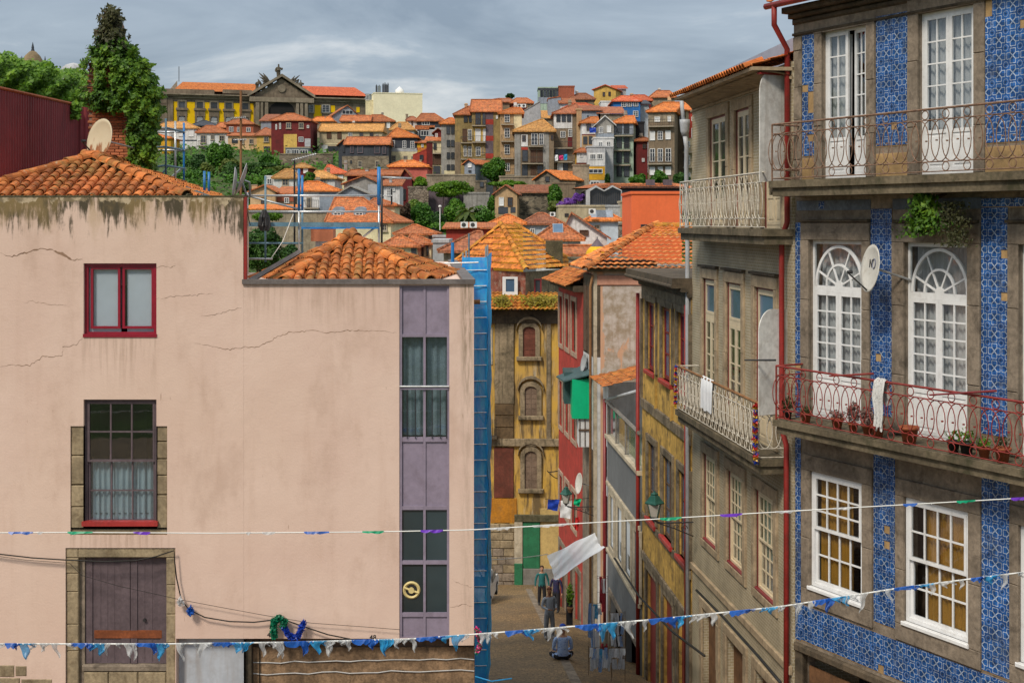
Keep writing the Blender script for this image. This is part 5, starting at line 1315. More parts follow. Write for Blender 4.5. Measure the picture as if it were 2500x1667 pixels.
for a,b,o in ((0,.14,.12),(.14,.24,.3),(.24,.34,.55)):block(yR,'cornice',-.1,ZY+a,YW+.05,ZY+b,-o,.3,'dark granite',.03)
for yy,th in ((1010,.3),(1290,.22),(1390,.25)):block(yR,'string_course',0,yz(1590,yy),YW,yz(1590,yy) +th,-.06,.02,'old timber',.02)
block(yR,'frieze',0,ZY - .42,YW,ZY - .01,-.03,.02,'old timber')
for k in range(4):block(yR,'pilaster',YW*k/3*.985+.01,zw0 - 1.0,YW*k/3*.985+.12,ZY - .43,-.08,.02,'old yellow render' if k in (1,2) else 'old timber')
pipe(yR,[(-.12,-.12,yz(1566,715)),(-.12,-.12,.2)],.06,'oxide pipe')
MB().box(-.1,-.5,ZY+.345,YW,8,ZY+.5).build('roof_deck','dark granite',yR)
# ------------------------------------------------------------------ the grey house with the terrace
g0=ye.w(0,0,0)
gy=fac_from('grey_terrace_house','low grey rendered house with white shutters and a glazed terrace',1484,(g0.x - .05,g0.y+.02),1030,street_z(49) - 1)
gu,gR=gy.u,gy.root
def gz(px,py,v=0.):return gy.P(px,py,v)[1]
GW=gu(1564)
P('grey render',(.155,.165,.175),.85,.12,.6,(.10,.10,.10),.4,.3,.1)
P('cream stone',(.46,.40,.30),.85,.2,1.4,(.2,.16,.1),.5,.3,.3)
P('shutter white',(.60,.64,.68),.55,.06,2,bump=0)
zt_g=gz(1486,1070);zs0,zs1=gz(1490,1330),gz(1490,1205)
gw=[(gu(1490),gu(1500)),(gu(1508),gu(1520)),(gu(1527),gu(1541)),(gu(1550),gu(1563))]
gh=[(a,zs0,b,zs1) for a,b in gw];ggf=[(gu(1490),0,gu(1520),gz(1490,1450)),(gu(1528),0,gu(1560),gz(1490,1450))]
wall(gR,0,0,GW,zt_g,gh+ggf,'grey render',rev=.2,D=8,room=.6)
block(gR,'coping',-.05,zt_g,GW,zt_g+.14,-.12,.5,'cream stone')
block(gR,'string_course',0,zs0 - .35,GW,zs0 - .22,-.08,.02,'cream stone');block(gR,'string_course',0,zs1+.22,GW,zs1+.36,-.08,.02,'cream stone')
for d in gh:
    f=window(gR,d,[(0,0,1,1,1,1,0)],'shutter white',v=.05,fw=.06,st=.05,gm='dim glass');MB().box(d[0] +.06,.04,d[1] +(d[3] - d[1]) *.35,d[2] - .06,.06,d[3] - .06).build('roller_shutter','shutter white',f);surround(gR,d,.2,.2,.2,.2,'cream stone',nj=1)
for d in ggf:surround(gR,d,.18,.18,.2,0,'granite',nj=2)
# terrace: posts, beam, glass, back wall with its lean-to tile roof
zr=gz(1490,985)
P('beam grey',(.20,.185,.165),.7,.25,2,(.08,.07,.06),.5,.3)
MB().tube([(-.1,-.05,zr),(GW,-.05,zr)],.07,6).build('top_rail','beam grey',gR)
for u in (GW*.02,GW*.3,GW*.6,GW*.9):MB().tube([(u,-.02,zt_g+.14),(u,-.02,zr)],.035,6).build('rail_post','beam grey',gR)
for k in range(4):pane(gR,GW*k/4,zt_g+.14,GW*(k+1) /4 - .03,zr,.02,'clear glass')
P('tan board',(.36,.29,.20),.8,.15,1.5,(.2,.15,.1),.4,.3)
MB().box(0,3.2,zt_g,GW+1,3.4,gz(1490,930)).build('terrace_wall','tan board',gR)
# ------------------------------------------------------------------ lean-to roof by the terrace, white end wall
croof(gR,Vector(at(1440,922,50) - gR.location),Vector(at(1472,946,45.5) - gR.location),Vector(at(1580,912,45.5) - gR.location),Vector(at(1570,889,50) - gR.location),'clay old',.24,.36) if False else None
def loc_in(root):
    Mi=(Matrix.Translation(root.location) @ Matrix.Rotation(root.rotation_euler.z,4,'Z')).inverted()
    return lambda p:Mi @ Vector(p)
lg=loc_in(gR)
croof(gR,lg(at(1440,922,50)),lg(at(1472,946,45.5)),lg(at(1590,914,45.5)),lg(at(1585,889,50)),'clay old',.24,.36)
P('white wash',(.62,.63,.64),.85,.1,.8,(.35,.33,.30),.5,.45)
a,b=lg(at(1452,935,49.9)),lg(at(1486,935,47.2))
m=MB();zlow=0
m.add([(-1.4,.02,0),(.02,.02,0),(.02,.02,lg(at(1480,948,48)).z),(-1.4,.02,lg(at(1455,930,50)).z),(-1.4,4,0),(-1.4,4,lg(at(1455,930,50)).z)],[(0,1,2,3),(0,3,5,4)]);m.build('end_wall','white wash',gR)
ew0=gz(1462,1137);ew1=gz(1462,1068)
window(gR,(-.95,ew0,-.35,ew1),[(0,0,1,1,1,2,0)],'black metal',v=-.03,fw=.04,gm='dim glass',panes=False);MB().box(-.93,.0,ew0+.02,-.37,.012,ew1 - .02).build('pane','far glass',gR)
pipe(gR,[(-.12,-.1,gz(1484,975)),(-.12,-.1,.3)],.06,'oxblood paint');pipe(gR,[lg(at(1484,975,47)),lg(at(1565,952,43.5))],.06,'grey pipe','roof_pipe')
P('shop red',(.20,.03,.03),.6,.3,2)
for k in range(2):MB().box(-1.25+k*.6,-.02,gz(1470,1330),-.85+k*.6,.05,gz(1470,1195)).build('shutter','shop red',gR)
# ------------------------------------------------------------------ the salmon house with the big orange roof
SY=50.6
sa=Fac('salmon_house','peeling salmon plaster house under the big orange tiled roof','house',((1450 - CX) /F*SY,SY),0,street_z(51) - 1)
sR=sa.root;su=sa.u
def sz(px,py,v=0.):return sa.P(px,py,v)[1]
def peel():
    m,t,b=_new('peeling salmon');b.inputs['Roughness'].default_value=.88;oc=objco(t)
    sp=nd(t,'ShaderNodeSeparateXYZ');t.links.new(oc,sp.inputs[0])
    n=noise(t,mapping(t,oc,(1,1,.55)),1.5,7,.65,.6)
    f=mrange(t,mth(t,'ADD',n,mrange(t,sp.outputs[0],.15,.5,-.3,.08)),.44,.5)
    grey=mixc(t,mrange(t,noise(t,oc,2.4,6,.7),.35,.65),(.30,.235,.165),(.52,.46,.42))
    out=mixc(t,f,mixc(t,noise(t,oc,2),(.50,.28,.17),(.58,.36,.24)),grey)
    st=noise(t,mapping(t,oc,(4,4,.3)),1.5,5,.65);out=mixc(t,mth(t,'MULTIPLY',mrange(t,st,.52,.7),.4),out,(.24,.16,.10))
    t.links.new(out,b.inputs['Base Color']);bumpn(t,b,f,.25,.02)
peel()
MB().box(0,0,0,su(1760),9,sz(1450,662)).build('wall','peeling salmon',sR)
block(sR,'eaves_band',-.25,sz(1450,663),su(1760),sz(1450,650),-.28,.3,'moss stone',.03)
P('salmon trim',(.52,.27,.19),.8,.15,1.5,(.3,.14,.09),.5,.4)
block(sR,'plaster_band',.12,sz(1450,697),su(1566),sz(1450,672),-.05,.02,'salmon trim',.03)
MB().box(-.02,-.03,0,.12,.05,sz(1450,665)).build('corner_strip','cream stone',sR)
pipe(sR,[(-.05,-.1,sz(1450,672)),(-.14,-.08,sz(1450,700)),(-.14,-.08,.3)],.05,'rust pole')
ls=loc_in(sR)
def RP(px,py,Y):return ls(at(px,py,Y))
A_,B_,R1,R2,C_=RP(1428,661,50.2),RP(1770,661,50.2),RP(1592,556,56.5),RP(1790,556,56.5),RP(1394,652,54.0)
rfS=empty('roof');rfS.parent=sR
croof(rfS,A_,B_,R2,R1,'clay big',.26,.55,.05,.11);croof(rfS,C_,A_,R1,R1,'clay big',.30,.7,.05,.09)
hip_tiles(rfS,A_+Vector((0,0,.06)),R1+Vector((0,0,.1)),'clay old','sh',.16,.45);hip_tiles(rfS,C_+Vector((0,0,.06)),R1+Vector((0,0,.1)),'clay big','sh2',.16,.45)
hip_tiles(rfS,R1+Vector((0,0,.1)),R2+Vector((0,0,.1)),'clay corner','sh3',.16,.45)
# upper mossy roof behind it
croof(rfS,RP(1590,578,58),RP(1800,578,58),RP(1800,545,60),RP(1606,545,60),'clay corner',.24,.36,.05,.05)
# the salmon house's street side
s2=fac_from('tmp',None,1424,(sa.O.x - .02,SY),930,street_z(51) - 1)
bpy.data.objects.remove(s2.root);s2.root=None
def flank(parent,fac,root,name,x0,x1,z0,z1,mat,v=0.,th=.3):
    Mr=loc_in(root);m=MB()
    p=[fac.w(x,v,z) for x,z in ((x0,z0),(x1,z0),(x1,z1),(x0,z1))] +[fac.w(x,v+th,z) for x,z in ((x0,z0),(x1,z0),(x1,z1),(x0,z1))]
    m.add([Mr(q) for q in p],[(0,1,2,3),(1,5,6,2),(4,0,3,7),(3,2,6,7),(7,6,5,4)]);return m.build(name,mat,parent)
W2=s2.u(1449)
flank(sR,s2,sR,'street_wall',0,W2,0,s2.P(1445,870)[1],'white wash');flank(sR,s2,sR,'street_wall',0,W2,s2.P(1445,870)[1],s2.P(1445,672)[1],'dark granite')
flank(sR,s2,sR,'street_wall',.01,W2 - .01,0,s2.P(1445,1095)[1],'granite',-.03)
for (a,b,yt,yb) in ((.15,.42,700,860),(.58,.85,700,850)):flank(sR,s2,sR,'shutter',W2*a,W2*b,s2.P(1440,yb)[1],s2.P(1440,yt)[1],'plank brown',-.05,.05)
# green sheet box built out over the street
gb=tag(empty('sheet_enclosure',s2.w(0,-.9,s2.P(1430,1090)[1])),'bright green sheet metal enclosure jutting from the red house','enclosure');lb=loc_in(gb)
def gq(px,py,Y):return lb(at(px,py,Y))
YG=50.9
m=MB();x0,x1=gq(1397,0,YG).x,gq(1441,0,YG).x;z0,z1=gq(0,1022,YG).z,gq(0,926,YG).z
m.box(x0,gq(0,0,YG).y,z0,x1,gq(0,0,YG).y+1.5,z1);m.build('front_sheet','green sheet',gb)
m=MB();m.box(gq(1377,0,YG+1.7).x,gq(0,0,YG+1.5).y,gq(0,985,YG+1.6).z,x0+.3,gq(0,0,YG+3.2).y,z1+.1);m.build('side_sheet','dark teal sheet',gb)
m=MB();p=[gq(1358,918,YG+2.3),gq(1376,930,YG+.2),gq(1443,912,YG - .3),gq(1430,888,YG+2.3)];m.add(p+[q - Vector((0,0,.05)) for q in p],[(0,1,2,3),(4,5,1,0),(5,6,2,1),(7,6,5,4)]);m.build('canopy','dark teal sheet',gb)
m=MB();m.box(x0+.25,gq(0,0,YG).y+.1,gq(0,1092,YG).z,x1,gq(0,0,YG).y+1.4,z0 - .01);m.build('lower_box','white wash',gb)
for k in range(3):MB().box(x0+.28+k*.2,gq(0,0,YG).y+.06,gq(0,1090,YG).z,x0+.31+k*.2,gq(0,0,YG).y+.09,z0).build('glazing_bar','plank brown',gb)
MB().box(x0+.25,gq(0,0,YG).y+.05,gq(0,1052,YG).z,x1,gq(0,0,YG).y+.08,gq(0,1048,YG).z).build('glazing_bar','plank brown',gb)
# ------------------------------------------------------------------ the red house
re_=fac_from('red_house','narrow red house with tall pale framed windows down the street',1364,(s2.O.x - .02,s2.O.y+.02),900,street_z(62) - 1)
rR,ru=re_.root,re_.u
def rz(px,py,v=0.):return re_.P(px,py,v)[1]
RW=ru(1423);P('red render',(.42,.05,.038),.8,.18,.9,(.15,.04,.03),.5,.35)
P('pale stone trim',(.40,.28,.21),.85,.2,1.5,(.2,.13,.09),.5,.4)
ZR=rz(1420,712)
rows=[(rz(1400,858),rz(1400,735)),(rz(1380,1050),rz(1380,938)),(rz(1370,1240),rz(1370,1160))]
ww=[(RW*.04,RW*.19),(RW*.31,RW*.46),(RW*.58,RW*.76)]
hs=[(a,z0,b,z1) for z0,z1 in rows for a,b in ww] +[(RW*a,0,RW*b,rz(1400,1380)) for a,b in ((.05,.3),(.4,.62),(.7,.92))]
wall(rR,0,0,RW,ZR,hs,'red render',rev=.2,D=6,room=.6)
for d in hs[:9]:
    f=window(rR,d,[(0,0,.5,1,1,3,0),(.5,0,1,1,1,3,0)],'plank brown',v=.08,fw=.06,st=.05,gm='dim glass',panes=False);MB().box(d[0] +.06,.11,d[1] +.06,d[2] - .06,.12,d[3] - .06).build('pane','far glass',f);surround(rR,d,.17,.17,.2,.2,'pale stone trim',nj=1)
for d in hs[9:]:surround(rR,d,.2,.2,.25,0,'granite',nj=2);MB().box(d[0],.1,0,d[2],.14,d[3]).build('shop_door','plank brown',rR)
block(rR,'cornice',-.2,ZR,RW+.05,ZR+.25,-.4,.3,'dark granite',.04)
croof(rR,(-.4,-.7,ZR+.2),(RW+.1,-.7,ZR+.2),(RW+.1,.5,ZR+.75),(-.4,.5,ZR+.75),'clay old',.22,.34,.05)
brickm('block wall',(.20,.175,.13),(.24,.21,.16),(.13,.11,.08),.42,.21,.012,.3)
MB().box(-.3,.5,ZR,RW+.2,3,rz(1400,640)).build('attic_wall','block wall',rR);block(rR,'coping',-.35,rz(1400,640),RW+.25,rz(1400,640) +.1,.45,3.05,'moss stone')
for (px,py,Y,d,r,lab) in ((1411,707,56,(-.97,-.2,.1),.42,'white dish seen edge on at the top of the red house'),(1428,886,52,(-.96,-.2,.2),.36,'grey dish on the roof of the green enclosure'),(1417,1180,51,(-.95,-.25,.15),.40,'white dish low on the red house above the lantern')):
    dish('satellite_dish',lab,at(px,py,Y),d,r,'dish white' if 'white' in lab else 'dish grey',False,backarm=Vector((.5,.1,-.15)))
# ------------------------------------------------------------------ the ochre corner house at the bend
CYY=71.0
co=Fac('ochre_corner_house','stained ochre corner house with arched windows at the street bend','house',((1140 - CX) /F*CYY,CYY),R(-2),street_z(72) - 1)
cR,cu_=co.root,co.u
def cz(px,py,v=0.):return co.P(px,py,v)[1]
CW=cu_(1372)
def ochrem():
    m,t,b=_new('ochre stained');b.inputs['Roughness'].default_value=.9;oc=objco(t)
    out=mixc(t,mrange(t,noise(t,oc,.7,5,.6),.35,.65),(.58,.35,.055),(.48,.30,.09))
    st=noise(t,mapping(t,oc,(1.7,1,.25)),1.3,6,.68,.3);out=mixc(t,mth(t,'MULTIPLY',mrange(t,st,.44,.60),.86),out,(.09,.064,.036))
    s2_=noise(t,mapping(t,oc,(2.4,1,.3),(5,0,2)),1.1,6,.7);out=mixc(t,mth(t,'MULTIPLY',mrange(t,s2_,.55,.68),.65),out,(.46,.42,.33))
    t.links.new(out,b.inputs['Base Color']);bumpn(t,b,noise(t,oc,9,5,.6),.4,.03)
ochrem()
P('brown render',(.13,.085,.045),.9,.3,1.1,(.05,.035,.02),.6,.5);P('oxide render',(.15,.045,.03),.9,.25,1.1,(.07,.03,.02),.6,.5)
P('stained grey',(.27,.21,.135),.9,.35,1.0,(.06,.05,.03),.8,.8,.4,20);P('orange render',(.48,.20,.02),.9,.25,1.3,(.25,.13,.04),.6,.4);P('pale yellow render',(.50,.36,.14),.88,.15,1.2,(.3,.2,.09),.5,.35)
ZC=cz(1280,757)
wall(cR,0,0,CW,ZC,[],'ochre stained',D=8)
def cbox(name,x0,x1,yt,yb,mat,v0=-.04,v1=.02):return block(cR,name,cu_(x0),cz(1280,yb),cu_(x1),cz(1280,yt),v0,v1,mat,.02)
cbox('pilaster',1208,1255,790,985,'stained grey',-.1);cbox('wall_panel',1188,1207,770,1070,'ochre stained',-.02)
yq=985
while yq < 1072:cbox('quoin',1208,1254,yq+1,yq+28,'brown render',-.1+random.uniform(-.015,.015));yq += 29
cbox('wall_panel',1206,1254,1092,1215,'oxide render',-.06);cbox('wall_panel',1190,1262,1216,1276,'orange render',-.03)
cbox('string_course',1188,1370,1070,1088,'stained grey',-.18);cbox('cornice',1184,1372,757,790,'dark granite',-.14);cbox('pilaster',1334,1345,790,1072,'stained grey',-.1)
yq=1278;rw_=0
while yq < 1440:
    x=1190 - (rw_ % 2) *14
    while x < 1256:w_=random.uniform(18,32);cbox('wall_stone',max(x,1186),min(x+w_,1257) - .6,yq+.6,yq+19,'warm granite' if random.random() < .6 else 'granite',-.10+random.uniform(-.03,.02));x += w_
    yq += 20;rw_ += 1
cbox('door_frame',1256,1276,1270,1440,'cream stone',-.16);cbox('door_frame',1256,1366,1255,1272,'moss stone',-.18)
cbox('door',1277,1318,1272,1386,'green door',-.1);cbox('wall_panel',1319,1368,1240,1400,'pale yellow render',-.05);cbox('door',1256,1276,1373,1445,'green door',-.2)
P('cement',(.20,.19,.17),.9,.2,.9,(.1,.09,.08),.4,.3);cbox('plinth',1277,1370,1386,1460,'cement',-.14)
P('shutter brown',(.17,.055,.035),.75,.25,2,(.07,.03,.02),.5,.5);P('shutter grey',(.20,.14,.10),.8,.25,2,(.09,.06,.04),.5,.5)
def arch_window(x0,x1,ya,yt,yb,mat):
    u0,u1,z0,z1,za=cu_(x0),cu_(x1),cz(1290,yb),cz(1290,yt),cz(1290,ya);n=8
    def arc(e,dz):return [(u0 - e,z0)] +[((u0+u1) /2 - ((u1 - u0) /2+e) *math.cos(math.pi*i/n),z1+(za - z1+dz) *math.sin(math.pi*i/n)) for i in range(n+1)] +[(u1+e,z0)]
    o,i_=arc(.24,.25),arc(0,0);m=MB()
    for k in range(len(o) - 1):m.prism([o[k],i_[k],i_[k+1],o[k+1]],-.14,.05)
    f=m.build('window','stained grey',cR)
    MB().prism(arc(0,0),-.03,.02).build('shutter',mat,f)
    MB().box((u0+u1) /2 - .03,-.05,z0,(u0+u1) /2+.03,-.03,za - .05).build('meeting_rail',mat,f)
    for k in range(5):MB().box(u0+.05,-.045,z0+(z1 - z0) *(k+.3) /5,u1 - .05,-.031,z0+(z1 - z0) *(k+.3) /5+.05).build('louvre',mat,f)
    block(f,'sill',u0 - .35,z0 - .22,u1+.35,z0,-.25,.02,'stained grey',.03)
    hd_=arc(.36,.42);m=MB();q=[p for p in hd_[1:-1]]
    q2=[(p[0],p[1] +.13) for p in q]
    for k in range(len(q) - 1):m.prism([q[k],q[k+1],q2[k+1],q2[k]],-.24,.02)
    m.build('hood','stained grey',f)
arch_window(1277,1307,797,806,870,'shutter brown');arch_window(1281,1311,942,952,1014,'shutter grey');arch_window(1281,1311,1100,1112,1192,'shutter grey')
# french window with small balcony at its left edge
cbox('side_window',1190,1203,800,890,'cream stone',-.08);MB().box(cu_(1188),-.5,cz(1200,1068),cu_(1214),0,cz(1200,1062)).build('balcony','dark granite',cR)
bq=cR.children[-1]
for k in range(6):MB().tube([(cu_(1189+k*4.6),-.46,cz(1200,1062)),(cu_(1189+k*4.6),-.46,cz(1200,1020))],.02,5).build('balcony_bar','black metal',cR)
# skirt roof, set back storey, pavilion roof
lc=loc_in(cR)
def CP(px,py,Y):return lc(at(px,py,Y))
croof(cR,CP(1150,757,70.0),CP(1364,757,70.0),CP(1364,722,71.8),CP(1150,708,71.8),'clay corner',.24,.36,.07,.05)
m=MB();Lc,Cc,Rc=CP(1120,700,76),CP(1283,735,71.4),CP(1400,700,77);zt_=CP(1283,664,71.4).z;zb_=CP(1283,760,71.4).z
def wallq(name,a,b,mat):MB().add([(a.x,a.y,zb_),(b.x,b.y,zb_),(b.x,b.y,zt_),(a.x,a.y,zt_)],[(0,1,2,3)]).build(name,mat,cR)
P('peeled red',(.24,.075,.05),.9,.4,1.6,(.33,.28,.22),.7,.3,.3,15)
wallq('attic_wall',Lc,Cc,'peeled red');wallq('attic_wall',Cc,Rc,'stained grey')
for (px0,px1,yt,yb,Y,fm,gm,rz_) in ((1227,1264,676,720,71.6,'white paint','blue glass',0),(1304,1322,681,721,71.8,'oxblood paint','far glass',0)):
    a,b=CP(px0,yb,Y),CP(px1,yt,Y);m=MB();w_=.18 if 'white' in fm else .07
    for bx in ((a.x,a.z,b.x,a.z+w_),(a.x,b.z - w_*.6,b.x,b.z),(a.x,a.z+w_,a.x+w_,b.z - w_*.6),(b.x - w_,a.z+w_,b.x,b.z - w_*.6)):m.box(bx[0],a.y - .12,bx[1],bx[2],a.y+.1,bx[3])
    f=m.build('window',fm,cR);MB().box(a.x+w_,a.y - .06,a.z+w_,b.x - w_,a.y - .05,b.z - w_*.6).build('pane',gm,f)
rfC=empty('roof');rfC.parent=cR
La,Ca,Ra,Ap,Ap2=CP(1098,634,77),CP(1286,661,70.9),CP(1412,640,77.5),CP(1224,552,76),CP(1262,554,77.5)
za_=Ca.z;La.z=za_;Ra.z=za_
croof(rfC,La,Ca,Ap,Ap,'clay orange',.26,.42,.06,.09);croof(rfC,Ca,Ra,Ap2,Ap,'clay corner',.26,.42,.06,.09)
hip_tiles(rfC,Ca+Vector((0,0,.08)),Ap+Vector((0,0,.1)),'clay corner','ch',.17,.5);hip_tiles(rfC,La+Vector((0,0,.08)),Ap+Vector((0,0,.1)),'clay corner','ch',.17,.5);hip_tiles(rfC,Ra+Vector((0,0,.08)),Ap2+Vector((0,0,.1)),'clay corner','ch',.17,.5);hip_tiles(rfC,Ap,Ap2,'clay corner','ch',.17,.5)
ms=tag(empty('roof_weeds',at(1310,745,70.4)),'yellow green weeds growing along the skirt roof of the ochre house','weeds');P_,N_=[],[]
for k in range(1300):
    px=random.choice((random.uniform(1272,1360),random.gauss(1325,14),random.gauss(1225,12)));P_.append(at(px,random.uniform(726,756) - (6 if random.random() < .2 else 0),70.6+random.uniform(-.5,.4)) - ms.location);N_.append((0,-1,1))
tag(leafmesh('foliage',P_,N_,.16,'moss leaf',ms),kind='stuff')
for k in range(3):MB().tube([(k*.4 - .4,.3,-.2),(k*.4 - .35,0,.1)],.02,4).build('stem','plank brown',ms)
MB().box(cu_(1332,5),5,zt_,cu_(1374,5),6,cz(1350,588,5)).build('chimney_stack','moss stone',cR)
# wall bracket without lamp
br=tag(empty('wall_bracket',at(1362,1155,69.5)),'black iron wall bracket without a lamp on the ochre house','bracket');MB().tube([(0,.6,0),(-.5,0,.05),(-.55,0,.15)],.03,5).build('arm','black metal',br);MB().tube([(0,.6,-.4),(-.2,.3,-.25),(-.45,.02,0)],.025,5).build('scroll','black metal',br)
# ------------------------------------------------------------------ lanterns
P('frosted',(.42,.40,.36),.35,.08,3,bump=0,spec=.5)
def lantern(label,px,py_t,py_b,Y,wall_px,scrolls=3):
    b=at(px,py_b,Y);h=at(px,py_t,Y).z - b.z;e_=tag(empty('street_lantern',b),label,'street lamp');r=h*.30
    MB().lathe([(r*.5,0),(r*.62,h*.04),(r,h*.50)],n=4).xf(Matrix.Rotation(R(30),4,'Z')).build('glass_body','frosted',e_)
    m=MB()
    for k in range(4):a=R(30+90*k);c,s=math.cos(a),math.sin(a);m.tube([(c*r*.54,s*r*.54,0),(c*r*1.03,s*r*1.03,h*.5)],h*.018,4)
    m.lathe([(r*1.2,h*.5),(r*1.25,h*.54),(r*.95,h*.62),(r*.55,h*.80),(r*.45,h*.82),(r*.48,h*.88),(r*.2,h*.93),(r*.1,h*.95),(r*.12,h*.98),(.004,h)],n=4);fr_=m.build('cap','lamp green',e_)
    MB().lathe([(r*.2,-h*.16),(r*.15,-h*.1),(r*.56,-.001)],n=8).build('base','black metal',e_)
    wx=(wall_px - CX) /F*Y - b.x;m=MB()
    MB().tube([(0,0,-h*.14),(wx*.2,0,-h*.22),(wx,.1,-h*.22)],h*.028,6).build('bracket_arm','black metal',e_);MB().tube([(wx*.05,0,-h*.2),(wx*.5,0,-h*.42),(wx,.1,-h*.75)],h*.022,6).build('bracket_stay','black metal',e_)
    for k in range(scrolls):
        c=wx*(.35+.2*k);rr=h*(.07+.035*k)
        MB().tube([(c+rr*(1 - i*.05) *math.cos(i*.55),.02,-h*.33 - h*.05*k+rr*(1 - i*.05) *math.sin(i*.55)) for i in range(14)],h*.014,4).build('scroll','black metal',e_)
lantern('green iron lantern in front of the weathered yellow house',1598,1197,1262,33.0,1694);lantern('green iron lantern further down the street by the red house',1382,1185,1228,49.0,1450)
# ------------------------------------------------------------------ people
P('skin tan',(.42,.23,.15),.6,.08,bump=0);P('skin brown',(.24,.11,.06),.6,.08,bump=0)
P('teal jacket',(.015,.12,.125),.75,.15,6,(.01,.07,.07),.4);P('black trousers',(.018,.018,.022),.85,.15,6);P('grey fleece',(.28,.31,.36),.9,.1,6,(.2,.22,.26),.4);P('grey joggers',(.22,.235,.26),.9,.1,6,(.15,.16,.18),.4)
P('navy jacket',(.015,.02,.06),.8,.15,6,(.2,.02,.03),.3);P('blue floral',(.40,.54,.80),.85,.1,9,(.03,.12,.55),.95);P('blue cap',(.02,.07,.42),.7,.1,6);P('brown hair',(.055,.03,.018),.7,.2,8);P('red hair',(.16,.06,.03),.7,.2,8);P('shoe',(.3,.28,.26),.6,.1,6);P('dark shoe',(.03,.03,.03),.6,.1,6)
def skin_body(name,verts,edges,mats,pick,parent):
    """verts: name -> (x, y, z, rx, ry); one continuous skinned surface, materials by region"""
    keys=list(verts);me=bpy.data.meshes.new(name);me.from_pydata([verts[k][:3] for k in keys],[(keys.index(a),keys.index(b)) for a,b in edges],[])
    o=bpy.data.objects.new(name,me);COL.objects.link(o);md=o.modifiers.new('s','SKIN');md.use_smooth_shade=True;md.branch_smoothing=.4
    for i,k in enumerate(keys):sv=me.skin_vertices[0].data[i];sv.radius=verts[k][3:5];sv.use_root=(i == 0)
    ss=o.modifiers.new('u','SUBSURF');ss.levels=1;ss.render_levels=1
    dg=bpy.context.evaluated_depsgraph_get();nm=bpy.data.meshes.new_from_object(o.evaluated_get(dg));bpy.data.objects.remove(o)
    nm.materials.clear()
    for m_ in mats:nm.materials.append(MATS[m_])
    for p in nm.polygons:p.material_index=pick(p.center);p.use_smooth=True
    return link(name,nm,parent)
def person(label,loc,face,H,top,legs,skin,shoe,hair,pose='stand',group=None):
    """face: heading in radians, 0 looks towards the camera (-Y)"""
    e_=tag(empty('person',loc,face),label,'person',group);s=H/1.75;V={};E=[]
    def v(k,x,y,z,r,r2=None):V[k] =(x*s,y*s,z*s,r*s,(r2 or r) *s)
    sit=pose == 'sit';dz=-.76 if sit else 0
    v('pelvis',0,.0,.92+dz,.165,.13);v('belly',0,-.01,1.06+dz,.165,.135);v('chest',0,0,1.26+dz,.19,.14);v('collar',0,.01,1.42+dz,.11,.09);v('neck',0,.0,1.49+dz,.055);v('head0',0,-.015,1.58+dz,.075,.085);v('head1',0,-.02,1.68+dz,.082,.095);v('head2',0,-.01,1.745+dz,.05,.06)
    E += [('pelvis','belly'),('belly','chest'),('chest','collar'),('collar','neck'),('neck','head0'),('head0','head1'),('head1','head2')]
    for sd in (-1,1):
        q=str(sd)
        if sit:P3=[('hip',.1*sd,-.03,.13,.10),('knee',.30*sd,-.34,.15,.075),('ankle',.05*sd,-.42,.07,.05),('toe',-.08*sd,-.46,.06,.045)]
        else:P3=[('hip',.095*sd,0,.86,.112),('knee',.11*sd,-.02 - .03*sd,.48,.085),('ankle',.12*sd,.02 - .04*sd,.10,.068),('toe',.135*sd,-.13 - .04*sd,.045,.045)]
        for k,x,y,z,r in P3:v(k+q,x,y,z,r)
        E += [('pelvis','hip' +q),('hip' +q,'knee' +q),('knee' +q,'ankle' +q),('ankle' +q,'toe' +q)]
        if pose == 'gesture':A3=[('sh',.20,.01,1.40,.062),('el',.27,.02,1.13,.05),('wr',.15,-.22,1.08,.034),('palm',.12,-.28,1.09,.036)]
        elif sit:A3=[('sh',.20,.01,1.40+dz,.062),('el',.25,-.03,1.12+dz,.05),('wr',.17,-.24,1.02+dz,.034),('palm',.13,-.30,1.0+dz,.036)]
        else:A3=[('sh',.20,.01,1.40,.062),('el',.285,.02,1.12,.05),('wr',.31,-.06,.88,.034),('palm',.31,-.08,.80,.036)]
        for k,x,y,z,r in A3:v(k+q,x*sd,y,z,r)
        E += [('collar','sh' +q),('sh' +q,'el' +q),('el' +q,'wr' +q),('wr' +q,'palm' +q)]
        w_,p_=Vector(V['wr' +q][:3]) /s,Vector(V['palm' +q][:3]) /s;d=(p_ - w_).normalized();sdv=Vector((sd,0,0)) if abs(d.x) < .8 else Vector((0,1,0));cr=d.cross(sdv).normalized()
        sp_=cr if pose == 'stand' else Vector((sd,0,0))
        for k in range(4):
            ln=(.075,.085,.08,.06)[k];b_=p_+sp_*(.024 - .016*k) +d*.03;c_=b_+d*ln*.6;e2=c_+d*ln*.35+cr*.02
            for nm_,q_ in (('a',b_),('b',c_),('c',e2)):v('f%d%s%s' % (k,nm_,q),q_.x,q_.y,q_.z,.0095 if nm_ != 'c' else .008)
            E += [('palm' +q,'f%da%s' % (k,q)),('f%da%s' % (k,q),'f%db%s' % (k,q)),('f%db%s' % (k,q),'f%dc%s' % (k,q))]
        b_=p_+sp_*.035 - d*.01;e2=b_+sp_*.03+d*.04;v('t1' +q,b_.x,b_.y,b_.z,.012);v('t2' +q,e2.x,e2.y,e2.z,.009);E += [('palm' +q,'t1' +q),('t1' +q,'t2' +q)]
    zc_,zw=(1.455+dz) *s,(.93+dz if not sit else .18) *s
    wr=[Vector(V['wr' +q][:3]) for q in ('-1','1')];pl=[Vector(V['palm' +q][:3]) for q in ('-1','1')]
    an_=[Vector(V['ankle' +q][:3]) for q in ('-1','1')];to=[Vector(V['toe' +q][:3]) for q in ('-1','1')]
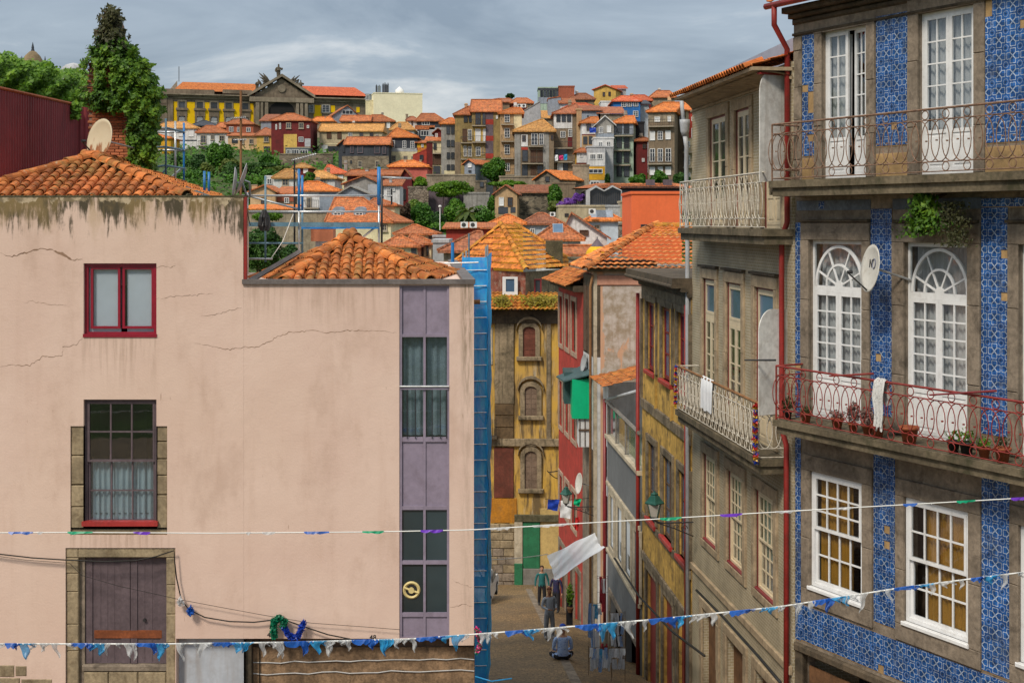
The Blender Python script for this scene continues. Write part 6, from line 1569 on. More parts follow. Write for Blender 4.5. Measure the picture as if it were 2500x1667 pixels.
    def pick(c):
        if c.z > zc_ :return 0
        for w_,p_ in zip(wr,pl):
            if (c - w_).dot((p_ - w_).normalized()) > 0 and (c - p_).length < .2*s and (pose != 'stand' or abs(c.x) > .235*s):return 0
        for a_,t_ in zip(an_,to):
            if (c - t_).length < .12*s or c.z < .065*s:return 3
        hipz=(.90 if not sit else .2) *s
        if sit and c.y < -.14*s and c.z < .28*s:return 2
        if c.z < hipz and abs(c.x) < .24*s and not any((c - w_).length < .14*s for w_ in wr):return 2
        return 1
    b=skin_body('body',V,E,[skin,top,legs,shoe],pick,e_)
    hc=Vector((0,-.015,1.68+dz)) *s
    m=MB();n=12
    for j in range(6):
        ph=math.pi/2*(1 - j/4.2)
        for k in range(n):
            a=2*math.pi*k/n;front=math.sin(a) < -.35
            lim=max(ph,.55) if front else max(ph,-.25)
            m.v.append((hc.x+.094*s*math.cos(lim) *math.cos(a),hc.y+.008+.108*s*math.cos(lim) *math.sin(a),hc.z+.02*s+.088*s*math.sin(lim)))
    for j in range(5):
        for k in range(n):m.f.append((j*n+k,j*n+(k+1) % n,(j+1) *n+(k+1) % n,(j+1) *n+k));m.m.append(0)
    m.build('hair',hair,e_,True)
    fy=-.115*s
    m=MB()
    m.tube([(0,fy+.015,hc.z - .0*s),(0,fy - .012,hc.z - .04*s),(0,fy+.012,hc.z - .045*s)],[.008*s,.014*s,.01*s],6);m.build('nose',skin,e_,True)
    for sd in (-1,1):
        MB().lathe([(.002,-.006),(.011*s,0),(.002,.006)],n=8).xf(Matrix.Translation((sd*.032*s,fy+.022,hc.z+.004*s)) @ Matrix.Rotation(R(90),4,'X')).build('eye','black trousers',e_)
        MB().lathe([(.008*s,-.03*s),(.02*s,0),(.01*s,.03*s)],n=8).xf(Matrix.Translation((sd*.088*s,.0,hc.z - .015*s)) @ Matrix.Diagonal((.5,1,1,1))).build('ear',skin,e_,True)
    MB().box(-.025*s,fy+.012,hc.z - .078*s,.025*s,fy+.02,hc.z - .07*s).build('mouth','red hair',e_)
    return e_
def on_street(px,Y):return Vector(((px - CX) /F*Y,Y,street_z(Y)))
person('man in teal jacket and black trousers walking up the street',on_street(1323,58.7),R(8),1.74,'teal jacket','black trousers','skin tan','dark shoe','brown hair')
person('man in grey sweatshirt and joggers gesturing with both hands',on_street(1341,45.8),R(25),1.78,'grey fleece','grey joggers','skin brown','shoe','red hair','gesture')
person('person in navy jacket half hidden behind the plastic sheet',on_street(1358,55.5),R(-30),1.68,'navy jacket','black trousers','skin tan','dark shoe','brown hair')
cp_=person('person in blue flowered shirt and blue cap sitting on the street',on_street(1374,40.3) - Vector((0,0,.06)),R(185),2.0,'blue floral','black trousers','skin tan','dark shoe','blue cap','sit')
MB().lathe([(.1,0),(.104,.03),(.085,.07),(.03,.095)],n=12).xf(Matrix.Translation((0,-.01,1.07))).build('cap','blue cap',cp_,True)
# ------------------------------------------------------------------ hanging plastic sheet, laundry, souvenirs, car
def cloth(name,label,cat,quad,mat,n=10,amp=.05,group=None,sag=0.):
    q=[Vector(p) for p in quad];L=q[0].copy();e_=tag(empty(name,L),label,cat,group);m=MB();ph=random.random() *6
    nr=(q[1] - q[0]).cross(q[3] - q[0]).normalized()
    for j in range(n+1):
        for i in range(n+1):
            s,t_=i/n,j/n;p=q[0] *(1 - s) *(1 - t_) +q[1] *s*(1 - t_) +q[2] *s*t_+q[3] *(1 - s) *t_
            p=p+nr*amp*(math.sin(s*7+t_*3+ph) +.6*math.sin(t_*9 - s*5+ph*2) +(.3*math.sin(s*23+t_*17+ph) if n > 12 else 0)) +Vector((0,0,-sag*4*s*(1 - s)));m.v.append(tuple(p - L))
    for j in range(n):
        for i in range(n):a=j*(n+1) +i;m.f.append((a,a+1,a+n+2,a+n+1));m.m.append(0)
    m.build('fabric',mat,e_,True);return e_
def plasticm():
    m,t,b=_new('plastic sheet');out=t.nodes['Material Output'];b.inputs['Base Color'].default_value=(.82,.85,.90,1);b.inputs['Roughness'].default_value=.4
    tr=nd(t,'ShaderNodeBsdfTransparent');ms=nd(t,'ShaderNodeMixShader');ms.inputs[0].default_value=.14;t.links.new(b.outputs[0],ms.inputs[1]);t.links.new(tr.outputs[0],ms.inputs[2]);t.links.new(ms.outputs[0],out.inputs[0])
    bumpn(t,b,noise(t,objco(t),5,4,.6),.5,.05)
plasticm()
cloth('plastic_sheet','translucent white plastic sheet strung across the street','sheet',[at(1336,1353,44),at(1358,1413,43),at(1477,1337,45),at(1452,1301,46)],'plastic sheet',26,.05,None,.12)
for (x0,x1,yt,yb,mat,lab) in ((1336,1366,1219,1247,'foil blue','blue shirt on the line beside the far lantern'),(1367,1397,1222,1266,'cloth white','white towel on the line beside the far lantern'),(1400,1420,1217,1236,'green sheet','green cloth on the line right of the far lantern'),(1403,1416,1262,1296,'foil red','red cloth hanging below the far lantern bracket')):
    cloth('laundry',lab,'laundry',[at(x0,yb - 4,52),at(x1 - 5,yb,52),at(x1,yt,52),at(x0+2,yt,52)],mat,6,.04,'laundry by the far lantern')
def wire(label,pts,r,mat,name='wire',cat='cable',smooth=True):
    L=Vector(pts[0]);e_=tag(empty(name,L),label,cat);MB().tube([Vector(p) - L for p in pts],r,5).build('strand',mat,e_,True);return e_
def sagline(a,b,sag,n=14):a,b=Vector(a),Vector(b);return [a+(b - a) *i/n+Vector((0,0,-sag*4*(i/n) *(1 - i/n))) for i in range(n+1)]
wire('thin wash line above the far shop fronts',sagline(at(1330,1218,52),at(1448,1214,51),.05),.008,'cable','wash_line','line')
wire('white string from the blue netting to the plastic sheet',sagline(at(1160,1366,38),at(1337,1352,44),.05),.012,'rope white','string','string')
P('souvenir blue',(.22,.38,.68),.8,.2,14,(.75,.77,.8),.8);P('souvenir red',(.45,.03,.05),.8,.3,10,(.5,.4,.35),.4);P('souvenir grey',(.55,.57,.60),.7,.2,16,(.75,.76,.8),.7);P('souvenir sky',(.08,.42,.72),.8,.2,8,(.7,.72,.74),.5)
def rack(label,Y,x0,x1,y0,y1,items):
    # a pole on feet with cloths hung from cross bars; items: (left, right, top, bottom, material) in the photo's pixels
    b=at((x0+x1) /2,y1,Y);b.z=street_z(Y,b.x);e_=tag(empty('souvenir_rack',b),label,'souvenir rack');L=b
    for px in (x0,x1):p=at(px,y0,Y+.1) - L;MB().tube([(p.x,.1,0),p],.008,5).build('upright','plank brown',e_)
    for yy in sorted({i[2] for i in items}):MB().tube([at(x0,yy - 1,Y+.05) - L,at(x1,yy - 1,Y+.05) - L],.005,4).build('bar','plank brown',e_)
    for (xa,xb,ya,yb,mt) in items:
        m=MB();nr_,nc_=5,4;ph=random.random() *6;tp=random.uniform(.6,1.3);jx_=random.uniform(-2,2);xa += jx_;xb += jx_+random.uniform(-1,2);yb += random.uniform(-7,6)
        for j in range(nr_+1):
            t_=j/nr_
            for i in range(nc_+1):
                s_=i/nc_ - .5;px=(xa+xb) /2+s_*(xb - xa) *(1+(tp - 1) *t_) +.8*math.sin(ph+t_*4);q=at(px,ya+(yb - ya) *t_+(1.5*math.sin(s_*8+ph) if j == nr_ else 0),Y - .03+.05*math.sin(s_*9+ph+t_*2)) - L;m.v.append(tuple(q))
        for j in range(nr_):
            for i in range(nc_):o_=j*(nc_+1) +i;m.f.append((o_,o_+1,o_+nc_+2,o_+nc_+1));m.m.append(0)
        m.build('hanging_cloth',mt,e_,True)
B_,G_,W_h,S_,R_d='souvenir blue','souvenir grey','cloth white','souvenir sky','souvenir red'
rack('rack of long blue and white scarves by the shop doorway',41.0,1438,1466,1470,1600,[(1438,1446,1472,1560,B_),(1444,1452,1478,1586,W_h),(1450,1460,1474,1512,S_),(1456,1465,1484,1500,W_h),(1440,1450,1535,1590,B_),(1450,1461,1540,1578,W_h)])
rack('hanging red and white scarves under the grey house',43.5,1458,1484,1404,1580,[(1462,1469,1407,1470,R_d),(1468,1476,1412,1452,W_h),(1470,1479,1446,1491,R_d),(1470,1484,1540,1572,'cream stone'),(1468,1482,1570,1584,R_d)])
rack('rack of postcards and small prints right of the scarves',39.8,1488,1526,1490,1612,[(1490+8*(k % 4),1496+8*(k % 4),1496+28*(k // 4),1519+28*(k // 4),(W_h,B_,W_h,G_)[(k*3) % 4]) for k in range(12)])
rack('low rack crowded with white and blue printed towels',37.9,1437,1494,1576,1636,[(1438+6.5*k,1446+6.5*k,1580+3*(k % 3),1606+9*(k % 3),(W_h,B_,G_,W_h,S_)[k % 5]) for k in range(8)] +[(1441+7*k,1449+7*k,1606,1632+4*(k % 2),(G_,W_h,G_,B_)[k % 4]) for k in range(7)])
rack('low rack of grey trinkets beside the red drainpipe',37.8,1493,1526,1578,1634,[(1494+6*k,1501+6*k,1582,1606+5*(k % 2),(G_,W_h,G_)[k % 3]) for k in range(5)] +[(1495+6*k,1502+6*k,1608,1634,G_) for k in range(5)])
pl=tag(empty('hanging_plant',at(1392,1430,48)),'green hanging plant over black cloth by a shop doorway','plant');p,nn_=blob_pts((0,0,-.3),(.14,.14,.42),260,.3);tag(leafmesh('leaves',p,nn_,.09,'ivy leaf',pl),kind='stuff');MB().box(-.14,.1,-1.45,.1,.14,-.4).build('black_cloth','black trousers',pl);MB().lathe([(.08,-.95),(.13,-.8),(.13,-.78)],n=10).build('basket','shop wood',pl)
# white car showing behind the netting
car=tag(empty('parked_car',(at(1176,1440,61).x - .25,61,street_z(61)),R(-6)),'white car parked behind the blue netting, only its rear corner showing','car')
P('car white',(.66,.67,.68),.25,.03,1,bump=0,spec=.5);P('tyre',(.02,.02,.02),.85,.1,bump=0);P('tail red',(.35,.01,.01),.3,.1,bump=0)
m=MB();pr_=[(-1.9,.30),(-1.95,.62),(-1.6,.86),(-.9,.95),(-.35,1.40),(.9,1.46),(1.65,1.02),(1.92,.92),(1.98,.5),(1.9,.28)];k=len(pr_)
for sx,ins in ((-.82,.0),(.82,.0)):
    for y,z in pr_:m.v.append((sx*(1 - .16*max(0,(z - .95) /.5)),-y,z))
m.f += [tuple(range(k)),tuple(range(2*k - 1,k - 1,-1))] +[(i,i+k,(i+1) % k+k,(i+1) % k) for i in range(k)];m.m=[0] *len(m.f);m.build('car_body','car white',car)
m=MB();m.add([(-.62,-1.02,1.39),(.62,-1.02,1.39),(.7,-1.62,1.06),(-.7,-1.62,1.06)],[(3,2,1,0)]);m.build('rear_window','far glass',car,loc=(0,-.02,.02))
for sx in (-1,1):
    for y in (-1.25,1.2):w_=MB().tube([(sx*.68,y,.3),(sx*.84,y,.3)],.31,14).build('wheel','tyre',car);MB().tube([(sx*.842,y,.3),(sx*.85,y,.3)],.2,12).build('rim','galvanised',w_)
    MB().box(sx*.74 - .08,-1.99,.62,sx*.74+.06,-1.93,.9).build('tail_light','tail red',car);MB().box(sx*.835 - .01,-.6,1.0,sx*.835 - .0,.6,1.32).build('side_window','far glass',car)
MB().box(-.8,-2.02,.3,.8,-1.93,.55).build('bumper','tyre',car)
# ------------------------------------------------------------------ the town on the hill
REG=dict(R2=(350,120,3.36),R3=(1000,180,3.136),R7=(380,270,5.6),R8=(780,270,6.272),R4=(560,380,3.92),R5=(1050,480,3.016),Q1=(1060,240,6.533),Q2=(1380,240,6.533),Q3=(980,400,6.533),Q4=(1340,440,6.533),Q6=(360,170,6.918),Q7=(600,140,5.113),S=(0,0,1))
def fw_(n,c,d=(.12,.09,.06),amt=.6,st=.6,sc=.45,var=.2):P(n,c,.88,var,sc,d,amt,st,.15,6);return n
fw_('w white',(.66,.66,.66),(.38,.36,.33));fw_('w cream',(.70,.62,.40),(.45,.37,.22),.35,.35);fw_('w peach',(.62,.42,.24),(.4,.26,.14));fw_('w yellow',(.60,.40,.10),(.28,.19,.08),.5,.5);fw_('w amber',(.62,.33,.02),(.36,.2,.04));fw_('w ochre',(.30,.22,.09),(.10,.08,.045),.55,.7);fw_('w brown',(.22,.165,.11),(.09,.07,.05),.5,.6)
fw_('w stone',(.30,.25,.18),(.11,.09,.065),.55,.5,.5,.3);fw_('w grey',(.30,.29,.27),(.12,.11,.095),.5,.7);fw_('w lightgrey',(.42,.43,.45),(.25,.25,.25));fw_('w bluegrey',(.27,.31,.37),(.16,.18,.21));fw_('w slate',(.055,.062,.078),(.03,.033,.04),.35,.3);fw_('w dark',(.03,.03,.036),(.02,.02,.022));fw_('w maroon',(.15,.022,.022),(.07,.018,.018));fw_('w red',(.36,.045,.03),(.2,.04,.03));fw_('w coral',(.52,.13,.10),(.36,.1,.08),.3,.2);fw_('w terracotta',(.38,.11,.06),(.2,.08,.05));fw_('w orange',(.78,.16,.055),(.62,.12,.045),.3,.3,.5,.06);fw_('w blue',(.03,.15,.42),(.02,.08,.24));fw_('w mint',(.36,.47,.38),(.2,.25,.2));fw_('w paleblue',(.50,.56,.62),(.34,.37,.4),.3,.2);fw_('w tan',(.46,.31,.17),(.26,.18,.11));fw_('w glass',(.16,.19,.21),(.07,.08,.09),.6,.4);fw_('w beige',(.46,.38,.25),(.26,.2,.13));fw_('w violet',(.14,.11,.13),(.07,.05,.06))
rubble('dark rubble',(.04,.036,.03),(.10,.085,.06),(.26,.21,.15),(.20,.17,.12),1.4);rubble('wall rubble',(.17,.13,.10),(.27,.22,.17),(.36,.30,.23),(.10,.08,.06),1.6);rubble('old rubble',(.15,.125,.09),(.21,.17,.12),(.26,.21,.15),(.15,.12,.085),.9)
P('far white',(.74,.74,.73),.55,.04,bump=0);P('far brown',(.10,.055,.035),.8,.15,bump=0);P('far stone',(.34,.29,.22),.85,.15,.8,bump=0);P('far iron',(.05,.05,.05),.7,.1,bump=0);P('far blind',(.66,.67,.68),.6,.06,.6,bump=0);P('far yellow',(.58,.42,.2),.6,.1,bump=0)
def wfar(parent,r,st):
    """far window: frame with mullion and bars, pane behind, both proud of the wall as on a rendered facade"""
    x0,z0,x1,z1=r;x0,x1=min(x0,x1),max(x0,x1);w_,h_=x1 - x0,z1 - z0
    fm,pm,cols,rws,fw={'w':('far white','far glass',2,3,.08),'W':('far white','far glass',3,1,.09),'s':('far white','far blind',1,1,.08),'d':('far brown','far glass',2,2,.07),'b':('far brown','far brown',2,1,.08),'g':('far stone','far glass',2,2,.16),'n':('far iron','far glass',1,1,.05),'l':('far iron','far glass',3,4,.05),'y':('far yellow','far glass',2,2,.1),'k':('far iron','far glass',2,2,.06),'v':('w violet','w slate',1,2,.16)}[st]
    fw=min(fw,w_*.22,h_*.22);m=MB();y0,y1=-.09,.02
    m.box(x0,y0,z0,x1,y1,z0+fw);m.box(x0,y0,z1 - fw,x1,y1,z1);m.box(x0,y0,z0+fw,x0+fw,y1,z1 - fw);m.box(x1 - fw,y0,z0+fw,x1,y1,z1 - fw)
    bw=fw*(.8 if st in 'wW' else .5)
    for i in range(1,cols):c=x0+w_*i/cols;m.box(c - bw/2,y0+.02,z0+fw,c+bw/2,y1,z1 - fw)
    for j in range(1,rws):
        c=z0+h_*j/rws
        for i in range(cols):a,b=x0+w_*i/cols+(bw/2 if i else fw),x0+w_*(i+1) /cols - (bw/2 if i < cols - 1 else fw);m.box(a,y0+.03,c - bw*.3,b,y1,c+bw*.3)
    f=m.build('window',fm,parent);MB().quad((x0+fw,-.03,z0+fw),(x1 - fw,-.03,z0+fw),(x1 - fw,-.03,z1 - fw),(x0+fw,-.03,z1 - fw)).build('pane',pm,f)
    if st in 'g':block(f,'sill',x0 - .1,z0 - .12,x1+.1,z0,-.16,.02,'far stone',.01)
    return f
def balc(parent,u0,u1,z,proj=.8,mat='far stone',H=1.0,rail='far iron'):
    s=MB().box(u0,-proj,z - .18,u1,.02,z).build('balcony',mat,parent);m=MB();n=max(4,int((u1 - u0) /.28))
    m.box(u0,-proj,z+H,u1,-proj+.05,z+H+.06);m.box(u0,-proj+.003,z,u0+.05,-proj+.045,z+H);m.box(u1 - .05,-proj+.003,z,u1,-proj+.045,z+H)
    for i in range(1,n):c=u0+(u1 - u0) *i/n;m.box(c - .014,-proj+.01,z,c+.014,-proj+.035,z+H)
    m.box(u0,-proj+.04,z+H*.98,u0+.05,0,z+H+.05);o=m.build('railing',rail,s);o['kind'] ='stuff';return s
def hiproof(parent,W_,d,zt,r1,r2,mat,ov,name='roof',ridge=True):
    a,b,c,e=(-ov,-ov,zt),(W_+ov,-ov,zt),(W_+ov,d+ov,zt),(-ov,d+ov,zt);th=.2
    m=MB();m.add([a,b,c,e,r1,r2] +[(p[0],p[1],p[2] - th) for p in (a,b,c,e)],[(0,1,5,4),(1,2,5),(2,3,4,5),(3,0,4),(6,7,1,0),(7,8,2,1),(8,9,3,2),(9,6,0,3),(9,8,7,6)]);o=m.build(name,mat,parent)
    if ridge:
        m=MB();pts=[(a,r1),(b,r2),(r1,r2)]
        for p,q in pts:
            if (Vector(p) - Vector(q)).length > .3:m.tube([Vector(p) +Vector((0,0,.04)),Vector(q) +Vector((0,0,.04))],.11,5)
        rd=m.build('ridge_tiles',mat,o);rd['kind'] ='stuff'
    return o
rc=random.Random(5)
def hh(label,reg,Y,x0,x1,yt,yb,wall_,roof=None,rm='far clay',d=9.,rot=0,win=(),bands=(),bal=(),ov=.4,name='house',group='houses on the hillside',base=None,cat='house',chim=()):
    ox,oy,s=REG[reg];X=lambda x:ox+x/s;Yp=lambda y:oy+y/s;a=R(rot)
    p0=at(X(x0),HY,Y);zb=min(terr(Y) - 2.5,at(0,Yp(yb),Y).z - 1.0)
    if base is not None:zb=base
    f=Fac(name,label,cat,(p0.x,p0.y),a,zb,group);W_=f.u(X(x1));zt=f.P(X(x0 if rot >= 0 else (x0+x1) /2),Yp(yt))[1];rt=f.root
    m=MB();front=[(0,0),(W_,0),(W_,zt),(0,zt)]
    k=roof[0] if roof else 'flat';ap=None
    if k == 'gable':ap=f.P(X(roof[2]),Yp(roof[1]));front=[(0,0),(W_,0),(W_,zt),ap,(0,zt)]
    n=len(front);vs=[(x,0,z) for x,z in front] +[(x,d,z) for x,z in front]
    fs=[tuple(range(n)),tuple(range(2*n - 1,n - 1,-1))] +[(i,i+n,(i+1) % n+n,(i+1) % n) for i in range(n)]
    m.add(vs,fs);m.build('wall',wall_,rt)
    if k == 'hip':
        u1,z1=f.P(X(roof[2]),Yp(roof[1]),d/2);u2,z2=f.P(X(roof[3]),Yp(roof[1]),d/2);z1=max(z1,zt+.4);hiproof(rt,W_,d,zt,(u1,d/2,z1),(max(u2,u1+.01),d/2,z1),rm,ov)
    elif k == 'side':
        u1,z1=f.P(X((x0+x1) /2),Yp(roof[1]),d/2);z1=max(z1,zt+.4);hiproof(rt,W_,d,zt,(-ov*.6,d/2,z1),(W_+ov*.6,d/2,z1),rm,ov)
    elif k == 'gable':
        g=MB();u,z=ap;o=ov;th=.18;sl=(z - zt) /max(u,.1);sr=(z - zt) /max(W_ - u,.1)
        for (ua,za,ub,zb2) in ((-o,zt - sl*o,u,z),(u,z,W_+o,zt - sr*o)):
            g.add([(ua,-o,za+.02),(ub,-o,zb2+.02),(ub,d+o,zb2+.02),(ua,d+o,za+.02),(ua,-o,za+.02+th),(ub,-o,zb2+.02+th),(ub,d+o,zb2+.02+th),(ua,d+o,za+.02+th)],[(0,1,5,4),(1,2,6,5),(2,3,7,6),(3,0,4,7),(4,5,6,7),(3,2,1,0)])
        g.build('roof',rm,rt)
    elif k == 'shed':
        zbk=f.P(X((x0+x1) /2),Yp(roof[1]),d)[1];o=ov;g=MB();g.add([(-o,-o,zt+.02),(W_+o,-o,zt+.02),(W_+o,d,zbk),(-o,d,zbk),(-o,-o,zt+.18),(W_+o,-o,zt+.18),(W_+o,d,zbk+.16),(-o,d,zbk+.16)],[(0,1,5,4),(1,2,6,5),(2,3,7,6),(3,0,4,7),(4,5,6,7),(3,2,1,0)]);g.build('roof',rm,rt)
    else:MB().box(-.1,-.1,zt+.003,W_+.1,d+.1,zt+.25).build('roof',rm if roof else wall_,rt)
    for (bx0,bx1,by0,by1,bm) in bands:
        ua,z1=f.P(X(bx0),Yp(by0));ub,z0=f.P(X(bx1),Yp(by1));z1=f.P(X((bx0+bx1) /2),Yp(by0))[1];z0=f.P(X((bx0+bx1) /2),Yp(by1))[1];MB().box(ua,-.05,max(z0,.0),ub,.02,z1).build('wall_panel',bm,rt)
    for (wx0,wy0,wx1,wy1,st) in win:
        xm=(wx0+wx1) /2;r=(f.u(X(wx0),-.05),f.P(X(xm),Yp(wy1),-.05)[1],f.u(X(wx1),-.05),f.P(X(xm),Yp(wy0),-.05)[1]);o=wfar(rt,r,st);o.location=(0,-.055,0)
    for bb in bal:
        bx0,bx1,by=bb[:3];balc(rt,f.u(X(bx0)),f.u(X(bx1)),f.P(X((bx0+bx1) /2),Yp(by),-.8)[1],rail=bb[3] if len(bb) > 3 else 'far iron')
    if k in ('hip','side') and not chim and rc.random() < .4 and name == 'house' and Y > 175:
        cu0=W_*rc.uniform(.25,.75);cv=d*.5;zc_=zt+.3;zt2=max(v_.co.z for v_ in rt.children[-1].data.vertices) if False else f.P(X(roof[2] if k == 'hip' else x0),Yp(roof[1]),d/2)[1];ch_=MB().box(cu0,cv+.2,zc_,cu0+.55,cv+.7,zt2+rc.uniform(.5,1.1)).build('chimney',rc.choice(('w white','w stone','w peach','w grey')),rt);MB().box(cu0 - .08,cv+.12,zt2+.3,cu0+.63,cv+.78,zt2+.42).build('chimney_cap','far stone',ch_)
    for (cx0,cx1,cy0,cy1,cm) in chim:
        v_=d*.35;ua,ub=f.u(X(cx0),v_),f.u(X(cx1),v_);zz0,zz1=f.P(X(cx0),Yp(cy1),v_)[1],f.P(X(cx0),Yp(cy0),v_)[1];c_=MB().box(ua,v_,zz0 - 1,ub,v_+.7,zz1).build('chimney',cm,rt);MB().box(ua - .06,v_ - .06,zz1,ub+.06,v_+.76,zz1+.12).build('chimney_cap','far stone',c_)
    return f
# ---- left hill
hh('orange yellow house with bright roof behind the small scaffold','R7',288,-60,205,372,700,'w amber',('hip',320,-20,20),'far clay bright',8,win=[(15,640,75,750,'g')],bands=[(-60,85,560,760,'w cream')])
hh('white house left end of the row below the palace','R7',300,-20,560,238,620,'w white',('hip',158,150,420),'far clay ochre',10,win=[(445,245,522,358,'s'),(310,300,370,352,'s'),(205,310,240,392,'w'),(180,310,200,392,'w'),(448,505,540,570,'k')],bands=[(200,560,402,418,'w slate')])
hh('white house with grey window surrounds and little balcony','R7',298,565,990,300,640,'w white',('hip',208,690,780),'far clay',10,win=[(612,335,692,445,'g'),(752,330,803,402,'g'),(868,342,942,425,'g'),(612,515,660,585,'g')],bal=[(592,702,478)])
hh('small house with black pitched roof below the palace','R7',345,490,835,205,300,'w dark',('hip',140,640,690),'w slate',8,win=[(590,195,620,215,'n')])
hh('brick red house with three small white windows','R7',312,965,1335,182,420,'w terracotta',('hip',122,1080,1220),'far clay',9,win=[(1004,222,1062,290,'w'),(1113,228,1168,292,'w'),(1240,232,1298,294,'w')])
hh('red roofed house end left of the brick red house','R7',318,832,975,230,420,'w terracotta',('hip',165,880,960),'far clay',8)
hh('peach house with open terrace in front of the brick red house','R7',296,990,1402,352,640,'w peach',('shed',318),'far clay',4,win=[(1040,385,1122,445,'k'),(1165,388,1212,458,'g'),(1278,388,1338,460,'g')],bands=[(1100,1405,580,680,'w violet'),(1080,1410,560,575,'w cream'),(1150,1430,685,715,'w yellow')])
hh('stained yellow house with brown pyramid roof','R7',292,1382,1752,335,650,'w yellow',('hip',240,1490,1520),'far clay brown',9,win=[(1478,358,1548,432,'g'),(1634,358,1702,432,'g'),(1478,498,1562,610,'d'),(1640,498,1722,610,'d')],bands=[(1470,1570,488,498,'w stone'),(1632,1730,488,498,'w stone')])
hh('tall dark red house with orange hip roof below the palace','R7',286,1580,2118,132,640,'w maroon',('hip',42,1790,1890),'far clay',10,win=[(1783,168,1853,248,'g'),(1956,168,2024,248,'g'),(2068,202,2098,242,'w'),(1638,188,1660,262,'w'),(1688,172,1714,254,'w'),(1956,362,2020,428,'w')],bands=[(1752,1932,325,660,'w yellow'),(2038,2118,385,495,'w lightgrey'),(1932,2118,500,660,'w beige')])
hh('grey lean-to house at the left of the dark red house','R7',300,1440,1600,150,420,'w bluegrey',('shed',60),'far clay brown',8)
hh('glazed veranda above the stone retaining wall','R7',282,1775,2100,525,640,'w glass',None,'w lightgrey',4,win=[(1790,535,1850,600,'W'),(1860,535,1960,600,'W'),(1970,540,2080,600,'W')],cat='veranda',name='veranda')
hh('long beige house with a row of five upper windows','R8',290,0,955,312,700,'w beige',('side',205),'far clay ochre',9,win=[(112,330,182,432,'b'),(272,330,338,436,'b'),(440,342,502,400,'w'),(612,342,668,402,'d'),(768,342,824,408,'d'),(130,548,290,622,'l')],bands=[(35,125,530,640,'w white'),(0,350,508,520,'w cream')])
hh('house with dark glazed upper floor and orange roof left of the cream block','R8',322,330,765,160,320,'w brown',('side',78),'far clay',8,win=[(345,168,390,225,'d'),(445,172,520,245,'l'),(525,172,600,245,'l'),(605,172,680,245,'l'),(685,172,750,245,'l')])
hh('house with brown glazed gallery under the cream block','R8',324,795,1140,165,330,'w brown',('hip',68,800,950),'far clay',8,win=[(808,175,905,255,'l'),(910,175,1010,255,'l'),(1030,178,1082,270,'s')])
hh('small white gabled house with pale glass gable','Q7',335,1090,1415,722,800,'w bluegrey',('gable',606,1268),'far clay',10,18,win=[(1200,662,1340,715,'W')])
hh('little orange roofed house right of the dark red house','Q7',330,830,1090,795,900,'w stone',('hip',745,880,1060),'far clay bright',7,win=[(840,800,890,850,'w')],chim=[(982,998,752,800,'w white')])
hh('slate fronted house with arched outlines above a rubble wall','R8',256,400,1058,515,930,'w slate',('side',408),'far clay',8,0,win=[(468,548,524,655,'v'),(578,542,668,655,'v'),(838,542,928,662,'v'),(962,548,1022,668,'v'),(585,768,657,872,'g'),(850,768,918,872,'g'),(470,765,498,812,'n')],bands=[(345,1062,698,960,'old rubble')])
hh('slate side block left of the arched slate house','R8',258,292,402,520,860,'w slate',('gable',452,372),'far clay',8,win=[(355,545,385,640,'n')])
hh('dark slate house over cream storey with bright hip roof','R8',262,1068,1495,405,900,'w slate',('hip',268,1175,1195),'far clay bright',9,win=[(1096,460,1155,572,'w'),(1271,465,1329,578,'w'),(1393,470,1453,582,'w'),(1106,688,1172,785,'g'),(1282,692,1347,775,'g'),(1403,700,1452,745,'g')],bands=[(1062,1500,578,630,'w lightgrey'),(1066,1497,632,920,'w cream')])
hh('slate and white house with wide windows at the hill shoulder','R8',288,1495,1905,158,480,'w slate',('hip',48,1560,1760),'far clay',10,win=[(1568,162,1688,226,'W'),(1478,322,1518,404,'w'),(1550,308,1678,390,'W')],bands=[(1680,1905,260,480,'w lightgrey'),(1460,1765,228,292,'far clay')])
hh('white wing with small brown window beside the slate house','R8',290,1345,1500,150,330,'w white',('hip',95,1380,1440),'far clay brown',8,win=[(1408,165,1428,225,'d')],chim=[(1320,1352,62,110,'w stone')])
hh('low house with mossy ochre roof behind the cream slate house','R8',282,1090,1440,292,420,'w white',('hip',182,1200,1340),'far clay ochre',9)
hh('little dark red gable house beside the grey slim house','R8',250,1752,1890,335,470,'w maroon',('gable',285,1815),'far clay brown',8,win=[(1772,352,1812,412,'w')])
hh('cream house with brown verandas beside the grey slim house','R8',246,1640,1885,470,1010,'w cream',('shed',410),'far clay',5,win=[(1745,500,1792,600,'k'),(1735,660,1860,830,'b'),(1740,850,1850,980,'l')],bands=[(1638,1732,490,1020,'w maroon')],bal=[(1735,1880,650)])
hh('amber house with orange roof patch between red and slate houses','R8',262,1488,1650,500,700,'w amber',('shed',468),'far clay',3,win=[(1558,515,1592,565,'w')],bands=[(1490,1640,570,610,'far clay bright')])
hh('dark red party wall with sloping top','R8',240,1430,1640,690,1000,'w red',('gable',605,1636),'w red',1.2,ov=.05,win=[(1535,680,1590,760,'n')],cat='wall',name='party_wall')
hh('coral pink house with bright orange hip roof','R8',216,1070,1648,850,1120,'w coral',('hip',768,1250,1440),'far clay bright',9,chim=[(1290,1328,758,830,'w peach'),(1530,1560,768,830,'w peach')])
hh('long dark red house with orange roof and dormer','R8',206,425,1225,985,1300,'w maroon',('side',912),'far clay',8,-4,chim=[(700,745,905,965,'w lightgrey')])
hh('dark red gable end house with iron window','R8',200,1222,1415,1045,1400,'w maroon',('gable',905,1308),'far clay',6,win=[(1265,1200,1320,1370,'l')])
hh('grey corrugated gable house below the dark red one','R8',192,375,935,1125,1400,'w grey',('gable',1008,685),'far clay',9,-6,bands=[(740,932,1130,1300,'w lightgrey')])
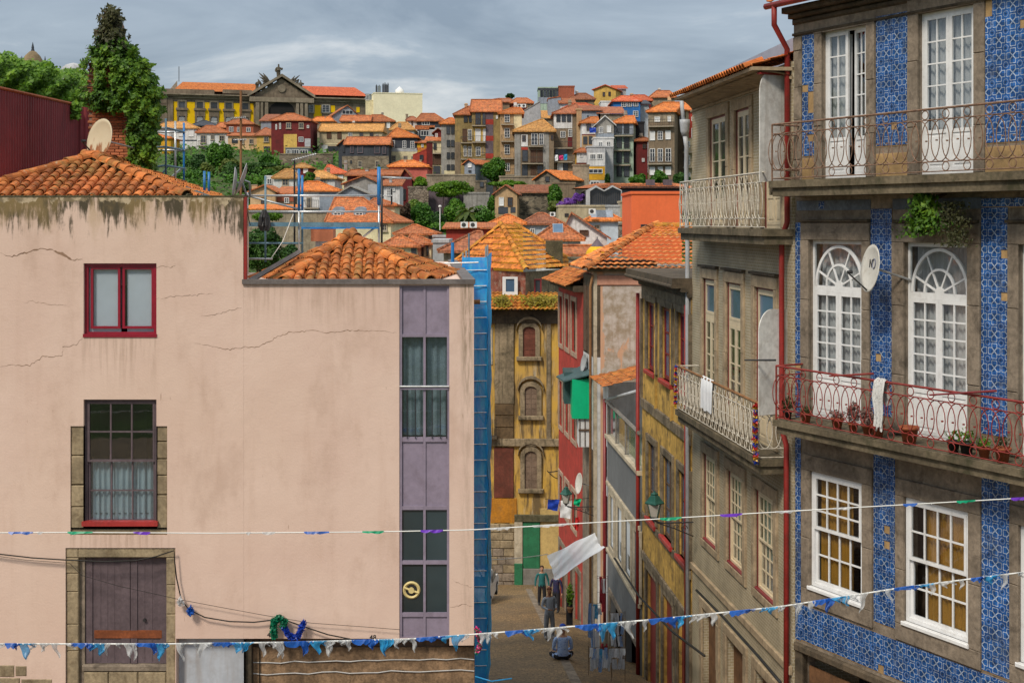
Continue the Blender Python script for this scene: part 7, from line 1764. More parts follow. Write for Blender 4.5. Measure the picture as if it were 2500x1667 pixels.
hh('small white house with shed roof under the red gable','R8',186,985,1228,1160,1420,'w white',('shed',1070),'far clay',6,win=[(1032,1178,1085,1305,'w'),(1118,1185,1155,1235,'w')],chim=[(1068,1108,1055,1120,'w lightgrey')])
hh('pale blue grey gable house behind the scaffold','R8',180,280,775,1290,1420,'w bluegrey',('gable',1168,478),'w grey',8)
hh('white house with bright orange roof and little balcony','R4',186,650,1040,332,640,'w white',('hip',250,740,850),'far clay bright',9,win=[(738,398,785,512,'g')],bands=[(862,1040,335,560,'w bluegrey')],bal=[(715,862,498)])
hh('peach gabled house behind the scaffold','R4',192,200,440,345,600,'w peach',('gable',288,335),'far clay',8,win=[(302,402,352,462,'d')],chim=[(213,262,285,400,'w peach')])
hh('brick house with white window beside the peach gable','R4',193,438,620,372,600,'w brown',('shed',305),'far clay',8,win=[(526,402,572,455,'w')],bands=[(440,615,376,440,'w terracotta')])
hh('lower orange roofed outhouse behind the scaffold','R4',176,165,615,520,640,'w stone',('shed',478),'far clay bright',5)
hh('white house with ochre roof above the peach gable','R4',226,425,640,212,400,'w white',('hip',132,530,600),'far clay ochre',9,win=[(503,222,568,290,'g')])
hh('low white outhouse with dark window left of the ochre roof','R4',228,345,430,205,400,'w white',None,'w lightgrey',6,win=[(360,220,408,272,'w')])
hh('small dark red tower house with ochre roof','R4',236,618,772,112,320,'w maroon',('hip',76,680,720),'far clay ochre',6,win=[(632,114,668,168,'w'),(708,114,752,170,'s')])
hh('yellow house with whitened ridge tiles','R4',232,915,1122,168,400,'w cream',('hip',92,940,970),'far clay red',9,win=[(1042,188,1088,238,'s')])
hh('white house with ochre brown hip roof beside the yellow house','R4',214,800,1010,212,400,'w white',('hip',148,830,900),'far clay ochre',9,win=[(870,228,932,288,'g')])
dm=hh('white house with steep orange roof and two arched dormers','R4',162,950,1545,632,900,'w cream',('hip',404,1010,1280),'far clay',11,-8,win=[(1458,652,1512,724,'g')])
def dormer(f,reg,cx,yt,yb,hw):
    ox,oy,s=REG[reg];v_=1.3;u,zt=f.P(ox+cx/s,oy+yt/s,v_);_,zb=f.P(ox+cx/s,oy+yb/s,v_);w_=f.u(ox+(cx+hw) /s,v_) - u;n=8
    arc=[(u - w_,zb)] +[(u - w_*math.cos(math.pi*i/n),zt - w_+w_*math.sin(math.pi*i/n)) for i in range(n+1)] +[(u+w_,zb)]
    d_=MB().prism(arc,v_,v_+3).build('dormer','w bluegrey',f.root);o=wfar(f.root,(u - w_*.62,zb+.15,u+w_*.62,zt - w_*.75),'w');o.location=(0,v_ - .06,0)
dormer(dm,'R4',1035,488,598,56);dormer(dm,'R4',1245,488,598,56)
hh('orange roofed wing right of the dormer house','R4',170,1340,1580,470,700,'w cream',('hip',415,1380,1440),'far clay',8)
hh('cream house with shallow hip roof, upper of the pair by the garden','R4',152,1600,1965,745,1000,'w cream',('hip',665,1750,1790),'far clay',9,win=[(1905,770,1940,850,'n')])
hh('cream house with shallow hip roof, lower of the pair by the garden','R4',138,1480,1800,862,1010,'w cream',('hip',765,1610,1640),'far clay',8,win=[(1740,870,1790,980,'k')])
hh('small orange roofed annex between the two cream houses','R4',144,1720,1930,838,1010,'w cream',('hip',752,1740,1770),'far clay',7,win=[(1840,860,1860,960,'n'),(1885,860,1905,960,'n')])
# ---- centre, below the gardens
hh('red fronted building with two air conditioners on its roof','R5',136,118,455,240,330,'w red',('shed',200),'far clay',8)
hh('mustard house with small pyramid roof','R5',148,455,686,196,330,'w amber',('hip',136,555,590),'far clay bright',8,win=[(600,212,622,232,'w')])
hh('pale blue house with paired windows and orange roof','R5',154,690,965,198,340,'w paleblue',('hip',124,790,840),'far clay brown',9,win=[(736,234,772,278,'w'),(828,234,860,266,'w')])
sk_=hh('white house with orange pyramid roof and skylight','R5',112,795,1108,312,400,'w white',('hip',186,940,960),'far clay',9)
ox,oy,s=REG['R5'];u,z_=sk_.P(ox+942/s,oy+240/s,1.6);o=MB().box(-.45,-.6,-.06,.45,.6,.06).build('skylight','w bluegrey',sk_.root,loc=(u,1.9,z_+.05));o.rotation_euler=(R(40),0,0);q=MB().box(-.38,-.52,.061,.38,.52,.07).build('pane','blue glass',o)
hh('big white gabled house with dark slit window','R5',124,955,1302,300,380,'w white',('gable',126,1040),'far clay brown',10,-3,win=[(1100,246,1166,286,'b')])
so=hh('pale blue grey house with solar panels on its orange roof','R5',140,1175,1385,170,340,'w paleblue',('hip',112,1240,1300),'far clay bright',8,win=[(1205,208,1250,240,'g')])
for k,px in enumerate((1238,1284)):
    u,z_=so.P(ox+px/s,oy+144/s,1.4);o=MB().box(-.9,-.75,0,.9,.75,.06).build('solar_panel','galvanised',so.root,loc=(u,1.5,z_+.2));o.rotation_euler=(R(33),0,0);MB().box(-.86,-.71,.061,.86,.71,.066).build('panel_face','w bluegrey',o)
hh('sandstone coloured modern block under the glass gables','R5',176,945,1312,76,320,'w beige',None,'w lightgrey',12,win=[(990,124,1020,145,'n')])
hh('pale rendered tower beside the sandstone block','R5',172,1308,1422,76,340,'w lightgrey',None,'w lightgrey',10)
hh('sandstone stair block next to the big orange wall','R5',168,1420,1485,42,340,'w beige',None,'w grey',8,win=[(1452,70,1474,155,'n'),(1452,185,1476,300,'n')])
og=hh('large plain orange rendered wall block in the middle distance','Q4',118,1318,2120,222,960,'w orange',None,'w orange',10,win=[(1465,705,1535,802,'k'),(1540,705,1606,802,'k')])
# modern glass pavilion with two gables
mg=Fac('glass_pavilion','modern dark glass pavilion with zigzag gable roof','building',(at(1340+590/6.533,HY,182).x,182),0,terr(182) - 3)
qx=lambda x:1340+x/6.533;qy=lambda y:440+y/6.533
def mp(x,y):return mg.P(qx(x),qy(y))
pts=[mp(590,408),mp(590,165),mp(745,85),mp(880,165),mp(1010,82),mp(1160,165),mp(1160,408)]
inn=[mp(652,405),mp(652,178),mp(748,118),mp(878,182),mp(1012,112),mp(1145,172),mp(1145,405)]
m=MB()
for k in range(len(pts) - 1):m.prism([pts[k],inn[k],inn[k+1],pts[k+1]],-.6,.3)
m.build('roof_frame','w lightgrey',mg.root);MB().prism(inn,0,.1).build('glazing','far glass',mg.root);MB().prism(pts,.35,12).build('wall','w dark',mg.root)
for k in range(14):x=665+k*34;a=mp(x,200);MB().box(a[0],-.08,mp(x,400)[1],a[0] +.08,0,a[1]).build('mullion','far iron',mg.root)
a,b=mp(340,380),mp(1165,422);MB().box(a[0],-3,b[1],b[0],.3,mp(590,408)[1]).build('terrace','w lightgrey',mg.root)
MB().box(a[0],-3,mp(590,408)[1],b[0],-2.95,mp(590,385)[1]).build('balustrade','clear glass',mg.root)
bk_=hh('long black clad terrace row under scalloped orange roofs','Q4',186,1165,2140,132,420,'w dark',None,'w dark',8,win=[(1265,205,1285,340,'s')])
for k,xx in enumerate((900,1130,1400,1700,1960)):
    u,z0=bk_.P(qx(xx),qy(128));w_=9.;zt=bk_.P(qx(xx),qy(48),4)[1];MB().add([(u - w_/2,-.3,z0),(u+w_/2,-.3,z0),(u+w_/2,8,z0),(u - w_/2,8,z0),(u - 1,4,zt),(u+1,4,zt)],[(0,1,5,4),(1,2,5),(2,3,4,5),(3,0,4)]).build('roof','far clay',bk_.root)
for xx in (1555,1830):u,z0=bk_.P(qx(xx),qy(90),2);MB().box(u,2,z0 - 2,u+1.2,3,bk_.P(qx(xx),qy(-10),2)[1]).build('chimney','w violet',bk_.root)
# ---- right hill, tall houses
hh('slim grey house with four pairs of dark windows','Q1',240,112,335,402,1260,'w grey',('hip',318,230,300),'far clay bright',9,win=[(195,445,252,572,'l'),(268,445,322,572,'l'),(200,668,254,774,'l'),(268,668,322,774,'l'),(200,864,254,968,'l'),(268,864,322,968,'l'),(200,1058,254,1152,'l'),(268,1058,322,1152,'l')],bands=[(160,332,1155,1230,'w cream')])
hh('tall mossy ochre house with brown timber veranda','Q1',238,332,615,258,1320,'w ochre',('hip',132,540,600),'far clay',9,win=[(472,285,532,385,'l'),(552,280,602,384,'l'),(452,490,524,692,'b'),(538,498,602,672,'w'),(470,760,515,930,'w'),(538,770,602,932,'w')],bal=[(425,610,705),(425,610,965)],bands=[(332,420,700,1320,'w brown')])
ob=hh('tall ochre house with red lattice stair tower','Q1',236,600,1052,208,1320,'w ochre',('side',26),'far clay',11,win=[(655,232,742,425,'d'),(768,232,820,425,'d'),(655,490,742,690,'s'),(778,490,820,690,'s'),(665,778,738,922,'w'),(752,780,800,900,'y'),(985,278,1015,330,'s')],bal=[(605,822,430),(605,822,695),(605,822,965)],bands=[(640,822,470,690,'w yellow'),(820,945,338,422,'w red'),(820,945,602,682,'w red'),(820,945,882,962,'w red'),(820,942,212,338,'w violet'),(820,942,422,602,'w violet'),(820,942,682,882,'w violet')])
hh('cream house with four tiers of small balconies','Q1',234,1052,1400,238,1300,'w tan',('hip',155,1240,1380),'far clay bright',9,win=[(1122,255,1205,385,'w'),(1122,480,1205,630,'w'),(1122,738,1205,895,'w'),(1138,1035,1205,1165,'w')],bal=[(1068,1268,412),(1068,1268,682),(1068,1268,955),(1110,1280,1215)],bands=[(1270,1395,242,560,'w cream')])
hh('grey sheet clad gable behind the cream balcony house','Q1',250,1395,1700,232,700,'w lightgrey',('gable',60,1690),'w grey',8,ov=.1)
hh('dark red house with two yellow framed windows on the ridge','Q1',262,1232,1560,72,400,'w maroon',('hip',2,1310,1480),'far clay',9,win=[(1275,82,1338,172,'y'),(1478,78,1548,172,'y')])
hd_=hh('old stone house with wide ochre pyramid roof and shuttered openings','Q1',228,1280,1910,522,1300,'w brown',('hip',342,1690,1740),'far clay ochre',12,win=[(1402,592,1462,690,'d'),(1548,562,1650,750,'w'),(1672,566,1744,745,'w'),(1405,825,1492,1010,'n'),(1535,828,1625,1022,'b'),(1640,828,1732,1022,'b'),(1400,1060,1490,1245,'n'),(1538,1078,1624,1245,'b'),(1640,1072,1732,1205,'d'),(1858,588,1902,665,'d')],bal=[(1500,1735,760),(1395,1735,1035)],bands=[(1282,1378,575,1250,'w grey'),(1388,1492,582,770,'w white'),(1390,1492,782,825,'w red'),(1735,1830,545,1220,'w grey')])
hh('house with white timber gallery of three grid windows','Q1',230,1912,2285,238,1300,'w brown',('hip',92,2255,2275),'far clay brown',11,win=[(1948,258,2014,380,'l'),(2033,254,2099,380,'l'),(2118,254,2184,380,'l'),(2012,528,2094,630,'w'),(2138,498,2200,618,'w'),(1930,800,2122,900,'k'),(1962,1040,2052,1195,'s'),(2060,1040,2132,1195,'k')],bands=[(1908,2202,236,482,'w white'),(2130,2200,625,775,'w maroon')],bal=[(1910,2205,790),(1910,2205,1010)])
hh('tall narrow beige party wall left of the white laundry house','Q2',229,182,262,188,860,'w tan',None,'far clay brown',10)
hh('blue grey gable wall behind the white laundry house','Q2',240,262,560,205,420,'w bluegrey',('shed',130),'far clay brown',9,win=[(350,275,372,330,'n')])
hh('white house with orange roof and blue washing','Q2',224,262,500,385,830,'w white',('hip',302,400,520),'far clay bright',8,win=[(338,408,412,515,'d'),(286,612,352,735,'k'),(374,608,432,735,'k')],bands=[(262,480,575,590,'w maroon'),(262,480,595,830,'w tan')])
hh('grey gabled house with white bargeboards','Q2',221,497,775,415,700,'w grey',('gable',292,632),'w white',8,win=[(538,460,604,562,'w'),(664,436,732,548,'s')],bands=[(497,775,565,632,'w bluegrey')])
hh('pinkish white terrace floor under the grey gable','Q2',219,458,770,645,860,'w white',None,'w maroon',7,win=[(525,700,595,770,'w'),(655,690,720,770,'w')])
hh('white boxed balcony house over a yellow storey','Q2',214,350,640,785,1440,'w lightgrey',None,'w grey',8,win=[(392,890,488,980,'W'),(505,886,595,976,'W'),(372,1128,594,1200,'W'),(400,1325,545,1405,'W')],bands=[(352,632,872,1080,'w white'),(358,632,1090,1305,'w amber')])
hh('plain grey flank right of the white boxed balcony','Q2',217,638,760,790,1340,'w lightgrey',None,'w grey',6)
hh('tiny white house with orange roof over a yellow base','Q2',216,186,352,850,1300,'w amber',('hip',800,240,330),'far clay',6,win=[(228,876,278,940,'w'),(285,1095,335,1190,'b')],bands=[(184,354,852,1030,'w white'),(170,356,1032,1050,'w maroon')])
mk=hh('mint green house with dark balcony doors in four rows','Q2',222,775,1088,388,1400,'w mint',('hip',288,960,1100),'far clay bright',10,-10,win=[(x0,y0,x1,y1,'k') for (y0,y1) in ((408,560),(628,795),(858,1032),(1082,1250)) for (x0,x1) in ((818,902),(936,1022))],bal=[(770,1082,590),(750,1045,825),(750,1045,1060)],bands=[(775,1086,392,582,'w bluegrey')])
hh('black clad flank right of the mint house','Q2',226,1085,1262,395,1260,'w dark',None,'far clay bright',8)
hh('narrow dark red house between black flank and brown house','Q2',220,1146,1314,672,1260,'w maroon',('hip',632,1200,1290),'far clay',7,win=[(1232,732,1294,804,'d'),(1222,958,1264,1014,'w')])
hh('brown house with rows of white roller blinds','Q2',214,1325,1742,208,1320,'w brown',('hip',72,1560,1900),'far clay bright',10,-12,win=[(1424,298,1512,378,'s'),(1632,288,1688,374,'s'),(1348,528,1432,674,'s'),(1474,526,1557,664,'w'),(1598,518,1682,658,'s'),(1348,804,1432,1012,'w'),(1474,804,1557,1012,'w'),(1598,800,1688,1012,'w'),(1348,1098,1432,1224,'s'),(1478,1094,1557,1224,'s'),(1598,1094,1688,1224,'s')],bal=[(1330,1732,440),(1318,1702,1040)],bands=[(1326,1741,212,380,'w stone')])
hh('blank brown flank of the house with roller blinds','Q2',221,1735,1965,190,1320,'w brown',('hip',60,1880,1990),'far clay bright',9,win=[(1815,250,1855,355,'w')],chim=[(1825,1900,90,185,'w stone')])
hh('red and beige house beside the near eaves','Q2',219,1920,2200,205,1360,'w beige',('shed',120),'far clay bright',8,win=[(2012,298,2124,365,'W'),(2012,478,2064,634,'w'),(1922,688,1988,784,'w'),(2042,684,2106,834,'w'),(1922,912,1988,1064,'w'),(1942,1192,1994,1254,'w')],bal=[(1870,2110,855),(1870,2110,1095)],bands=[(1968,2200,208,635,'w red')])
hh('bright blue house with white framed windows','Q2',252,770,1195,42,340,'w blue',('hip',-32,880,1080),'far clay red',10,win=[(892,42,970,140,'w'),(982,36,1064,134,'w'),(1082,32,1164,132,'w'),(1082,204,1164,300,'w'),(902,208,968,300,'w')])
hh('white flank under dark slate right of the blue house','Q2',254,1195,1335,105,330,'w lightgrey',('shed',45),'w slate',9)
hh('brown tiled house with rubble parapet behind the grey gable','Q2',240,530,935,252,420,'w stone',('shed',150),'far clay brown',9)
hh('long mossy brown roof behind the white gallery house','Q2',246,-40,540,175,300,'w stone',('hip',85,120,330),'far clay red',10)
hh('yellow gabled house on the skyline','R3',292,1410,1578,122,280,'w yellow',('gable',90,1500),'far clay red',9,-16,win=[(1478,142,1496,174,'d'),(1522,140,1540,172,'d')])
hh('white flank of the yellow gabled house','R3',296,1572,1658,118,250,'w lightgrey',('shed',95),'far clay red',8)
hh('white house under the yellow gable with dark door','R3',270,1465,1570,218,300,'w white',None,'far clay red',6,win=[(1530,228,1552,270,'k')])
hh('green glazed rooftop room on the skyline','R3',288,985,1142,112,260,'w mint',None,'w slate',8,win=[(1000+24*k,128,1020+24*k,178,'n') for k in range(6)],bands=[(985,1142,112,128,'w slate'),(985,1142,180,230,'w bluegrey')])
hh('brick flank with flat roof beside the green rooftop room','R3',286,1142,1262,102,260,'w terracotta',None,'far clay brown',8)
hh('grey blue sheet clad house below the green rooftop room','R3',268,1060,1160,195,300,'w bluegrey',('gable',180,1158),'far clay',7,ov=.1)
hh('white flank with orange roof edge below the brick flank','R3',264,1155,1260,232,320,'w white',('shed',195),'far clay',8)
hh('low brown roofed house between brick flank and yellow gable','R3',284,1215,1412,195,280,'w brown',('hip',152,1290,1350),'far clay brown',9,win=[(1345,190,1362,220,'n')])
hh('orange roofed house with dormer on the right skyline','R3',282,1845,2030,180,300,'w stone',('hip',132,1890,1990),'far clay',9)
hh('maroon and orange roof strip right of the blue house','R3',278,1640,1850,205,300,'w maroon',('hip',165,1700,1800),'far clay red',8)
hh('brown ochre house under the pine on the skyline','R3',266,950,1105,345,420,'w stone',('shed',288),'far clay ochre',8)
hh('old tiled house on the left end of the ridge','R3',262,480,560,240,300,'w stone',('flat',),'w grey',6)
hh('brown roofed house behind the tall ochre houses','R3',270,560,800,215,330,'w brown',('hip',192,680,760),'far clay brown',10)
# ---- garden houses
hh('small stone barn with bright orange roof','Q1',204,1612,2010,1290,1480,'old rubble',('gable',1158,1805),'far clay bright',9,-30,win=[(1775,1250,1840,1330,'n')])
hh('beige gabled cottage with two windows in the gardens','Q3',188,1490,1845,475,900,'w tan',('gable',350,1665),'far clay brown',3,-6,win=[(1555,535,1634,672,'s'),(1694,535,1774,676,'d')],bands=[(1545,1700,690,800,'w slate'),(1740,1820,690,780,'w slate')])
hh('dark stone flank of the beige cottage','Q3',192,1840,2420,470,900,'dark rubble',('shed',350),'far clay brown',6)
hh('little blue grey shed with orange roof','Q1',222,482,650,1045,1290,'w bluegrey',('gable',985,560),'far clay',7,-25,win=[(540,1040,600,1105,'s'),(548,1150,592,1180,'n')])
hh('low stone hut in the garden','Q3',206,1180,1345,290,500,'old rubble',None,'w stone',5,win=[(1250,285,1310,370,'n')],name='hut',cat='hut')
def gwall(label,reg,Y,x0,x1,yt,yb,mat,d=.7,rot=0):return hh(label,reg,Y,x0,x1,yt,yb,mat,None,'w stone',d,rot,name='garden_wall',cat='wall',group='garden walls on the hill')
gwall('pale rubble terrace wall left of the ivy garden','Q3',196,110,430,385,640,'wall rubble');gwall('long terrace wall under the slim grey house','Q3',212,400,1180,190,420,'w stone');gwall('grey arched retaining wall in the garden centre','Q3',194,990,1400,480,790,'w grey');gwall('dark garden wall behind the climbing ivy','Q3',198,425,1000,400,700,'w violet');gwall('concrete parapet above the barn roof','Q1',212,1040,1620,1262,1400,'w stone')
gwall('big dark rubble retaining wall below the glazed veranda','R7',268,1690,2420,605,830,'old rubble');gwall('long stone wall behind the central scaffold','R4',168,430,960,548,700,'w stone');gwall('pale stone wall at the foot of the gardens','R4',146,1950,2110,780,900,'w lightgrey');gwall('brown stone wall under the long black terrace','Q4',158,1100,1260,720,900,'wall rubble');gwall('rough stone wall below the right hand houses','Q2',208,120,380,1080,1450,'w stone')
gwall('grassy stone wall right of the barn','Q4',196,60,420,60,440,'w brown')
hh('low orange roofs beside the ochre corner house','R5',82,985,1260,420,560,'w stone',('side',378),'far clay',6);hh('brown roofed house left of the ochre corner roof','R5',92,100,380,395,480,'w stone',('hip',262,330,380),'far clay brown',8)
hh('yellowish low block behind the netted scaffold','R5',100,20,130,340,500,'w lightgrey',None,'w lightgrey',6)
# yellow canopy
yc=tag(empty('roof_lantern',at(1340+770/6.533,440+1195/6.533,79)),'yellow tarpaulin covered roof cone behind the orange roofs','roof lantern');P('tarp yellow',(.72,.42,.01),.6,.12,3,(.5,.28,.0),.4,.3)
MB().lathe([(.72,-.6),(.68,.1),(.60,.3),(.36,.55)],n=16).build('tarp','tarp yellow',yc,True);MB().lathe([(.40,.52),(.04,.98)],n=12).build('cone','w violet',yc);MB().tube([(0,0,.9),(0,0,1.1)],.03,6).build('finial','far iron',yc)
# ---- air conditioners, small roof things
def acu(label,reg,x,y,Y,w_):
    ox,oy,s=REG[reg];e_=tag(empty('air_conditioner',at(ox+x/s,oy+y/s,Y)),label,'air conditioner','air conditioners on the roofs');MB().box(-w_/2,-.2,0,w_/2,.25,w_*.8).build('casing','far white',e_);MB().tube([(-w_*.06,-.215,w_*.4),(-w_*.06,-.2,w_*.4)],w_*.3,14).build('fan_grille','far iron',e_)
acu('left of two air conditioners on the red fronted building','R5',252,230,135,.75);acu('right of two air conditioners on the red fronted building','R5',318,230,135,.75);acu('air conditioner on the roof beside the solar panels','Q4',690,540,139,.7);acu('air conditioner on the pale blue house roof','Q4',60,578,150,.6);acu('left air conditioner on the dark red ridge house','Q1',1362,150,261,.85);acu('right air conditioner on the dark red ridge house','Q1',1432,150,261,.85)
for (reg,x0,x1,yt,yb,Y,mat,lab) in (('Q1',1925,1975,905,1000,228,'cloth white','white washing on the old gallery house'),('Q1',1988,2058,910,985,228,'foil pink','pink washing on the old gallery house'),('Q1',2066,2122,895,990,228,'foil sky','turquoise washing on the old gallery house'),('Q2',388,490,470,555,222,'foil blue','blue sheet drying on the white house')):
    ox,oy,s=REG[reg];q=lambda x,y:at(ox+x/s,oy+y/s,Y - 1.4);cloth('laundry',lab,'laundry',[q(x0,yb),q(x1,yb - 6),q(x1,yt),q(x0,yt)],mat,5,.12)
# ------------------------------------------------------------------ the palace on the hilltop
pa=Fac('hilltop_palace','long grey and yellow palace with central pediment on the hilltop','palace',(at(387,HY,420).x,420),R(17),27)
paR,pau=pa.root,pa.u
def pz_(px,py,v=0.):return pa.P(px,py,v)[1]
P('palace stone',(.21,.165,.12),.9,.3,.12,(.065,.05,.038),.7,.6,.3,3);P('palace pale',(.26,.215,.16),.9,.25,.15,(.09,.075,.05),.6,.5,.3,3);P('palace yellow',(.74,.46,.0),.85,.06,.2)
PWd=pau(897);zc=pz_(390,228);ZB=0
MB().box(0,0,0,PWd,40,zc).build('wall','palace stone',paR)
for a,b,o,mt in ((-1.4,-.9,.5,'palace pale'),(-.9,-.4,.9,'palace stone'),(-.4,0,1.5,'palace pale')):MB().box(-o,-o,zc+a,PWd+o,.3,zc+b).build('cornice',mt,paR)
def pab(name,x0,x1,yt,yb,mat,v0,v1=.05,xr=None):
    xr=xr or (x0+x1) /2;return MB().box(pau(x0),v0,pz_(xr,yb),pau(x1),v1,pz_(xr,yt)).build(name,mat,paR)
Q6x=lambda x:360+x/6.918;Q6y=lambda y:170+y/6.918
pab('parapet',392,Q6x(1130),216.5,228,'palace stone',-.2,1.5,395);pab('parapet',Q6x(1275),615,220.5,230,'palace stone',-.2,1.5,600)
zy0,zy1=pz_(430,330),pz_(424,248.5)
for x0,x1 in ((440,506),(664,800),(955,1050),(1200,1300),(1450,1570),(1728,1802)):MB().box(pau(Q6x(x0)),-.12,zy0,pau(Q6x(x1)),.02,zy1).build('yellow_panel','palace yellow',paR)
MB().box(pau(Q6x(506)),-.1,pz_(470,274),pau(Q6x(1728)),.02,pz_(470,270)).build('yellow_panel','palace yellow',paR)
zw1,zw0=pz_(447,248.5),pz_(447,266);zv1,zv0=pz_(447,287),pz_(447,296.5)
for xc in (582,885,1125,1372,1652):
    u=pau(Q6x(xc));w_=1.0
    m=MB();m.box(u - w_ - .45,-.35,zw0 - .5,u+w_+.45,.0,zw0);m.box(u - w_ - .45,-.3,zw0,u - w_,.0,zw1+.3);m.box(u+w_,-.3,zw0,u+w_+.45,.0,zw1+.3);m.box(u - w_ - .45,-.35,zw1,u+w_+.45,0,zw1+.5);f=m.build('window','palace pale',paR);MB().quad((u - w_,-.05,zw0),(u+w_,-.05,zw0),(u+w_,-.05,zw1),(u - w_,-.05,zw1)).build('pane','far glass',f)
    for k in (-.5,.0,.5):MB().box(u+k*w_ - .05,-.09,zw0,u+k*w_+.05,-.051,zw1).build('window_bar','far iron',f)
    m=MB();m.box(u - w_ - .9,-.7,zv1+2.3,u+w_+.9,0,zv1+3.0);m.box(u - w_ - .6,-.4,zv1+.4,u+w_+.6,0,zv1+2.3);m.box(u - w_ - .5,-.35,zv0 - 1,u - w_,0,zv1+.4);m.box(u+w_,-.35,zv0 - 1,u+w_+.5,0,zv1+.4);f=m.build('window','palace stone',paR)
    n=8;MB().prism([(u - w_,zv0 - 1)] +[(u - w_*math.cos(math.pi*i/n),zv1 - .5+.9*math.sin(math.pi*i/n)) for i in range(n+1)] +[(u+w_,zv0 - 1)],-.37,-.3).build('pane','far glass',f)
    for k in (-.66,-.33,0,.33,.66):MB().box(u+k*w_ - .05,-.42,zv0 - 1,u+k*w_+.05,-.371,zv1).build('window_bar','far white',f)
    MB().box(u - w_,-.42,zv0 - .1,u+w_,-.372,zv0+.02).build('window_bar','far white',f)
for x0,x1 in ((390,408),(409,422)):pab('pilaster',x0,x1,232,330,'palace stone',-.5,.05,400)
# centre block with pediment
uc0,uc1=pau(613),pau(757);ucm=(uc0+uc1) /2;zpb=pz_(640,238.5);zap=pz_(683,194)
MB().box(uc0+.8,-2,0,uc1 - .8,.2,zpb).build('centre_block','palace stone',paR)
MB().prism([(uc0,zpb),(uc1,zpb),(ucm,zap)],-2.2,8).build('pediment','palace stone',paR)
MB().box(uc0 - .8,-3.2,zpb - 1.6,uc1+.8,-2,zpb - .1).build('entablature','palace pale',paR)
for a,b in (((uc0 - 1.2,zpb),(ucm,zap+.6)),((ucm,zap+.6),(uc1+1.2,zpb))):MB().prism([a,b,(b[0],b[1] +.9),(a[0],a[1] +.9)],-3.3,8).build('raking_cornice','palace pale',paR)
MB().lathe([(.1,0),(1.3,.05),(1.3,.3)],n=12).xf(Matrix.Translation((ucm,-2.2,zap - 3.2)) @ Matrix.Rotation(R(90),4,'X')).build('roundel','palace pale',paR)
for x0,x1 in ((622,631),(634,640),(644,652),(720,727),(730,737),(741,748)):pab('column',x0,x1,252,340,'palace pale',-3.0,-1.9,650)
n=10;u0,u1,z0,z1=pau(655),pau(717),pz_(683,330),pz_(683,272)
MB().prism([(u0,z0)] +[((u0+u1) /2 - (u1 - u0) /2*math.cos(math.pi*i/n),z1+3*math.sin(math.pi*i/n)) for i in range(n+1)] +[(u1,z0)],-2.25,-2.02).build('arch_recess','dark interior',paR)
# right wing
for (x0,x1,yt,yb) in ((737,746,257,290),(766,785,257,295),(805,818,258,275),(870,878,262,275)):pab('yellow_panel',x0,x1,yt,yb,'palace yellow',-.12,.02)
for xc in (756,795):u=pau(xc);zz0,zz1=pz_(xc,275),pz_(xc,257);w_=1.2;MB().box(u - w_ - .4,-.3,zz0 - .4,u+w_+.4,.02,zz1+.3).build('window','palace pale',paR);o=wfar(paR,(u - w_,zz0,u+w_,zz1),'w');o.location=(0,-.32,0)
# roofs
def paroof(xa,xb,ya,yb_,ra,rb,yr,mat):
    a,b=pau(xa,1),pau(xb,1);z0=pz_((xa+xb) /2,ya,1);zr=pz_((ra+rb) /2,yr,10);r1,r2=pau(ra,10),pau(rb,10)
    MB().add([(a,1,z0),(b,1,z0),(b,20,z0),(a,20,z0),(r1,10,zr),(r2,10,zr)],[(0,1,5,4),(1,2,5),(2,3,4,5),(3,0,4)]).build('roof',mat,paR)
paroof(422,640,224,224,446,625,203,'far clay bright');paroof(725,900,233,233,730,866,212,'far clay red')
ua=pau(436,6);MB().add([(pau(404,4),4,zc),(pau(432,4),4,zc),(ua,14,pz_(438,197,14)),(pau(404,4),24,zc)],[(0,1,2),(0,2,3)]).build('roof','palace stone',paR)
MB().tube([(pau(437,9),9,pz_(437,200,9)),(pau(437,9),9,pz_(437,163,9))],.12,5).build('flagpole','far iron',paR)
# statues
P('statue stone',(.10,.085,.062),.9,.3,.6,(.04,.035,.025),.6,.3)
def statue(label,px,yt,yb,lean=0,v=-1):
    u,zb=pa.P(px,yb,v);h=pa.P(px,yt,v)[1] - zb;e_=tag(empty('statue',pa.w(u,v,zb),pa.a),label,'statue');k=h/10.
    MB().box(-1.0*k,-.9*k,-1.2,1.0*k,.9*k,.9*k).build('pedestal','palace stone',e_)
    V={}
    def vv(n_,x,y,z,r,r2=None):V[n_] =(x*k+lean*z*k*.1,y*k,z*k,r*k,(r2 or r) *k)
    vv('hip',0,0,3.6,1.75,1.3);vv('hem',.1,0,1.2,1.6,1.3);vv('base',0,0,.8,1.4,1.2);vv('waist',-.1,0,4.9,1.5,1.1);vv('chest',0,0,6.2,1.55,1.1);vv('neck',.05,0,7.4,.45);vv('head',.05,-.1,8.3,.62);vv('crown',.05,-.05,9.2,.42)
    vv('sl',-1.2,0,6.6,.7);vv('el',-1.9,-.3,5.0,.6);vv('hl',-1.3,-1.2,4.0,.5);vv('sr',1.2,0,6.6,.7);vv('er',2.0,-.5,5.4,.6);vv('hr',2.2,-.9,6.8,.45)
    skin_body('figure',V,[('hip','hem'),('hem','base'),('hip','waist'),('waist','chest'),('chest','neck'),('neck','head'),('head','crown'),('chest','sl'),('sl','el'),('el','hl'),('chest','sr'),('sr','er'),('er','hr')],['statue stone'],lambda c:0,e_);return e_
statue('tall stone statue standing on the tip of the pediment',680,153,193);statue('crouching stone figure on the left shoulder of the pediment',626,192,221,2);statue('standing stone figure on the right shoulder of the pediment',734,193,224)
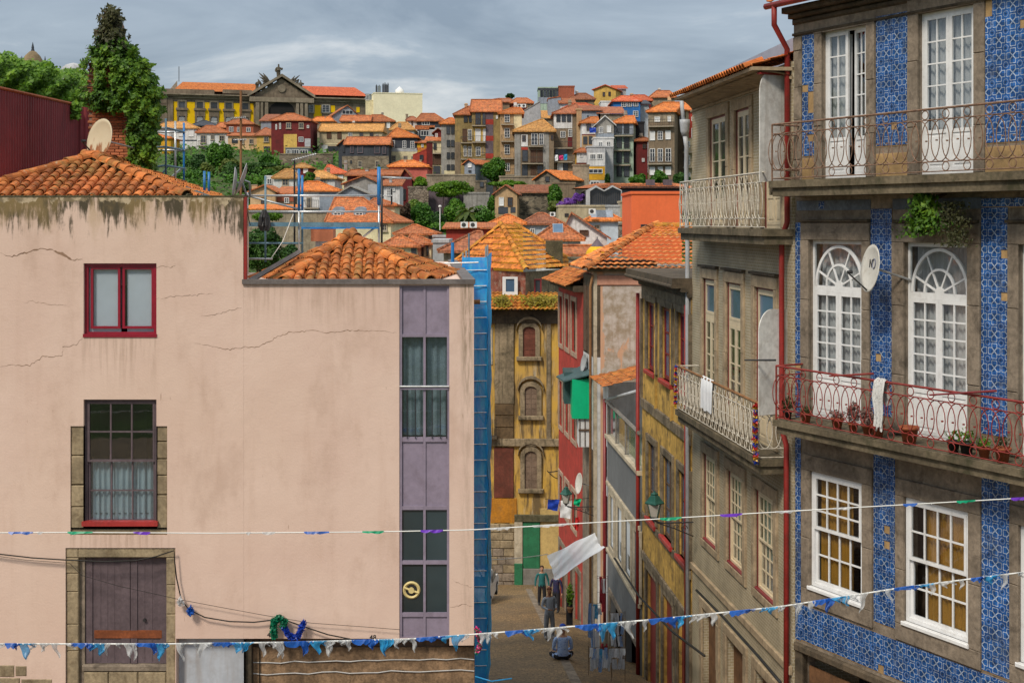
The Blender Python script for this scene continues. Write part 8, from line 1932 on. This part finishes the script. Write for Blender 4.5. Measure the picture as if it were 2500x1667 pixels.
def trophy(label,px,py,dirs,L_):
    u,z_=pa.P(px,py,-1);e_=tag(empty('stone_trophy',pa.w(u,-1,z_),pa.a),label,'sculpture')
    for (a,l) in dirs:l *= .62;c,s_=math.cos(R(a)),math.sin(R(a));MB().tube([(0,0,0),(c*l*.55,random.uniform(-.3,.3),s_*l*.55),(c*l,0,s_*l)],[.3,.42,.08],6).build('carved_flag','statue stone',e_)
    MB().lathe([(1.0,-1.2),(1.1,-.3),(.7,.4),(.2,.7)],n=9).build('carved_base','statue stone',e_)
trophy('fan of carved stone flags left of the central statue',660,204,[(150,6.5),(138,8.0),(126,6.5),(165,5)],1);trophy('fan of carved stone flags right of the central statue',704,208,[(30,6.5),(42,8.0),(55,6.),(15,5)],1);trophy('small carved trophy at the left foot of the pediment',640,212,[(120,4.5),(60,3.5)],1);trophy('small carved trophy at the right foot of the pediment',720,212,[(60,4.5),(120,3.5)],1)
# cream block with roof plant
cb=hh('tall blank cream apartment block right of the palace','Q7',378,1600,2205,450,860,fw_('w palecream',(.80,.74,.54),(.62,.55,.38),.3,.3,.3,.08),None,'far clay red',20,12)
hh('narrow cream side wing of the blank apartment block','Q7',380,1495,1612,545,860,'w cream',None,'far clay red',14,4,win=[(1500,470,1540,540,'W')]);hh('glazed stair head beside the blank cream block','Q7',384,1495,1605,470,560,'w glass',None,'far clay red',10)
def q7(x,y,Y):return at(600+x/5.113,140+y/5.113,Y)
e_=tag(empty('water_tank',q7(1920,452,388)),'white domed water tank on the cream block roof','tank');MB().lathe([(1.25,-.5),(1.25,1.0),(.6,1.5),(.05,2.0)],n=14).build('shell','far white',e_,True)
e_=tag(empty('chimney_cluster',q7(1700,440,388)),'dark cluster of chimney pots on the cream block roof','chimney')
for k,(x,h_,w_) in enumerate(((-1.6,2.3,.45),(-.8,2.2,.8),(.35,2.7,.45),(.9,2.9,.4),(1.35,2.5,.4),(1.8,2.8,.35))):MB().box(x - w_/2,-.4,-.6,x+w_/2,.4,h_*.85).build('chimney_stack','w glass' if k == 1 else 'w slate',e_);MB().tube([(x,0,h_*.85),(x,0,h_)],.12,6).build('chimney_pot','w slate',e_)
# church tower and dome at far left
ct=tag(empty('church_cupola',at(80,155,230)),'domed church cupola with spire above the ivy hedge','church');k=230/F
P('cupola tile',(.22,.16,.09),.85,.3,.4,(.1,.09,.05),.6,.3)
MB().lathe([(27*k,-6),(27*k,0),(25*k,6*k),(18*k,18*k),(8*k,28*k),(4*k,30*k)],n=12).build('cupola','cupola tile',ct,True);MB().lathe([(5*k,29*k),(3*k,36*k),(3.5*k,38*k),(1.2*k,48*k),(.2*k,52*k)],n=8).build('spire','w slate',ct)
for dx in (-27,30):MB().lathe([(2.2*k,-3),(2*k,8*k),(.3*k,18*k)],n=6).xf(Matrix.Translation((dx*k,0,0))).build('pinnacle','w slate',ct)
MB().box(-30*k,-28*k,-22,30*k,28*k,-6).build('tower','w stone',ct)
dmm=tag(empty('church_dome',at(180,172,240)),'low grey church dome half hidden by the ivy chimney','church');k=240/F;MB().lathe([(30*k,-20),(30*k,0),(27*k,6*k),(18*k,13*k),(6*k,17*k),(.5*k,18*k)],n=16).build('dome','w lightgrey',dmm,True);MB().box(-34*k,-20*k,-30,34*k,20*k,-2).build('drum','w stone',dmm)
# ------------------------------------------------------------------ trees and shrubs
def tree(label,reg,Y,x0,x1,y0,y1,mat,n=2600,leaf=None,kind='tree',k=16,trunk=True,sub=.42,depth=None,group='trees on the hill'):
    ox,oy,s=REG[reg];a,b=at(ox+x0/s,oy+y0/s,Y),at(ox+x1/s,oy+y1/s,Y);c=(a+b) /2;rx,rz=(b.x - a.x) /2,(a.z - b.z) /2;ry=depth or min(rx,max(rz,2.) *1.2)
    zg=min(terr(Y),b.z);e_=tag(empty(kind if kind != 'tree' else 'tree',(c.x,Y,zg)),label,kind.replace('_',' '),group);L=e_.location
    p,nn_=crown_pts((0,0,c.z - zg),(rx,ry,rz),n,k,sub);size=leaf or 6.0*Y/F
    tag(leafmesh('crown' if kind == 'tree' else 'foliage',p,nn_,size,mat,e_),kind='stuff')
    if kind == 'tree':
        h_=c.z - zg;MB().tube([(0,0,-1),(.1,0,h_*.5),(0,.1,h_)],[.45,.35,.2],7).build('trunk','plank brown',e_)
        for q in range(4):an_=q*1.7;MB().tube([(0,0,h_*.6),(rx*.5*math.cos(an_),ry*.5*math.sin(an_),h_+rz*.3)],[.2,.06],5).build('limb','plank brown',e_)
    else:
        for q in range(3):MB().tube([(rx*.4*(q - 1),0,-.5),(rx*.3*(q - 1),0,max(.3,(c.z - zg)))],[.12,.05],5).build('stem','plank brown',e_)
    return e_
tree('large bright green tree in front of the white houses','R7',262,690,1075,395,900,'tree leaf',6000,k=26)
tree('dark green tree behind the scaffold tubes','R7',264,200,480,560,1000,'tree dark',4000,k=20);tree('olive green tree between dark tree and bright tree','R7',258,430,760,590,960,'tree dark',4000,k=20);tree('olive brown shrubby tree left of centre','R7',252,590,860,710,960,'tree olive',3600,k=18);tree('low bright green tree above the pink parapet','R7',246,320,620,790,1120,'tree leaf',3600,k=18)
tree('feathery dark tree below the yellow house','R7',262,1410,1710,590,860,'tree leaf',3600,k=18);tree('grey green tree behind the twin dishes','R7',250,880,1220,700,1000,'tree dark',3600,k=18);tree('round tree right of the twin dishes','R7',238,1230,1480,890,1080,'tree leaf',3000,k=16);tree('dark tree above the grey dish pair','R7',254,1130,1700,700,900,'tree dark',4200,k=24)
tree('low green scrub right of the green verge','R7',240,540,900,960,1180,'tree leaf',3200,k=16);tree('small green shrub by the ochre roofed house','R4',210,705,835,155,255,'tree leaf',2200,k=12)
tree('round green tree below the red lattice tower','Q1',222,748,1185,950,1330,'tree leaf',6000,k=26);tree('small skyline pine above the brown roof','R3',300,735,800,155,190,'tree dark',900,k=8)
tree('flat topped hedge above the cottage roof','Q1',206,815,1590,1305,1420,'hedge leaf',4500,kind='hedge',k=34,sub=.3,depth=2.0,leaf=.32);tree('thick green ivy bank along the garden terrace','Q3',195,400,1190,262,560,'hedge leaf',7000,kind='ivy_bank',k=40,sub=.3,depth=2.5,leaf=.32);tree('green shrubs below the coral house','Q3',200,170,440,215,390,'hedge leaf',3000,kind='shrub',k=16)
tree('lime green young tree below the rubble wall','Q3',186,80,280,560,760,'tree lime',2200,k=12);tree('broad green tree in the lower garden','Q3',182,130,500,590,1060,'tree leaf',5200,k=24);tree('brown leaved tree beside the dormer house','Q3',180,-40,150,640,1060,'tree brown',3200,k=16);tree('green tree left of the palm','Q3',184,680,1010,550,1050,'tree leaf',4600,k=22);tree('dark shrub behind the lamp post','Q3',178,490,700,760,1050,'tree dark',2600,k=14);tree('green slope shrubs under the beige cottage','Q3',180,1060,1490,690,1060,'tree leaf',5200,k=24);tree('low undergrowth at the foot of the gardens','Q3',172,420,1300,930,1100,'tree leaf',5200,k=30,kind='undergrowth');tree('ivy on the garden wall beside the cottage','Q3',192,1370,1500,470,780,'tree leaf',2200,k=14,kind='ivy_bank')
tree('green bank right of the barn','Q4',190,-20,215,40,460,'tree leaf',3800,k=20,kind='ivy_bank');[tree('violet flowering bush, %s of the sloping row by the glass pavilion' % w_,'Q4',184,a,b,c,d,'violet bloom',1500,k=12,kind='flowering_bush') for w_,a,b,c,d in (('lowest',110,290,340,440),('middle',230,430,275,400),('highest',380,570,210,345))];tree('green slope below the violet bush','Q4',186,-60,330,330,520,'tree olive',2600,k=16,kind='undergrowth')
tree('flowering bushes under the brown house','Q2',206,1010,1300,1190,1400,'tree leaf',3000,k=16);tree('green tree in front of the brown house','Q2',204,1330,1640,1150,1400,'tree leaf',3600,k=18);tree('dark bush under the red and beige house','Q2',204,1690,1980,1180,1400,'tree dark',3000,k=16);tree('slim cypress beside the grey flank','Q2',208,645,712,1175,1400,'tree dark',1400,k=10,sub=.6)
tree('bright green climber behind the scaffold left side','R4',150,180,490,510,640,'hedge leaf',3200,k=18,kind='climber');tree('dark hedge under the scaffold deck','R4',60,130,530,650,1130,'tree dark',9000,k=44,kind='hedge',leaf=.16,sub=.36);tree('dark hedge right part under the scaffold deck','R4',62,470,700,820,1130,'tree dark',3600,k=24,kind='hedge',leaf=.16)
# palm
pm_=tag(empty('palm_tree',at(980+1060/6.533,400+990/6.533,180)),'brown green palm in the garden centre','palm tree');L=pm_.location;tp=at(980+1065/6.533,400+760/6.533,180) - L
MB().tube([(0,0,-1),tp],[.45,.35],7).build('trunk','plank brown',pm_)
for k in range(22):
    an_=k*2.4;el=random.uniform(-.7,.8);d=Vector((math.cos(an_) *math.cos(el),math.sin(an_) *math.cos(el),math.sin(el)));m=MB();pp=[tp+d*t_*2.8+Vector((0,0,-1.5*t_*t_)) for t_ in (0,.35,.7,1)];sdv=d.cross(Vector((0,0,1))).normalized()
    for a,b,w0,w1 in zip(pp,pp[1:],(.1,.4,.3),(.4,.3,.04)):m.quad(a - sdv*w0,b - sdv*w1,b+sdv*w1,a+sdv*w0)
    m.build('frond','tree olive',pm_)
lp=tag(empty('lamp_post',at(980+615/6.533,400+1060/6.533,166)),'slim pale lamp post in the garden','lamp post');L=lp.location;t2=at(980+615/6.533,400+700/6.533,166) - L;MB().tube([(0,0,0),t2],.06,6).build('post','far white',lp);MB().lathe([(.06,0),(.2,.1),(.18,.26),(.03,.32)],n=10).xf(Matrix.Translation(t2)).build('lamp_head','far white',lp)
# more trees of the left slope, and the undergrowth that covers the hill
for lab,x0,x1,y0,y1,Y,mt in (('bushy tree left below the white houses',250,560,600,860,270,'tree leaf'),('bright tree over the twin blue posts',480,800,780,1060,250,'tree leaf'),('olive tree between the antenna mast and the yellow parapet',860,1160,640,900,256,'tree olive'),('dark tree just left of the antenna mast',760,1080,560,860,268,'tree dark'),('wide bush below the antenna mast',900,1300,860,1080,244,'tree leaf'),('green bush above the green verge',380,700,920,1180,242,'tree leaf'),('bush under the feathery tree',1400,1720,780,960,248,'tree leaf'),('dark bush left of the peach gable',1120,1420,960,1160,226,'tree dark'),('green tree at the scaffold foot',180,460,860,1160,244,'tree leaf'),('low bush under the long retaining wall',1480,1900,760,900,250,'tree olive')):
    tree(lab,'R7',Y,x0,x1,y0,y1,mt,3600,k=20)
gc=tag(empty('ground_cover',(0,200,-5)),'scrubby green ground cover between the hillside houses','ground cover',kind='stuff');P_=[];N_=[]
for k in range(26000):
    Y=random.uniform(160,300);X=random.uniform(-95,42) *Y/260;z_=terr(Y) +abs(random.gauss(0,.8)) +.7*math.sin(X*.5) *math.sin(Y*.4);P_.append((X,Y - 200,z_+5));N_.append((0,-.4,1))
tag(leafmesh('leaves',P_,N_,.75,'tree leaf',gc),kind='stuff')
# ------------------------------------------------------------------ lines, bunting, cables, garlands in the foreground
P('film blue',(.012,.12,.52),.35,.25,8,bump=.1,spec=.5);P('film sky',(.03,.36,.72),.35,.2,8,bump=.1,spec=.5);P('film white',(.66,.68,.70),.4,.1,8,bump=.1,spec=.5);P('film green',(.0,.26,.13),.4,.15,8,bump=0);P('film violet',(.13,.03,.42),.4,.15,8,bump=0)
def filmm(n,c,tr=.22):
    m=MATS[n];t=m.node_tree;b=t.nodes['Principled BSDF'];out=t.nodes['Material Output']
    tl=nd(t,'ShaderNodeBsdfTranslucent');tl.inputs[0].default_value=c+(1,);tp=nd(t,'ShaderNodeBsdfTransparent');m1=nd(t,'ShaderNodeMixShader');m1.inputs[0].default_value=.35;m2=nd(t,'ShaderNodeMixShader');m2.inputs[0].default_value=tr
    t.links.new(b.outputs[0],m1.inputs[1]);t.links.new(tl.outputs[0],m1.inputs[2]);t.links.new(m1.outputs[0],m2.inputs[1]);t.links.new(tp.outputs[0],m2.inputs[2]);t.links.new(m2.outputs[0],out.inputs[0])
filmm('film blue',(.012,.15,.6),.08);filmm('film sky',(.06,.42,.7),.15);filmm('film white',(.7,.72,.74),.3)
def path(tab,px):return lerp(tab,px)
UP=[(-600,1308),(-120,1301),(0,1300),(200,1299),(520,1301),(900,1298),(1150,1293),(1400,1278),(1700,1261),(1900,1249),(2200,1232),(2500,1215),(2800,1195)];UY=19.0
ul=tag(empty('ribbon_line',at(-120,1301,UY)),'thin upper festival line with sparse coloured ribbons across the whole view','bunting');L=ul.location
MB().tube([at(x,path(UP,x),UY) - L for x in range(-600,2801,40)],.0085,5).build('cord','rope white',ul,True)
def strip_(root,Y,tab,x0,x1,h_,mat,name,rag=1.):
    m=MB();n=max(3,int((x1 - x0) /7));prev=None
    for i in range(n+1):
        x=x0+(x1 - x0) *i/n;y=path(tab,x);e2=h_*(random.uniform(.35,1) if 0 < i < n else .25) *rag;a=at(x,y - 2.2,Y - .012) - root.location;b=at(x+random.uniform(-1.5,1.5),y+e2,Y - .02+random.uniform(-.02,.01)) - root.location
        if prev:m.quad(prev[1],b,a,prev[0])
        prev=(a,b)
    m.build(name,mat,root)
for x0,x1,c in ((20,80,'blue'),(165,226,'green'),(325,366,'violet'),(742,803,'blue'),(885,937,'green'),(1027,1081,'violet'),(1195,1245,'white'),(1300,1390,'white'),(1612,1664,'green'),(1758,1812,'violet'),(1893,1938,'white'),(2034,2080,'white'),(2205,2240,'blue'),(2335,2382,'green'),(2468,2510,'violet'),(90,105,'white'),(640,672,'white'),(600,612,'white')):strip_(ul,UY,UP,x0,x1,6,'film ' +c,'ribbon')
LO=[(-600,1586),(-120,1574),(0,1571),(400,1571),(700,1567),(1000,1559),(1300,1537),(1600,1511),(1900,1481),(2200,1434),(2500,1396),(2620,1380)];LY=16.5
ll=tag(empty('pennant_line',at(-120,1574,LY)),'lower festival line of torn blue and white plastic pennants','bunting');L=ll.location
MB().tube([at(x,path(LO,x),LY) - L for x in range(-600,2621,40)] +[at(2770,1345,19.4) - L],.011,5).build('cord','rope white',ll,True)
seq=['white','white','blue','sky','sky','white','white','white'];x=-20;k=0;random.seed(21)
while x < 2560:
    c=seq[k % 8];y=path(LO,x);w_=random.uniform(14,30) if c != 'white' else random.uniform(9,22)
    if c == 'blue':strip_(ll,LY,LO,x,x+w_*2.0,14,'film blue','pennant',1.);x += w_*1.5
    hh_=random.choice((random.uniform(6,14),random.uniform(14,26),random.uniform(24,44))) *(1.05 if c != 'blue' else .8);sx=random.uniform(-14,14);ph=random.random() *6
    q=lambda a,b,d=0.:at(x+a,path(LO,x+a) +b,LY - .02+d) - L
    m=MB();NR,NC=6,4
    for j in range(NR+1):
        t_=j/NR;ww_=w_*(1 - t_) ** .75*(1+.25*math.sin(ph+5*t_)) +2.2
        for i in range(NC+1):
            s_=i/NC;m.v.append(tuple(q(w_*.5+(s_ - .5) *ww_+sx*t_ ** 1.4+2.5*math.sin(ph+t_*7),-1.5+hh_*t_+(3*math.sin(s_*9+ph) if j == NR else 0),.05*math.sin(s_*4+ph+t_*5) *t_+.03*math.sin(s_*11+ph*2))))
    for j in range(NR):
        for i in range(NC):a_=j*(NC+1) +i;m.f.append((a_,a_+1,a_+NC+2,a_+NC+1));m.m.append(0)
    m.build('pennant','film ' +c,ll,True);x += w_*.62+(random.uniform(0,6) if random.random() < .82 else random.uniform(10,26));k += 1
wire('thin blue line low at the right foot of the pink house',[at(1160,1650,22),at(1200,1662,22),at(1250,1655,22)],.012,'film sky','string','string')
Yc=24.92
wire('black cable looping over the doorway of the pink house',[at(x,y,Yc - (.02 if x < 150 or x > 430 else .03)) for x,y in ((-40,1346),(0,1352),(80,1361),(160,1366),(250,1370),(330,1368),(380,1358),(425,1343),(427,1375),(431,1410),(443,1465),(462,1487),(500,1506),(560,1516),(620,1518),(670,1512),(700,1514),(740,1528),(800,1548),(860,1560),(960,1570))],.013,'cable')
wire('second thin cable beside the doorway of the pink house',[at(x,y,Yc - .01) for x,y in ((-40,1352),(60,1366),(170,1374),(200,1404),(290,1430),(405,1455),(440,1463),(520,1478),(640,1500),(760,1520),(900,1530),(975,1536))],.005,'cable')
wire('thin line hanging between roof and dish behind the wall',[at(598,470,25.3),at(604,520,25.4),at(611,550,25.4)],.008,'cable')
for (px,py,c,lab) in ((441,1466,'film white','white plastic scrap tied to the cable by the doorway'),(466,1488,'film blue','blue plastic scrap tied to the cable by the doorway')):
    e_=tag(empty('plastic_scrap',at(px,py,Yc - .05)),lab,'scrap');p,nn_=blob_pts((0,0,-.03),(.07,.04,.10),60,.2);tag(leafmesh('film_folds',p,nn_,.08,c,e_),kind='stuff');MB().tube([(0,0,.1),(0,0,-.1)],.012,5).build('knot',c,e_)
Yg=24.85
boa('feather_garland','fluffy green garland hung on the cable above number 46',[at(669,1556,Yg),at(668,1530,Yg),at(670,1512,Yg),at(684,1508,Yg),at(694,1516,Yg),at(692,1530,Yg)],.07,['foil green'],2600,fl=.05)
boa('feather_garland','fluffy blue garland hanging in a loop beside the green one',[at(694,1530,Yg),at(702,1546,Yg),at(715,1557,Yg),at(728,1552,Yg),at(735,1534,Yg),at(742,1518,Yg)],.06,['foil blue'],2400,fl=.05)
boa('feather_garland','pink and green garland at the lower right corner of the pink house',[at(1163,1533,24.7),at(1170,1548,24.7),at(1173,1575,24.7),at(1163,1592,24.7)],.05,['foil pink','foil green'],1500,fl=.05)
for (tab,lab) in (([(1500,1362),(1560,1455),(1640,1540),(1720,1600)],'bundle of black cables along the grey and yellow fronts'),([(1700,1440),(1760,1500),(1850,1600),(1905,1665)],'black cable along the beige house front')):
    pts=[]
    for x,y in tab:pts.append(at(x,y,40 - (x - 1500) *.042 - .9))
    wire(lab,pts,.03,'cable')
